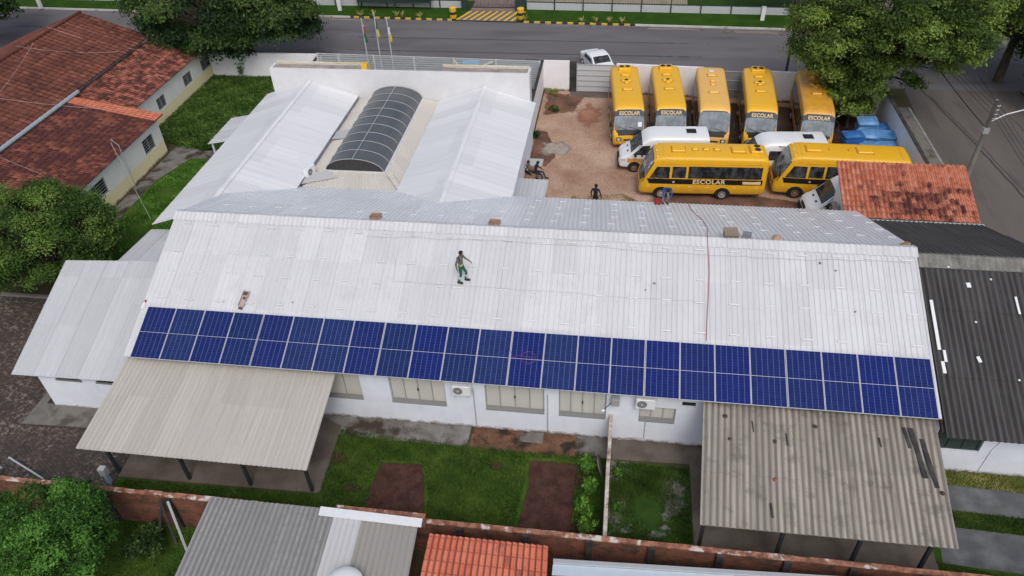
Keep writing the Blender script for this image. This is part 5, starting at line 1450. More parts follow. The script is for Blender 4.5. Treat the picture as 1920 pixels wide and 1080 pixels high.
# ------------------------------------------------------------------ vans
VAN_ST = [(-2.78, 0.50, 2.25, 0.90, 0.2), (-2.74, 0.42, 2.38, 0.96, 0.22), (-2.6, 0.38, 2.45, 0.98, 0.25), (0.6, 0.36, 2.47, 0.99, 0.27), (1.0, 0.36, 2.40, 0.99, 0.27), (1.25, 0.36, 2.24, 0.98, 0.26), (1.42, 0.36, 2.08, 0.97, 0.22),
          (2.12, 0.36, 1.36, 0.97, 0.14), (2.28, 0.36, 1.24, 0.96, 0.14), (2.62, 0.36, 1.08, 0.92, 0.14), (2.78, 0.38, 0.96, 0.86, 0.12), (2.86, 0.42, 0.80, 0.78, 0.1), (2.89, 0.46, 0.66, 0.70, 0.08)]
def make_van(label, loc, rz, livery=True, group='white vans in the bus yard'):
    t = thing('van', label, 'van', loc, rz, group)
    lf = Loft(VAN_ST, 0.06, 1.15, 0.03)
    xs = [-2.78, -2.74, -2.6, -1.5, -0.5, 0.6, 1.0, 1.25, 1.42, 1.6, 1.8, 1.97, 2.12, 2.2, 2.28, 2.45, 2.62, 2.78, 2.86, 2.89]
    lf.body(M['white_paint'], t, xs)
    lf.top('windscreen', 2.12, 1.44, -1, 1, M['glass'], t, 0.014, 10, 6, inset=0.09)
    lf.top('bonnet_vent', 2.36, 2.26, 0.30, 0.52, M['black'], t, 0.01, 3, 1)
    lf.top('bonnet_vent', 2.36, 2.26, -0.52, -0.30, M['black'], t, 0.01, 3, 1)
    lf.top('roof_hatch', -1.95, -1.35, -0.42, 0.42, M['gap'], t, 0.03, 3, 1)
    MB().box((2.70, -0.80, 0.30), (2.93, 0.80, 0.62)).build('bumper', M['black'], t)
    lf.top('grille', 2.885, 2.83, -0.6, 0.6, M['black'], t, 0.012, 4, 2)
    for sd in (-1, 1):
        lf.side('headlight', 2.48, 2.80, 0.84, 0.98, sd, M['lamp_glass'], t, 0.014, z1b=0.92)
        lf.side('window', 0.95, 2.02, 1.28, 1.95, sd, M['glass'], t, 0.014, x1t=1.45, z1b=1.90)
        for a, b in ((-2.5, -1.45), (-1.35, -0.35), (-0.25, 0.8)):
            lf.side('window', a, b, 1.35, 1.98, sd, M['glass'], t, 0.013)
        if livery:
            lf.side('livery_stripe', -2.6, 2.35, 0.72, 1.02, sd, M['orange_strip'], t, 0.008, nu=16)
        m_ = MB().bbox((1.85, sd*1.12, 1.25), (0.14, 0.2, 0.28), 0.04).bar((1.85, sd*0.95, 1.32), (1.85, sd*1.05, 1.32), 0.05)
        m_.build('mirror', M['black'], t)
        for x in (1.88, -1.75):
            ar = MB()
            pts = [(x+0.43*math.cos(a), 0.36+0.43*math.sin(a)) for a in [math.pi*k/14 for k in range(15)]]
            ar.add([(px, sd*(lf.hw(x, 0.7)+0.014), pz) for px, pz in pts] + [(px, sd*(lf.hw(x, 0.7)-0.04), pz) for px, pz in pts],
                   [tuple(range(15)), tuple(range(29, 14, -1))] + [(i, i+1, 16+i, 15+i) for i in range(14)])
            ar.build('wheel_arch', M['gap'], t)
            wheel(t, x, sd, sd*0.895, 0.335, 0.2, M['rust_hub'])
        lf.side('sill_trim', -1.25, 1.4, 0.38, 0.48, sd, M['black'], t, 0.012)
    return t
make_van('white van with an orange lower stripe, its nose left of the sideways bus', (3.0, 44.2, 0), R(183.5))
make_van('white van mostly hidden between the two sideways buses', (10.15, 43.95, 0), R(184))
make_van('white van with only its nose showing left of the red tiled hut', (13.9, 39.0, 0), R(183), livery=False)
# car on the street
CAR_ST = [(-2.1, 0.35, 0.80, 0.72, 0.1), (-2.02, 0.30, 0.95, 0.80, 0.12), (-1.55, 0.28, 1.0, 0.85, 0.12), (-1.2, 0.28, 1.08, 0.86, 0.12), (-0.75, 0.27, 1.38, 0.86, 0.16), (-0.1, 0.27, 1.45, 0.86, 0.17), (0.45, 0.27, 1.38, 0.86, 0.16),
          (1.1, 0.27, 1.0, 0.86, 0.12), (1.75, 0.28, 0.90, 0.83, 0.12), (2.0, 0.32, 0.78, 0.76, 0.1), (2.08, 0.36, 0.62, 0.66, 0.08)]
t = thing('parked_car', 'white car on the street behind the ribbed metal gate', 'car', (-1.95, 59.3, 0), R(-66))
lf = Loft(CAR_ST, 0.12, 0.85, 0.02)
lf.body(M['white_paint'], t, [-2.1, -2.02, -1.8, -1.55, -1.2, -0.97, -0.75, -0.45, -0.1, 0.2, 0.45, 0.75, 1.1, 1.4, 1.75, 2.0, 2.08])
lf.top('windscreen', 1.08, 0.5, -1, 1, M['glass'], t, 0.012, 8, 4, inset=0.06)
lf.top('rear_window', -1.18, -0.78, -1, 1, M['windshield'], t, 0.012, 8, 4, inset=0.06)
for sd in (-1, 1):
    lf.side('window', -0.98, -0.1, 0.95, 1.28, sd, M['glass'], t, 0.012, x0t=-0.7)
    lf.side('window', -0.05, 0.85, 0.95, 1.28, sd, M['glass'], t, 0.012, x1t=0.45)
    MB().bbox((2.0, sd*0.55, 0.55), (0.12, 0.3, 0.14), 0.03).build('headlight', M['lamp_glass'], t)
    MB().bbox((-2.06, sd*0.62, 0.62), (0.1, 0.2, 0.2), 0.03).build('tail_light', M['red'], t)
    for x in (1.3, -1.25): wheel(t, x, sd, sd*0.78, 0.31, 0.19, M['hub'])
# ------------------------------------------------------------------ blue containers in the yard corner
def container(label, loc, rz, n, mat, tilt=0.0, open_=False):
    t = thing('blue_container', label, 'container', loc, rz, 'blue plastic containers piled in the yard corner')
    z = 0.0
    for k in range(n):
        mb = MB(); h = 0.26
        top = (0.62, 0.46); bot = (0.56, 0.40)
        def ring(a, z_): 
            kx, ky_ = a
            c_ = 0.08
            return [(-kx+c_, -ky_, z_), (kx-c_, -ky_, z_), (kx, -ky_+c_, z_), (kx, ky_-c_, z_), (kx-c_, ky_, z_), (-kx+c_, ky_, z_), (-kx, ky_-c_, z_), (-kx, -ky_+c_, z_)]
        rg = [ring(bot, 0), ring(top, h), ring((top[0]+0.03, top[1]+0.03), h), ring((top[0]+0.03, top[1]+0.03), h+0.05)]
        rg += [ring((top[0]-0.03, top[1]-0.03), h+0.05), ring((bot[0]-0.03, bot[1]-0.03), 0.05 if open_ else h-0.02)]
        vs = sum(rg, []); fs = [tuple(range(7, -1, -1)), tuple(40+i for i in range(8))]
        for j in range(5):
            for i in range(8):
                l = (i+1) % 8
                fs.append((j*8+i, j*8+l, (j+1)*8+l, (j+1)*8+i))
        mb.add(vs, fs)
        if not open_ and k == n-1:
            mb.grid(lambda u, v: (lerp(-0.6, 0.6, u), lerp(-0.44, 0.44, v), h+0.05+0.15*(math.sin(math.pi*u)*math.sin(math.pi*v))**0.6+0.02*math.sin(9*u+3*v)), 8, 6, skirt=(0, 0, -0.03))
        o = mb.build('tray', mat, t)
        o.location = (rnd.uniform(-0.03, 0.03), rnd.uniform(-0.03, 0.03), z)
        o.rotation_euler = (tilt*0.3, 0, rnd.uniform(-0.04, 0.04))
        z += 0.24
    t.rotation_euler = (tilt, 0, rz)
    return t
container('stack of deep blue containers nearest the dusty bus', (15.25, 46.5, 0), R(8), 6, M['blue_bin'])
container('blue container stack topmost in the photo, in the middle of the pile', (16.6, 48.7, 0), R(-2), 6, M['blue_bin_pale'], 0.12)
container('blue container stack in the very middle of the pile', (16.4, 47.35, 0), R(-4), 5, M['blue_bin_pale'], 0.16)
container('low pale blue container stack at the front of the pile', (16.3, 46.0, 0), R(-12), 4, M['blue_bin_pale'], 0.22)
container('open topped blue container stack next to the yard wall', (17.42, 47.2, 0), R(-6), 5, M['blue_bin_pale'], 0.08, True)
container('blue container stack half hidden in the rear corner by the wall', (17.5, 48.7, 0), R(5), 4, M['blue_bin'])
container('pale blue container stack at the right front corner of the pile', (17.3, 46.1, 0), R(10), 4, M['blue_bin_pale'], 0.15)
# ------------------------------------------------------------------ foliage
def leaf_mesh(name, centres, radii, n_per, size, seed, mat, parent=None, up=0.35, flat=0.75, shell=0.55, label=None):
    """many leaf-sized quads on clump shells; centres in the parent's space"""
    r = np.random.default_rng(seed)
    V = []; T = []
    for c, rad, n in zip(centres, radii, n_per):
        d = r.normal(size=(n, 3)); d /= np.linalg.norm(d, axis=1)[:, None]
        d[:, 2] = np.where(d[:, 2] < -0.35, -d[:, 2]*0.6, d[:, 2])
        rr = rad*(shell + (1-shell)*r.random(n)**0.6)*(1+0.25*r.normal(size=n)*0.5)
        rr = rr*np.where(r.random(n) < 0.22, 1+0.55*r.random(n), 1.0)
        p = np.array(c) + d*rr[:, None]*np.array([1, 1, flat])
        nr = d*0.8 + r.normal(size=(n, 3))*0.55 + np.array([0, 0, up])
        nr /= np.linalg.norm(nr, axis=1)[:, None]
        a = np.cross(nr, r.normal(size=(n, 3))); a /= np.linalg.norm(a, axis=1)[:, None]
        b = np.cross(nr, a)
        s = size*(0.6+0.8*r.random(n))[:, None]
        a = a*s; b = b*s*0.45
        q = np.stack([p-a, p-b*0.9, p+a, p+b], axis=1)
        V.append(q.reshape(-1, 3))
        tone = r.uniform(-0.1, 0.85) + 0.2*r.normal(size=n) + 0.2*r.random(n)*r.uniform(0, 1)
        T.append(np.clip(tone, 0, 1))
    V = np.concatenate(V); T = np.concatenate(T)
    n = len(V)//4
    me = bpy.data.meshes.new(name)
    me.vertices.add(len(V)); me.vertices.foreach_set('co', V.astype(np.float32).ravel())
    me.loops.add(n*4); me.loops.foreach_set('vertex_index', np.arange(n*4, dtype=np.int32))
    me.polygons.add(n); me.polygons.foreach_set('loop_start', np.arange(0, n*4, 4, dtype=np.int32))
    me.polygons.foreach_set('loop_total', np.full(n, 4, dtype=np.int32))
    me.update(calc_edges=True)
    at = me.attributes.new('tone', 'FLOAT', 'FACE')
    at.data.foreach_set('value', T.astype(np.float32))
    me.materials.append(mat)
    o = bpy.data.objects.new(name, me); COL.objects.link(o)
    if parent is not None: o.parent = parent
    if label: o['label'] = label
    return o
def tree(name, label, base, crown, rad, nclump, leaves, size, mat, seed, trunk_r=0.22, clump=0.28, low=-0.55, group=None, shell=0.55, gap=0.0, k0=0.45):
    t = thing(name, label, 'tree', base, 0, group)
    r = random.Random(seed)
    bx, by, bz = base
    c = Vector((crown[0]-bx, crown[1]-by, crown[2]-bz))
    cs_ = []; rs = []
    tries = 0
    while len(cs_) < nclump and tries < 6000:
        tries += 1
        d = Vector((r.gauss(0, 1), r.gauss(0, 1), r.gauss(0, 1))).normalized()
        if d.z < low: continue
        k = r.uniform(k0, 1.0)**0.5
        p = Vector((d.x*rad[0]*k, d.y*rad[1]*k, d.z*rad[2]*k))
        if any((p-q).length < gap*max(rad) for q in cs_): continue
        cs_.append(p)
        rs.append(max(rad)*clump*r.uniform(0.65, 1.25))
    cs_ = [c+p*0.88 for p in cs_]
    tot = sum(x*x for x in rs)
    leaf_mesh('crown', [tuple(p) for p in cs_], rs, [max(20, int(leaves*x*x/tot)) for x in rs], size, seed, mat, t, shell=shell)
    mb = MB()
    fork = Vector((c.x*0.35, c.y*0.35, max(1.2, c.z-rad[2]*0.75)))
    mb.tube([(0, 0, -0.05), (fork.x*0.4, fork.y*0.4, fork.z*0.5), fork], [trunk_r*1.25, trunk_r, trunk_r*0.85], 10)
    mb.build('trunk', M['bark'], t, smooth=True)
    lb = MB()
    for p, q in zip(cs_, rs):
        mid = fork.lerp(p, 0.5) + Vector((r.uniform(-0.3, 0.3), r.uniform(-0.3, 0.3), r.uniform(0.1, 0.5)))
        lb.tube([fork, mid, p, p+(p-mid)*0.3], [trunk_r*0.45, trunk_r*0.25, trunk_r*0.1, 0.012], 5)
    lb.build('limbs', M['bark'], t, smooth=True)
    return t
tree('tree', 'dense rounded green tree at the left edge below the tiled houses', (-29.6, 27.9, 0), (-30.1, 28.6, 3.2), (4.1, 3.4, 3.0), 170, 90000, 0.066, M['leaf_a'], 31, 0.2, 0.165, k0=0.8)
tree('tree', 'bright green leafy tree at the bottom left corner in front of the brick wall', (-18.6, 12.2, 0), (-19.1, 11.9, 2.6), (2.65, 2.5, 1.9), 110, 60000, 0.058, M['leaf_b'], 32, 0.16, 0.18)
tree('tree', 'huge dark green tree spreading over the tiled roofs by the street', (-31.5, 58.8, 0), (-32.6, 58.3, 5.1), (8.9, 5.6, 4.1), 170, 110000, 0.13, M['leaf_c'], 33, 0.4, 0.14, -0.8)
tree('tree', 'dark tree cut off by the upper left corner of the photo', (-61.5, 62.0, 0), (-61.0, 62.0, 4.5), (5.5, 4.5, 3.6), 40, 22000, 0.2, M['leaf_c'], 34, 0.3, 0.25)
tree('tree', 'dark tree on the verge left of the huge tree, behind the brown tiled roof', (-47.0, 72.5, 0), (-46, 72.3, 4.2), (5.5, 3.5, 2.8), 36, 20000, 0.2, M['leaf_c'], 39, 0.3, 0.25)
tree('tree', 'large open crowned tree hanging over the corner of the bus yard', (16.6, 52.9, 0), (17.6, 52.0, 6.2), (7.7, 4.9, 3.9), 210, 120000, 0.10, M['leaf_d'], 35, 0.26, 0.115, -0.85, gap=0.05, shell=0.25, k0=0.3)
tree('small_tree', 'low dark bushy tree under the large crown beside the dusty bus', (15.9, 50.4, 0), (15.6, 50.4, 2.6), (1.7, 1.8, 2.4), 26, 15000, 0.12, M['leaf_d'], 36, 0.12, 0.3)
tree('tree', 'leafy tree over the side street at the upper right corner', (28.6, 58.8, 0), (28.6, 58.6, 6.2), (6.0, 6.0, 3.8), 110, 60000, 0.12, M['leaf_d'], 37, 0.3, 0.17, -0.7)
tree('tree', 'dark tree at the right edge of the photo beside the side street', (33.8, 57.0, 0), (32.0, 56.0, 4.2), (3.4, 6.5, 3.7), 70, 44000, 0.12, M['leaf_c'], 38, 0.3, 0.25)
tree('tree', 'tree beyond the street corner peeping over the large open crown', (15.5, 71.5, 0), (15.6, 72.0, 5.0), (4.6, 3.4, 3.0), 45, 20000, 0.17, M['leaf_d'], 40, 0.25, 0.22)
def bush(name, label, loc, rad, h, n, size, mat, seed, cat='shrub', group=None):
    t = thing(name, label, cat, loc, 0, group)
    r = random.Random(seed)
    cs_ = [(r.uniform(-rad, rad)*0.7, r.uniform(-rad, rad)*0.7, r.uniform(0.25, 0.85)*h) for _ in range(10)]
    leaf_mesh('foliage', cs_, [rad*0.45]*10, [n//10]*10, size, seed, mat, t, shell=0.2)
    mb = MB()
    for c_ in cs_[:7]: mb.tube([(0, 0, 0), (c_[0]*0.6, c_[1]*0.6, c_[2]*0.6), c_], [0.03, 0.02, 0.008], 5)
    mb.build('stems', M['bark'], t)
    return t
def stalk(label, loc, h, n, seed, mat=None, group=None, name='young_plant'):
    """upright weed: stems with leaves along them"""
    t = thing(name, label, 'plant', loc, 0, group)
    r = random.Random(seed)
    cs_ = []; mb = MB()
    for k in range(n):
        a = r.uniform(0, 6.28); l = r.uniform(0.05, 0.35)*h; hh = h*r.uniform(0.6, 1.05)
        pts = [(0.1*math.cos(a), 0.1*math.sin(a), 0), (l*0.5*math.cos(a), l*0.5*math.sin(a), hh*0.5), (l*math.cos(a), l*math.sin(a), hh)]
        mb.tube(pts, [0.015, 0.01, 0.005], 4)
        for s_ in range(5):
            f = 0.3+0.7*s_/4
            cs_.append((l*f*math.cos(a), l*f*math.sin(a), hh*f))
    mb.build('stems', M['leaf_weed'], t)
    leaf_mesh('foliage', cs_, [0.12+0.05*h]*len(cs_), [26]*len(cs_), 0.055, seed, mat or M['leaf_weed'], t, shell=0.1)
    return t
for i, (x, y, h, lb) in enumerate([(-0.42, 19.0, 1.1, 'tallest bright green weed by the garden wall, at its upper end'), (-0.25, 18.0, 0.9, 'bright green weed by the garden wall, second from its upper end'),
                                   (-0.5, 17.0, 1.0, 'bright green weed halfway down the garden wall'), (-0.3, 16.1, 1.0, 'bushy green weed by the lower half of the garden wall'), (-0.55, 15.3, 0.9, 'green weed in the corner of the garden wall and the brick wall')]):
    stalk(lb, (x, y, 0.01), h, 9, 60+i, group='weeds growing along the garden wall')
for i, (x, y, h, lb) in enumerate([(0.85, 19.0, 0.6, 'green weed just right of the upper garden wall'), (0.8, 17.2, 0.6, 'green weed just right of the middle of the garden wall'), (0.95, 15.5, 0.5, 'green weed right of the garden wall close to the brick wall')]):
    stalk(lb, (x, y, 0.01), h, 7, 70+i, M['leaf_b'], group='weeds right of the garden wall')
stalk('young leafy plant against the white roadside wall', (-31.6, 55.9, 0), 1.9, 4, 80, M['leaf_b'])
bush('shrub', 'small bright shrub behind the slatted fence at its left end', (-23.0, 54.3, 0), 0.8, 2.2, 1500, 0.12, M['leaf_weed'], 81)
bush('shrub', 'dark shrub growing by the top of the brick wall', (-20.6, 15.4, 0), 0.45, 1.2, 1200, 0.06, M['leaf_a'], 82)
bush('shrub', 'dark bush below the brick wall beside the leaning boards', (-16.7, 13.6, 0), 0.8, 1.1, 2500, 0.07, M['leaf_c'], 83)
bush('shrub', 'low dry scrub at the foot of the yard wall near the white panel', (-5.3, 54.6, 0), 0.6, 0.25, 500, 0.08, M['blade_dry'], 84)
bush('shrub', 'green tuft in the yard near the top of the left wall', (-4.9, 51.7, 0), 0.45, 0.25, 420, 0.07, M['leaf_d'], 85)
bush('shrub', 'green tuft against the left yard wall halfway down', (-5.65, 47.4, 0), 0.3, 0.5, 450, 0.07, M['leaf_c'], 86)
bush('shrub', 'low plants between the shed corner and the orange tiles', (-5.9, 13.6, 0), 0.35, 0.5, 500, 0.07, M['leaf_c'], 87)
for i, x in enumerate((-25.6, -24.3, -21.9, -21.4, -19.6, -9.3, -3.9, -2.6, -1.4, -0.2)):
    t = thing('spiky_plant', 'small yellowish spiky plant on the far kerb, %s' % ['leftmost of all', 'second from the left', 'third from the left', 'fourth from the left', 'fifth from the left', 'beside the right bollard', 'first right of the gateway stretch', 'second right of the gateway stretch', 'third right of the gateway stretch', 'rightmost of all'][i], 'plant', (x, ky(x)+0.3, 0.12), 0, 'spiky plants on the striped kerb')
    mb = MB(); r = random.Random(90+i)
    for k in range(14):
        a = r.uniform(0, 6.28); l = r.uniform(0.3, 0.55); h = r.uniform(0.2, 0.6)
        w_ = Vector((-math.sin(a), math.cos(a), 0))*0.03
        p1 = Vector((l*0.5*math.cos(a), l*0.5*math.sin(a), h*0.8)); p2 = Vector((l*math.cos(a), l*math.sin(a), h))
        mb.add([-w_, w_, p1+w_, p1-w_, p2], [(0, 1, 2, 3), (3, 2, 4)])
    mb.build('leaves', plain('straw_leaf', (0.38, 0.33, 0.12), 0.7) if i == 0 else M['straw'], t)
    if i == 0: M['straw'] = t.children[0].data.materials[0]
# ------------------------------------------------------------------ ground cover
def inside(p, poly):
    x, y = p; c = False
    for i in range(len(poly)):
        x1, y1 = poly[i]; x2, y2 = poly[i-1]
        if (y1 > y) != (y2 > y) and x < (x2-x1)*(y-y1)/(y2-y1)+x1: c = not c
    return c
def cover(name, label, poly, n, h, w_, mat, seed, z0=0.01, holes=(), clump=0.0, lean=0.5, cat='grass'):
    r = np.random.default_rng(seed)
    xs = [p[0] for p in poly]; ys = [p[1] for p in poly]
    P = []
    while len(P) < n:
        c = (r.uniform(min(xs), max(xs)), r.uniform(min(ys), max(ys)))
        if clump and (math.sin(c[0]*clump+seed)*math.sin(c[1]*clump*1.3+2*seed)+0.4*math.sin(c[0]*clump*2.7+c[1]*2)) < r.uniform(-0.6, 0.5): continue
        if inside(c, poly) and not any(inside(c, q) for q in holes): P.append(c)
    P = np.array(P)
    a = r.uniform(0, 2*np.pi, n)
    s = np.stack([np.cos(a), np.sin(a), np.zeros(n)], 1)
    base = np.concatenate([P, np.full((n, 1), z0)], 1)
    ww = w_*(0.6+0.8*r.random(n))[:, None]; hh = h*(0.4+0.9*r.random(n))
    tip = base + np.stack([r.normal(size=n)*lean*hh, r.normal(size=n)*lean*hh, hh], 1)
    V = np.stack([base-s*ww, base+s*ww, tip+s*ww*0.3, tip-s*ww*0.3], 1).reshape(-1, 3)
    patchy = 0.42+0.22*np.sin(P[:, 0]*1.7+seed)*np.sin(P[:, 1]*2.1)+0.2*np.sin(P[:, 0]*4.3+P[:, 1]*2.9+seed)*np.sin(P[:, 1]*5.1-P[:, 0])
    T = np.clip(patchy + 0.2*r.normal(size=n), 0, 1)
    me = bpy.data.meshes.new(name)
    me.vertices.add(len(V)); me.vertices.foreach_set('co', V.astype(np.float32).ravel())
    me.loops.add(n*4); me.loops.foreach_set('vertex_index', np.arange(n*4, dtype=np.int32))
    me.polygons.add(n); me.polygons.foreach_set('loop_start', np.arange(0, n*4, 4, dtype=np.int32))
    me.polygons.foreach_set('loop_total', np.full(n, 4, dtype=np.int32))
    me.update(calc_edges=True)
    me.attributes.new('tone', 'FLOAT', 'FACE').data.foreach_set('value', T.astype(np.float32))
    me.materials.append(mat)
    o = bpy.data.objects.new(name, me); COL.objects.link(o)
    return tag(o, label, cat, kind='stuff')
bed1 = [(-9.1, 18.7), (-7.35, 18.75), (-6.7, 17.2), (-6.5, 15.0), (-8.9, 15.0), (-9.15, 16.3)]
bed2 = [(-2.9, 19.5), (-0.8, 19.6), (-0.85, 15.0), (-3.1, 15.0)]
cover('grass', 'green grass of the back garden between the soil beds', [(-19.6, 14.95), (0.3, 14.95), (0.35, 19.8), (-6.0, 19.8), (-11.3, 20.1), (-11.2, 16.75), (-19.6, 16.55)], 52000, 0.085, 0.012, M['blade'], 1, holes=(bed1, bed2))
cover('grass', 'patchy grass and gravel right of the garden wall', [(0.55, 14.95), (3.7, 14.95), (3.7, 19.6), (0.6, 19.7)], 20000, 0.08, 0.013, M['blade'], 2, clump=1.3)
cover('grass', 'grass strips between the concrete paths at the lower right', [(12.5, 18.05), (17, 17.9), (17, 18.7), (12.9, 18.8)], 7000, 0.07, 0.013, M['blade'], 3)
cover('grass', 'narrow grass strip at the foot of the right building', [(13.0, 20.05), (18, 19.75), (18, 20.6), (13.0, 20.7)], 5000, 0.06, 0.013, M['blade_dry'], 4)
cover('grass', 'grass beside the brick wall at the lower right', [(12.4, 15.0), (17, 15.0), (17, 15.8), (12.4, 16.5)], 6000, 0.07, 0.013, M['blade'], 5)
cover('grass', 'shaded grass below the brick wall by the shed', [(-20, 9), (-14.3, 9), (-14.3, 14.6), (-20, 14.6)], 12000, 0.09, 0.014, M['blade'], 6)
cover('creeper', 'dark green creeper covering the bed beside the cream house', [(-34.0, 46.2), (-31.4, 44.4), (-29.0, 43.8), (-26.2, 44.6), (-24.5, 47), (-24.6, 56), (-34.0, 56)], 42000, 0.22, 0.06, M['leaf_a'], 7, lean=1.2, cat='creeper')
cover('grass', 'bright grass between the cream house and the left wing', [(-30.4, 31), (-24.7, 31), (-24.7, 42.6), (-29.4, 42.2), (-30.4, 39.5)], 30000, 0.09, 0.022, M['leaf_weed'], 8, clump=0.9)
cover('grass', 'dry grass patch on the yard soil by the standing man', [(-3.0, 38.0), (1.6, 37.8), (2.0, 39.2), (0.6, 40.4), (-2.6, 39.9)], 5200, 0.07, 0.014, M['blade_dry'], 9, clump=1.1, z0=0.008)
cover('fallen_debris', 'pebbles and scraps scattered over the yard soil', [(-5.8, 36), (2.0, 36), (1.0, 44), (-0.5, 54), (-5.8, 55)], 2600, 0.035, 0.028, M['coping'], 10, lean=0.2, cat='debris', z0=0.006)
# ------------------------------------------------------------------ people
SKIN = mottled('dark_skin', (0.16, 0.085, 0.055), (0.21, 0.12, 0.08), 6, 0.6)
HAIR = plain('black_hair', (0.008, 0.007, 0.007), 0.8)
def person(label, loc, rz, J, mats, zone, hair=True, hands=((), ()), extra=None):
    """J: joint positions; zone maps bone -> material slot. One continuous skinned body."""
    t = thing('person', label, 'person', loc, rz)
    bones = [('hip', 'belly'), ('belly', 'chest'), ('chest', 'neck'), ('neck', 'head0'), ('head0', 'head1'), ('head1', 'head2'),
             ('chest', 'shL'), ('shL', 'elL'), ('elL', 'wrL'), ('wrL', 'haL'), ('chest', 'shR'), ('shR', 'elR'), ('elR', 'wrR'), ('wrR', 'haR'),
             ('hip', 'thL'), ('thL', 'knL'), ('knL', 'anL'), ('anL', 'toL'), ('hip', 'thR'), ('thR', 'knR'), ('knR', 'anR'), ('anR', 'toR')]
    rad = dict(hip=.135, belly=.125, chest=.145, neck=.06, head0=.075, head1=.10, head2=.075, sh=.068, el=.048, wr=.034, ha=.036, th=.095, kn=.062, an=.045, to=.04)
    names = list(J.keys())
    me = bpy.data.meshes.new('body')
    me.from_pydata([tuple(J[n]) for n in names], [(names.index(a), names.index(b)) for a, b in bones], [])
    o = bpy.data.objects.new('body', me); COL.objects.link(o)
    bpy.context.view_layer.objects.active = o
    sk = o.modifiers.new('skin', 'SKIN')
    sv = me.skin_vertices[0].data
    for i, n in enumerate(names):
        q = rad.get(n, rad.get(n[:2], 0.05))
        sv[i].radius = (q, q*(0.78 if n in ('hip', 'belly', 'chest') else 1.0))
        sv[i].use_root = (n == 'hip')
    sub = o.modifiers.new('sub', 'SUBSURF'); sub.levels = 1; sub.render_levels = 1
    bpy.context.view_layer.update()
    me2 = bpy.data.meshes.new_from_object(o.evaluated_get(bpy.context.evaluated_depsgraph_get()))
    bpy.data.objects.remove(o)
    me2.name = 'body'
    me2.materials.clear()
    for m in mats: me2.materials.append(m)
    for p in me2.polygons:
        best = None; c = p.center
        for a, b in bones:
            A, B = Vector(J[a]), Vector(J[b]); ab = B-A
            f = max(0, min(1, (c-A).dot(ab)/max(1e-6, ab.length_squared)))
            d = (A+ab*f-c).length - rad.get(a, rad.get(a[:2], .05))*0.6
            if best is None or d < best[0]: best = (d, a, b, f)
        p.material_index = zone(best[1], best[2], best[3], c)
        p.use_smooth = True
    bo = bpy.data.objects.new('body', me2); COL.objects.link(bo); bo.parent = t
    # fingers, thumb and face
    fg = MB()
    for s_ in ('L', 'R'):
        W, H = Vector(J['wr'+s_]), Vector(J['ha'+s_])
        d = (H-W).normalized(); a = d.cross(Vector((0.3, 0.2, 1))).normalized(); n_ = d.cross(a)
        for k, l in enumerate((0.065, 0.075, 0.07, 0.055)):
            b = H + a*(k-1.5)*0.019 + d*0.02
            fg.tube([b, b+d*l*0.55+n_*0.008, b+d*l+n_*0.028], [0.010, 0.009, 0.006], 6)
        b = W.lerp(H, 0.6) + a*-0.03
        fg.tube([b, b+a*-0.025+d*0.025, b+a*-0.03+d*0.06], [0.011, 0.010, 0.007], 6)
    fg.build('fingers', mats[0], t, smooth=True)
    h0, h1, h2 = Vector(J['head0']), Vector(J['head1']), Vector(J['head2'])
    up = (h2-h0).normalized(); f = Vector(J.get('_f', (0, 1, 0))) if False else FACE[0]
    f = (f - up*f.dot(up)).normalized(); sd = up.cross(f)
    hc = h1 + up*0.015
    hr = MB()
    def cap(u, v):
        th = lerp(0, 1.75, v); ph = lerp(-math.pi, math.pi, u)
        k = 0.113 + 0.004*math.sin(9*ph+5*th)
        fr_ = math.cos(ph)
        th2 = th*(0.62 if fr_ > 0.5 else 1.0)
        return hc + up*(math.cos(th2)*k*1.05) + f*(math.sin(th2)*math.cos(ph)*k) + sd*(math.sin(th2)*math.sin(ph)*k*0.92)
    hr.grid(cap, 16, 6)
    hr.build('hair', HAIR, t, smooth=True)
    fc = MB()
    fc.tube([hc+f*0.095+up*-0.005, hc+f*0.118+up*-0.03], [0.008, 0.014], 6)
    for s_ in (-1, 1):
        fc.tube([hc+sd*s_*0.10+up*0.0, hc+sd*s_*0.108+up*-0.045], [0.014, 0.01], 6)
    fc.build('nose_and_ears', SKIN, t, smooth=True)
    ft = MB()
    for s_ in (-1, 1): ft.tube([hc+f*0.088+sd*s_*0.034+up*0.012, hc+f*0.100+sd*s_*0.034+up*0.012], 0.009, 6)
    ft.build('eyes', HAIR, t)
    MB().tube([hc+f*0.097-sd*0.022-up*0.06, hc+f*0.102-up*0.062, hc+f*0.097+sd*0.022-up*0.06], 0.006, 5).build('mouth', plain('lips', (0.12, 0.04, 0.035), 0.6), t)
    sh_ = MB()
    for s_ in ('L', 'R'):
        a, b = Vector(J['an'+s_]), Vector(J['to'+s_])
        d = (b-a); d.z = 0; d.normalize()
        z = min(a.z, b.z)
        rzz = math.atan2(d.y, d.x)
        m0 = a.lerp(b, 0.55)
        sh_.bbox((m0.x, m0.y, z-0.05), (0.27, 0.10, 0.09), 0.03, rzz)
    sh_.build('shoes', M['black'], t)
    return t
FACE = [Vector((1, 0, 0))]
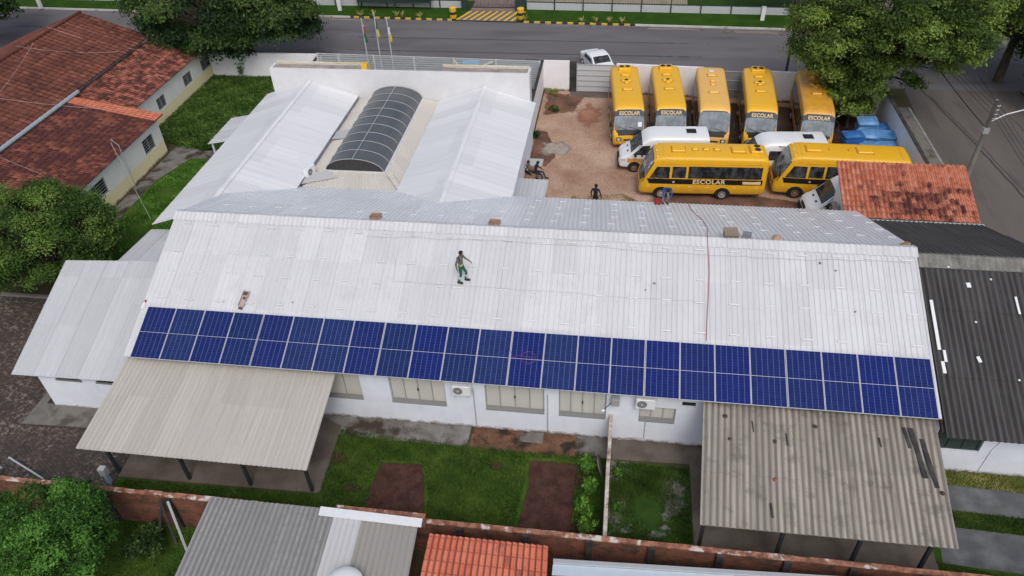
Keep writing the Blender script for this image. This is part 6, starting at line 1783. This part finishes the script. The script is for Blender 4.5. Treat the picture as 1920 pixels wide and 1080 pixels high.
# walking worker on the roof: faces +x, weight on his right leg, arms out
g_top = mottled('grey_shirt', (0.12, 0.115, 0.12), (0.20, 0.19, 0.20), 9, 0.85)
g_tr = mottled('green_trousers', (0.012, 0.085, 0.06), (0.03, 0.14, 0.10), 9, 0.8)
g_band = plain('reflective_band', (0.50, 0.72, 0.62), 0.5)
g_belt = plain('yellow_green_belt', (0.45, 0.58, 0.08), 0.6)
slope = lambda dy: SF*dy
Jw = dict(hip=(0, 0, 0.90), belly=(0.0, 0, 1.05), chest=(0.0, 0, 1.30), neck=(0.03, 0, 1.47), head0=(0.05, 0, 1.53), head1=(0.07, 0, 1.62), head2=(0.06, 0, 1.70),
          shL=(0.0, 0.18, 1.40), elL=(0.12, 0.27, 1.18), wrL=(0.32, 0.27, 1.06), haL=(0.38, 0.27, 1.01),
          shR=(-0.02, -0.18, 1.40), elR=(-0.12, -0.24, 1.13), wrR=(-0.08, -0.26, 0.90), haR=(-0.05, -0.26, 0.82),
          thL=(0.0, 0.09, 0.86), knL=(0.20, 0.10, 0.50), anL=(0.12, 0.11, 0.13), toL=(0.28, 0.12, 0.10),
          thR=(0.0, -0.09, 0.86), knR=(0.02, -0.10, 0.46), anR=(-0.14, -0.10, 0.06), toR=(0.02, -0.11, 0.02))
def zw(a, b, f, c):
    if b in ('head0', 'head1', 'head2') or a in ('head0', 'head1'): return 0
    if b[:2] in ('ha',) or (b[:2] == 'wr' and f > 0.3): return 0
    if a[:2] in ('hi', 'th', 'kn', 'an') and b != 'belly':
        if a[:2] == 'kn' and 0.25 < f < 0.6: return 3
        return 2
    if b == 'belly' and f < 0.75: return 4
    return 1
px, py = -6.28, 24.50
wk = person('man in a grey shirt, green trousers and reflective bands walking across the white roof', (px, py, zf(py)+0.03), R(-12), Jw, [SKIN, g_top, g_tr, g_band, g_belt], zw)
wk.scale = (0.95, 0.95, 0.95)
# man standing in the yard seen from behind, near the rear eave
FACE[0] = Vector((0, 1, 0))
navy = plain('navy_shirt', (0.012, 0.016, 0.035), 0.85)
dark_tr = plain('dark_trousers', (0.010, 0.011, 0.016), 0.85)
Js = dict(hip=(0, 0, 0.92), belly=(0, 0, 1.08), chest=(0, 0, 1.34), neck=(0, 0.01, 1.50), head0=(0, 0.02, 1.56), head1=(0, 0.03, 1.65), head2=(0, 0.02, 1.73),
          shL=(0.19, 0, 1.44), elL=(0.30, -0.02, 1.16), wrL=(0.34, 0.06, 0.92), haL=(0.35, 0.09, 0.84),
          shR=(-0.19, 0, 1.44), elR=(-0.28, -0.03, 1.16), wrR=(-0.26, 0.08, 0.93), haR=(-0.25, 0.11, 0.85),
          thL=(0.09, 0, 0.88), knL=(0.12, 0.03, 0.48), anL=(0.13, 0, 0.08), toL=(0.15, 0.15, 0.04),
          thR=(-0.09, 0, 0.88), knR=(-0.12, 0.03, 0.48), anR=(-0.13, 0, 0.08), toR=(-0.15, 0.15, 0.04))
def zs_(a, b, f, c):
    if b in ('head0', 'head1', 'head2') or a in ('head0', 'head1'): return 0
    if b[:2] == 'ha' : return 0
    if a[:2] in ('hi', 'th', 'kn', 'an') and b != 'belly': return 2
    return 1
person('man in a dark navy shirt standing on the yard soil just behind the rear eave', (-1.1, 38.55, 0.01), R(-10), Js, [SKIN, navy, dark_tr], zs_)
# two seated people on the bench, facing +x
FACE[0] = Vector((1, 0, 0))
Jt = dict(hip=(0, 0, 0.55), belly=(0.02, 0, 0.70), chest=(0.06, 0, 0.95), neck=(0.12, 0, 1.10), head0=(0.15, 0, 1.16), head1=(0.18, 0, 1.24), head2=(0.17, 0, 1.32),
          shL=(0.05, 0.19, 1.05), elL=(0.14, 0.26, 0.80), wrL=(0.36, 0.20, 0.72), haL=(0.43, 0.17, 0.70),
          shR=(0.05, -0.19, 1.05), elR=(0.14, -0.26, 0.80), wrR=(0.36, -0.18, 0.72), haR=(0.43, -0.15, 0.70),
          thL=(0.08, 0.10, 0.54), knL=(0.46, 0.20, 0.50), anL=(0.60, 0.24, 0.09), toL=(0.76, 0.26, 0.05),
          thR=(0.08, -0.10, 0.54), knR=(0.46, -0.16, 0.50), anR=(0.52, -0.22, 0.09), toR=(0.68, -0.26, 0.05))
person('person in dark clothes sitting at the outer end of the bench by the yard wall', (-5.12, 41.75, 0.01), R(-8), Jt, [SKIN, plain('plum_shirt', (0.022, 0.014, 0.024), 0.85), plain('blue_jeans', (0.02, 0.035, 0.06), 0.85)], zs_)
m_, t_, b_ = nodes_of('patterned_shirt')
vo = t_.nodes.new('ShaderNodeTexVoronoi'); vo.inputs['Scale'].default_value = 9
t_.links.new(coords(t_), vo.inputs['Vector'])
t_.links.new(ramp(t_, vo.outputs['Distance'], [(0.35, (0.55, 0.45, 0.42)), (0.5, (0.08, 0.06, 0.06))]), b_.inputs['Base Color'])
b_.inputs['Roughness'].default_value = 0.9
person('person in a pale patterned shirt sitting close to the wall beside the dark clothed one', (-5.72, 41.85, 0.01), R(-30), Jt, [SKIN, m_, dark_tr], zs_)
# worker bending over at the rear eave, feet on a ladder
FACE[0] = Vector((0, -0.8, -0.6))
Jk = dict(hip=(0, 0.12, 0.78), belly=(0, 0.02, 0.92), chest=(0, -0.16, 1.06), neck=(0, -0.30, 1.10), head0=(0, -0.35, 1.10), head1=(0, -0.42, 1.09), head2=(0, -0.49, 1.08),
          shL=(0.18, -0.20, 1.05), elL=(0.24, -0.30, 0.80), wrL=(0.14, -0.38, 0.60), haL=(0.10, -0.40, 0.54),
          shR=(-0.18, -0.20, 1.05), elR=(-0.24, -0.30, 0.80), wrR=(-0.18, -0.40, 0.62), haR=(-0.16, -0.42, 0.56),
          thL=(0.09, 0.12, 0.74), knL=(0.14, -0.02, 0.42), anL=(0.12, 0.10, 0.08), toL=(0.13, -0.04, 0.05),
          thR=(-0.09, 0.12, 0.74), knR=(-0.14, -0.02, 0.42), anR=(-0.12, 0.10, 0.08), toR=(-0.13, -0.04, 0.05))
ye = 34.35
person('worker in a blue shirt bending over at the rear eave beside a red bag', (2.72, ye, zb(ye)+0.05), R(10), Jk, [SKIN, plain('blue_shirt', (0.03, 0.07, 0.19), 0.85), plain('pale_grey_trousers', (0.26, 0.27, 0.29), 0.85)], zs_)
# ------------------------------------------------------------------ small things
t = thing('bag', 'red cloth bag on the rear roof edge beside the bending worker', 'bag', (2.32, 34.2, zb(34.2)+0.03), R(15))
MB().lathe([(0.08, 0), (0.17, 0.03), (0.19, 0.14), (0.15, 0.25), (0.06, 0.31)], n=12).build('sack', plain('red_cloth', (0.30, 0.02, 0.025), 0.9), t, smooth=True)
MB().tube([(-0.07, 0, 0.28), (-0.05, 0, 0.40), (0.05, 0, 0.40), (0.07, 0, 0.28)], 0.012, 6).build('handle', M['red'], t)
bn = thing('bench', 'low wooden bench against the yard wall under the seated people', 'bench', (-5.35, 41.7, 0))
MB().box((-0.5, -0.75, 0.40), (0.28, 0.75, 0.46)).build('seat', M['wood'], bn)
for x, y in ((-0.4, -0.65), (0.18, -0.65), (-0.4, 0.65), (0.18, 0.65)):
    MB().box((x-0.04, y-0.04, 0), (x+0.04, y+0.04, 0.40)).build('leg', M['wood'], bn)
cr = thing('crate', 'orange wooden crate on the soil in front of the bench', 'crate', (-5.1, 40.75, 0))
for k in range(3): MB().box((-0.35, -0.25, 0.03+k*0.13), (0.35, 0.25, 0.13+k*0.13)).build('slat', mottled('orange_board', (0.36, 0.15, 0.08), (0.5, 0.24, 0.13), 3) if k == 0 else M['obd'], cr); M['obd'] = cr.children[0].data.materials[0]
MB().box((-5.9, 43.3, 0.06), (-4.85, 44.25, 0.10)).box((-5.8, 43.35, 0), (-5.7, 44.2, 0.06)).box((-5.05, 43.35, 0), (-4.95, 44.2, 0.06)).single('flat_board', M['roof_sheet_pale'], 'flat grey board lying on the soil behind the seated people', 'board')
t = thing('lean_to', 'small lean to with a pale metal roof between the wing and the bus yard', 'lean to', (-4.9, 37.2, 0))
roof_sheet('roof', (-5.95, 36.2, 1.86), (-3.98, 36.2, 1.86), (-3.92, 38.35, 2.06), (-5.95, 38.45, 2.06), M['roof_annex'], t, 0.25, 0.03, 'trap', (), 0, 0.02)
MB().box((-5.9, 36.3, 0), (-4.06, 38.15, 1.84)).build('wall', plain('dark_board', (0.09, 0.09, 0.10), 0.8), t, local=False)
def box_thing(name, label, cat, loc, size, mat, rz=0, rx=0, group=None, flaps=False):
    t = thing(name, label, cat, loc, 0, group)
    t.rotation_euler = (rx, 0, rz)
    MB().bbox((0, 0, 0), size, 0.008).build('body', mat, t)
    if flaps:
        for s_ in (-1, 1):
            f = MB()
            f.slab([(-size[0]/2, s_*size[1]/2, size[2]), (size[0]/2, s_*size[1]/2, size[2]), (size[0]/2, s_*size[1]*0.95, size[2]+0.03), (-size[0]/2, s_*size[1]*0.95, size[2]+0.03)], 0.006)
            f.build('flap', mat, t)
    return t
box_thing('cardboard_box', 'flat cardboard box on the ridge, left one of the two', 'box', (-10.85, 27.5, 6.30), (0.52, 0.30, 0.12), M['card'], 0.02, -0.3, flaps=True)
box_thing('cardboard_box', 'flat cardboard box on the ridge, right one of the two', 'box', (-5.28, 27.5, 6.30), (0.52, 0.28, 0.10), M['card'], -0.02, -0.3, flaps=True)
t = box_thing('bag', 'grey tool bag with brown flaps on the ridge beside the red hose', 'bag', (5.1, 27.3, 6.40), (0.62, 0.34, 0.20), plain('khaki_cloth', (0.26, 0.21, 0.16), 0.9), 0.1, flaps=True)
box_thing('bag', 'crumpled grey bag on the ridge right of the tool bag', 'bag', (5.78, 27.35, 6.38), (0.38, 0.26, 0.17), plain('grey_cloth', (0.19, 0.2, 0.22), 0.9), -0.2)
t = thing('hard_hat', 'small brown and white hat lying on the ridge', 'hat', (7.02, 27.35, 6.38))
MB().lathe([(0.19, 0), (0.18, 0.02), (0.13, 0.03), (0.12, 0.09), (0.06, 0.13)], n=16).build('shell', plain('tan_hat', (0.42, 0.25, 0.17), 0.7), t, smooth=True)
t = thing('brick_tray', 'small pale tray of tools on the white slope above the panels', 'tray', (-15.82, 23.1, zf(23.1)+0.06))
t.rotation_euler = (math.atan(SF), 0, R(-6)); t.scale = (0.85, 0.75, 0.85)
MB().box((-0.16, -0.5, 0), (0.16, 0.5, 0.03)).box((-0.16, -0.5, 0.03), (-0.14, 0.5, 0.12)).box((0.14, -0.5, 0.03), (0.16, 0.5, 0.12)).build('tray', plain('pinkish_board', (0.45, 0.36, 0.34), 0.8), t)
MB().bbox((-0.02, 0.33, 0.03), (0.22, 0.2, 0.10), 0.03).bbox((0.02, 0.02, 0.03), (0.12, 0.14, 0.08), 0.02).bbox((0, -0.62, 0), (0.2, 0.14, 0.08), 0.02).build('tools', plain('dark_tools', (0.10, 0.075, 0.065), 0.7), t)
hz = lambda x, y: (x, y, (zf(y) if y <= YR else zb(y))+0.06+(0.05 if abs(y-YR) < 0.3 else 0))
pts = [hz(4.02, 22.6), hz(4.06, 23.5), hz(4.12, 24.5), hz(4.16, 25.5), hz(4.13, 26.4), hz(4.10, 27.1), hz(4.18, 27.9), hz(4.32, 29.0), hz(4.28, 30.4), hz(4.10, 31.8), hz(3.95, 33.2), hz(3.98, 34.5)]
MB().tube(pts, 0.016, 5).single('hose', plain('red_hose', (0.38, 0.12, 0.12), 0.7), 'thin red hose running up the white roof and over its ridge', 'hose', smooth=True)
def wiggle(x0, x1, y, amp, seed, n=60):
    r = random.Random(seed); a = 0; out = []
    for k in range(n+1):
        a = a*0.8 + r.uniform(-amp, amp)
        yy = y(k/n) + a
        out.append(hz(lerp(x0, x1, k/n), yy))
    return out
MB().tube(wiggle(-9.3, 3.9, lambda f: 24.32-0.15*f, 0.02, 3), 0.006, 4).single('cable', plain('grey_cable', (0.33, 0.33, 0.35), 0.7), 'thin grey cable lying across the roof from below the worker towards the hose', 'cable')
MB().tube([hz(-9.3, 24.3), hz(-9.35, 24.9), hz(-9.42, 25.3), hz(-9.6, 25.5)], 0.006, 4).single('cable', plain('grey_cable_end', (0.40, 0.40, 0.42), 0.7), 'short bent grey cable end on the roof left of the worker', 'cable')
MB().tube(wiggle(-11.0, 12.3, lambda f: 26.35+0.05*math.sin(7*f), 0.03, 4, 90), 0.007, 4).single('cable', plain('dark_cable', (0.28, 0.28, 0.29), 0.7), 'long thin cable running just below the ridge of the white roof', 'cable')
ring_ = [on_front(-3.05+0.32*math.cos(a)*0.9, 1.28+0.26*math.sin(a), 0.125) for a in [k*2*math.pi/24 for k in range(25)]]
MB().tube([on_front(-3.85, 1.6, 0.125), on_front(-3.7, 1.25, 0.125), on_front(-3.45, 1.35, 0.125)] + ring_, 0.007, 4).single('cable', plain('red_cable', (0.25, 0.06, 0.14), 0.6), 'thin looped red cable lying on the middle solar panels', 'cable')
t = thing('bottle', 'small white bottle with a red cap on the roof left of the panels', 'bottle', (-20.42, 22.35, zf(22.35)+0.05))
t.rotation_euler = (math.atan(SF)+R(90)-R(180), 0, R(-8))
MB().lathe([(0.05, 0), (0.055, 0.3), (0.03, 0.36)], n=10).build('bottle', M['white_paint'], t, smooth=True)
MB().lathe([(0.045, 0.36), (0.045, 0.46)], n=10).build('cap', M['red'], t)
for i, (x, y, s_) in enumerate([(1.9, 24.9, 0.07), (1.55, 24.6, 0.05), (8.7, 26.2, 0.07), (9.3, 25.9, 0.06), (9.9, 24.2, 0.06), (-13.6, 23.1, 0.05)]):
    MB().bbox((x, y, zf(y)+0.03), (s_*1.6, s_, s_*0.7), s_*0.2, i).single('debris_scrap', plain('scrap%d' % i, (0.2, 0.19, 0.18), 0.9), 'small dark scrap on the white roof slope, %s' % ['right of the centre, larger of a pair', 'right of the centre, smaller of a pair', 'close below the ridge near the small hat', 'a little right of and below the hat', 'in the lower right part of the slope', 'left of the worker, above the panels'][i], 'scrap')
# condensers
def condenser(label, loc, rz, old=False):
    t = thing('air_conditioner', label, 'air conditioner', loc, rz)
    m0 = plain('old_casing', (0.30, 0.27, 0.22), 0.8) if old else M['white_paint']
    MB().bbox((0, 0, 0), (0.78, 0.30, 0.52), 0.02).build('casing', m0, t)
    gr = MB().lathe([(0.20, 0.0), (0.20, -0.012), (0.17, -0.016), (0.02, -0.016)], (-0.14, -0.152, 0.26), 20, 'y').build('grille', M['dark_steel'] if old else M['sill'], t)
    MB().lathe([(0.045, -0.016), (0.045, -0.03), (0.01, -0.03)], (-0.14, -0.152, 0.26), 12, 'y').build('fan_hub', M['lamp_glass'], gr)
    MB().bar((-0.3, 0.12, -0.04), (-0.3, -0.2, -0.04), 0.04).bar((0.3, 0.12, -0.04), (0.3, -0.2, -0.04), 0.04).build('bracket', M['steel'], t)
    return t
condenser('white air conditioner unit under the eave left of the garden wall', (-5.78, 20.66, 2.42), 0)
condenser('white air conditioner unit under the eave right of the garden wall', (1.75, 20.66, 2.48), 0)
condenser('white air conditioner unit on the cream roof beside the skylight', (-17.62, 35.8, 3.35), R(75))
condenser('old brownish air conditioner unit on the hut wall above the white van nose', (12.02, 36.4, 1.9), R(-90), True)
t = thing('wall_lamp', 'grey meter cabinet with a white lamp on the wall above the garden wall', 'wall lamp', (0.5, 20.7, 2.42))
MB().bbox((0.05, 0.02, 0), (0.34, 0.28, 0.38), 0.02).build('cabinet', M['frame_grey'], t)
MB().tube([(-0.1, 0, 0.1), (-0.25, -0.15, 0.0), (-0.38, -0.3, -0.02)], 0.02, 6).build('arm', M['dark_steel'], t)
MB().lathe([(0.03, 0.05), (0.08, 0.02), (0.07, -0.04), (0.02, -0.07)], (-0.42, -0.35, -0.02), 12).build('lamp_head', M['white_paint'], t, smooth=True)
for i, (a, b, w_) in enumerate([((-18.7, 39.6), (-17.75, 38.35), 0.05), ((-18.9, 37.2), (-17.9, 36.1), 0.05)]):
    zz = lambda x: 4.46 - (x+21.15)*(1.04/3.33) + 0.09
    MB().bar((a[0], a[1], zz(a[0])), (b[0], b[1], zz(b[0])), w_, 0.04).single('white_batten', M['white_paint'], 'white batten lying on the left wing roof, %s of the two' % ('upper' if i == 0 else 'lower'), 'batten')
t = thing('concrete_disc', 'round concrete disc leaning on the garden wall', 'disc', (0.18, 19.1, 0.02))
t.rotation_euler = (0, R(72), R(8))
MB().lathe([(0.38, 0), (0.40, 0.03), (0.38, 0.06)], (-0.38, 0, 0), 24).build('disc', M['concrete'], t)
t = thing('meter_box', 'pale grey meter box on a short stand by the left canopy post', 'meter box', (-20.15, 16.35, 0))
MB().bbox((0, 0, 0.55), (0.30, 0.26, 0.42), 0.02).build('box', M['lamp_glass'], t)
MB().box((-0.09, -0.07, 0), (0.09, 0.07, 0.55)).build('stand', M['blue_sign'], t)
for i, (a, b) in enumerate([((-25.1, 16.9, 0.25), (-22.7, 15.9, 0.45)), ((-27.2, 17.2, 0.25), (-24.9, 16.25, 0.4))]):
    MB().tube([a, b], 0.04, 8).single('metal_pipe', M['lamp_glass'], 'pale metal pipe lying on the dark paving by the brick wall, %s one' % ('right' if i == 0 else 'left'), 'pipe')
for i, (a, b) in enumerate([((-15.9, 13.9, 0), (-16.3, 14.6, 1.9)), ((-16.5, 13.6, 0), (-16.35, 14.62, 1.6)), ((-15.2, 13.5, 0.0), (-16.0, 14.6, 1.85))]):
    MB().bar(a, b, 0.09, 0.05).single('leaning_board', M['pilaster'] if i < 2 else M['frame_grey'], 'board leaning on the brick wall beside the shed, %s' % ['middle of three', 'leftmost of three', 'paler and rightmost of three'][i], 'board')
# scraps on the dark roof
zd = lambda y: 6.05 - DS*(27-y) + 0.075
def strip(label, x, y, l, w_, rz, name='white_offcut'):
    t = thing(name, label, 'offcut', (x, y, zd(y)))
    t.rotation_euler = (math.atan(DS), 0, rz)
    MB().bbox((0, 0, 0), (w_, l, 0.03), 0.008).build('piece', M['white_paint'], t)
strip('long narrow white strip on the right part of the dark roof', 16.2, 25.0, 0.78, 0.09, 0.02)
strip('small white square scrap near the top of the dark roof', 14.5, 25.75, 0.22, 0.17, 0.1)
strip('long ragged white strip beside the edge of the white roof', 12.95, 24.0, 2.2, 0.13, 0.0)
strip('short white scrap beside the long ragged strip, upper of two', 13.12, 22.75, 0.5, 0.11, 0.0)
strip('short white scrap beside the long ragged strip, lower of two', 13.0, 22.3, 0.5, 0.13, 0.03)
strip('small white scrap in the middle of the dark roof', 14.35, 22.7, 0.25, 0.14, 0.3)
r = random.Random(8)
for i, (x, y) in enumerate([(15.4, 26.05), (16.9, 25.9), (14.5, 24.2), (15.65, 22.0), (13.85, 26.5)]):
    strip('tiny white speck on the dark roof, %s' % ['upper middle', 'upper right', 'centre left', 'lower right', 'close under the ridge cap'][i], x, y, 0.08, 0.08, 0.4)
box_thing('debris_pile', 'little heap of brown debris at the right end of the ridge', 'debris', (12.35, 27.55, 6.2), (0.4, 0.22, 0.08), plain('brown_debris', (0.28, 0.18, 0.1), 0.9), 0.5, -0.3)
# stones and broken bits on the old canopy
zc = lambda y: lerp(2.5, 3.16, (y-15.4)/5.46)+0.06
for i, (x, y, s_) in enumerate([(4.75, 19.9, 0.13), (6.5, 18.95, 0.11), (8.05, 19.75, 0.12), (6.35, 17.35, 0.12), (12.0, 17.4, 0.12), (4.85, 18.9, 0.10)]):
    mb = MB().bbox((x, y, zc(y)), (s_*1.3, s_, s_*0.7), s_*0.25, i*1.3)
    mb.single('stone', M['bark'] if i != 3 else M['coping'], 'small stone lying on the old grey canopy, %s' % ['upper left', 'upper middle, first', 'upper middle, second', 'reddish one at the middle sheet joint', 'at its right edge', 'left, below another stone'][i], 'stone')
for i, (x, y, l, w_) in enumerate([(11.55, 19.0, 2.1, 0.19), (11.85, 18.6, 2.0, 0.17), (11.3, 19.6, 0.9, 0.12), (5.75, 19.55, 0.5, 0.05), (6.95, 19.1, 0.5, 0.05), (10.3, 19.3, 0.4, 0.06), (6.1, 16.15, 0.55, 0.07)]):
    t = thing('dark_patch', 'dark blackened strip of sheet on the old grey canopy, %s' % ['widest, near the right edge', 'second one nearest the right edge', 'short one above the widest', 'slim one at upper left', 'slim one at upper middle', 'short one right of centre', 'short one near the lower edge'][i], 'patch', (x, y, zc(y)-0.008), 0)
    t.rotation_euler = (math.atan(0.66/5.46), 0, 0.03)
    MB().bbox((0, 0, 0), (w_, l, 0.02), 0.006).build('strip', M['pilaster'], t)
# ------------------------------------------------------------------ street furniture
t = thing('utility_pole', 'leaning looking concrete utility pole with wires beside the side street', 'utility pole', (20.3, 40.9, 0))
MB().tube([(0, 0, 0), (0, 0, 6.7)], [0.17, 0.10], 10).build('shaft', M['pole'], t, smooth=True)
MB().bar((-0.15, 0, 4.9), (0.15, 0, 4.9), 0.3, 0.35).build('junction_box', M['frame_grey'], t)
MB().tube([(0.05, 0, 5.4), (0.9, 0.35, 5.7), (2.3, 0.9, 5.85)], 0.035, 8).build('lamp_arm', M['alu'], t)
MB().bbox((2.55, 1.0, 5.8), (0.6, 0.22, 0.12), 0.03, 0.38).build('lamp_head', M['alu'], t)
rk = MB()
for k in range(4): rk.tube([(0.05, 0, 5.6+k*0.25), (0.22, 0, 5.6+k*0.25)], 0.02, 6).lathe([(0.02, -0.05), (0.05, 0), (0.02, 0.05)], (0.24, 0, 5.6+k*0.25), 8)
rk.build('insulators', M['steel'], t)
for i in range(4):
    z = 5.6+i*0.25
    def sag(a, b, s_, n=16): return [Vector(a).lerp(Vector(b), k/n)-Vector((0, 0, s_*4*(k/n)*(1-k/n))) for k in range(n+1)]
    w_ = MB().tube(sag((20.54, 75.0, z), (20.54, 40.9, z), 0.7), 0.016, 4).tube(sag((20.54, 40.9, z), (20.54, 8.0, z), 0.7), 0.016, 4)
    w_.single('overhead_wire', M['dark_steel'], 'overhead wire along the side street, %s on the pole' % ['lowest', 'second lowest', 'second highest', 'highest'][i], 'wire', 'wires strung along the side street')
MB().tube(sag((20.4, 40.9, 4.9), (22.2, 76, 4.9), 0.9), 0.03, 5).single('overhead_wire', M['black'], 'thick black cable running from the junction box along the side street', 'wire')
t = thing('lamp_post', 'thin dark steel post on the pavement behind the back row of buses', 'post', (12.35, 56.3, 0.12))
MB().tube([(0, 0, 0), (0, 0, 4.9)], 0.10, 8).build('shaft', M['dark_steel'], t)
MB().bbox((0, 0, 4.85), (0.3, 0.3, 0.25), 0.04).build('head', M['dark_steel'], t)
MB().bbox((0, 0, 0), (0.4, 0.4, 0.2), 0.03).build('foot', M['lamp_glass'], t)
flags = [(-19.45, (0.36, 0.07, 0.05), (0.02, 0.14, 0.07), 'red and green', (0.5, 0.4, 0.1)), (-18.42, (0.02, 0.16, 0.05), (0.55, 0.5, 0.1), 'green and yellow', (0.02, 0.16, 0.05)), (-17.5, (0.7, 0.72, 0.78), (0.62, 0.55, 0.06), 'white and yellow', (0.03, 0.08, 0.30))]
for i, (x, c1, c2, nm, c3) in enumerate(flags):
    t = thing('flagpole', 'white flagpole with a furled %s flag behind the slatted fence' % nm, 'flagpole', (x, 53.6, 0), 0, 'three flagpoles behind the parapet')
    H_ = 6.1+(0.35 if i == 1 else 0)
    MB().tube([(0, 0, 0), (0, 0, H_)], [0.055, 0.035], 8).build('pole', M['lamp_glass'], t)
    f = MB(); f.cur = 0
    def drape(u, v): return (0.05+0.16*math.sin(math.pi*u)*(0.6+0.4*v)+0.03*math.sin(8*v+i), 0.06*math.sin(u*9+v*3), H_-0.55-1.3*v)
    f.grid(drape, 10, 10, skirt=(0, 0.01, 0))
    for k, c in enumerate(f.f):
        zc_ = sum(f.v[j][2] for j in c)/len(c)
        rel = (H_-0.55-zc_)/1.3
        f.m[k] = 2 if rel < 0.12 else (0 if rel < 0.5 else 1)
    f.build('flag', [plain('flag_a%d' % i, c1, 0.9), plain('flag_b%d' % i, c2, 0.9), plain('flag_c%d' % i, c3, 0.9)], t, smooth=True)
for x, lb in ((-16.3, 'left'), (-9.75, 'right')):
    t = thing('bollard', 'fat yellow bollard with a black band, %s end of the striped ramp' % lb, 'bollard', (x, 70.35, 0.13), 0, 'yellow bollards at the striped ramp')
    MB().lathe([(0.30, 0), (0.33, 0.05), (0.33, 1.0), (0.25, 1.06)], n=16).build('barrel', M['yellow'], t, auto=40)
    MB().lathe([(0.335, 0.38), (0.338, 0.40), (0.338, 0.62), (0.335, 0.64)], n=16).build('band', M['black'], t)
for x, y, lb in ((-28.2, 72.1, 'on the far verge left of the shelter'), (-60.7, 71.6, 'on the far verge at the upper left corner'), (12.5, 70.9, 'on the far verge beside the big tree')):
    t = thing('white_post', 'thick white post ' + lb, 'post', (x, y, 0.12), 0, 'white posts on the far verge')
    hh_ = 2.6 if x < 0 else 1.15
    MB().bbox((0, 0, 0), (0.36, 0.3, hh_), 0.03).build('shaft', M['white_paint'], t)
    MB().bbox((0, 0, hh_), (0.42, 0.36, 0.06), 0.02).build('cap', M['lamp_glass'], t)
# thin wires over the tiled roofs
wr = plain('pale_wire', (0.42, 0.38, 0.36), 0.6)
W = [((-43.0, 50.5, 6.2), (-36.8, 52.0, 3.9)), ((-43.0, 46.8, 6.2), (-37.9, 50.5, 4.4)), ((-43.0, 39.6, 6.2), (-33.5, 43.4, 3.2)), ((-43.0, 36.5, 6.2), (-34.0, 34.5, 3.4)), ((-41.2, 46.5, 6.6), (-40.2, 38.0, 5.0))]
for i, (a, b) in enumerate(W):
    MB().tube(sag(a, b, 0.25), 0.010, 4).single('guy_wire', wr, 'thin pale wire stretched over the brown tiled roof, %s' % ['uppermost', 'second from the top', 'third, reaching the clean tile edge', 'lowest', 'steep one crossing the others'][i], 'wire')
MB().tube(sag((-31.6, 38.2, 3.6), (-27.2, 33.5, 1.2), 0.1), 0.015, 4).single('guy_wire', wr, 'thin green wire hanging from the cream house down to the grass', 'wire')
t = thing('wall_pipe', 'thin grey pipe with an elbow standing by the cream house wall', 'pipe', (-31.3, 38.4, 0))
MB().tube([(0, 0, 0), (0, 0, 3.3), (-0.5, 0.15, 3.6)], 0.03, 6).build('pipe', M['frame_grey'], t)
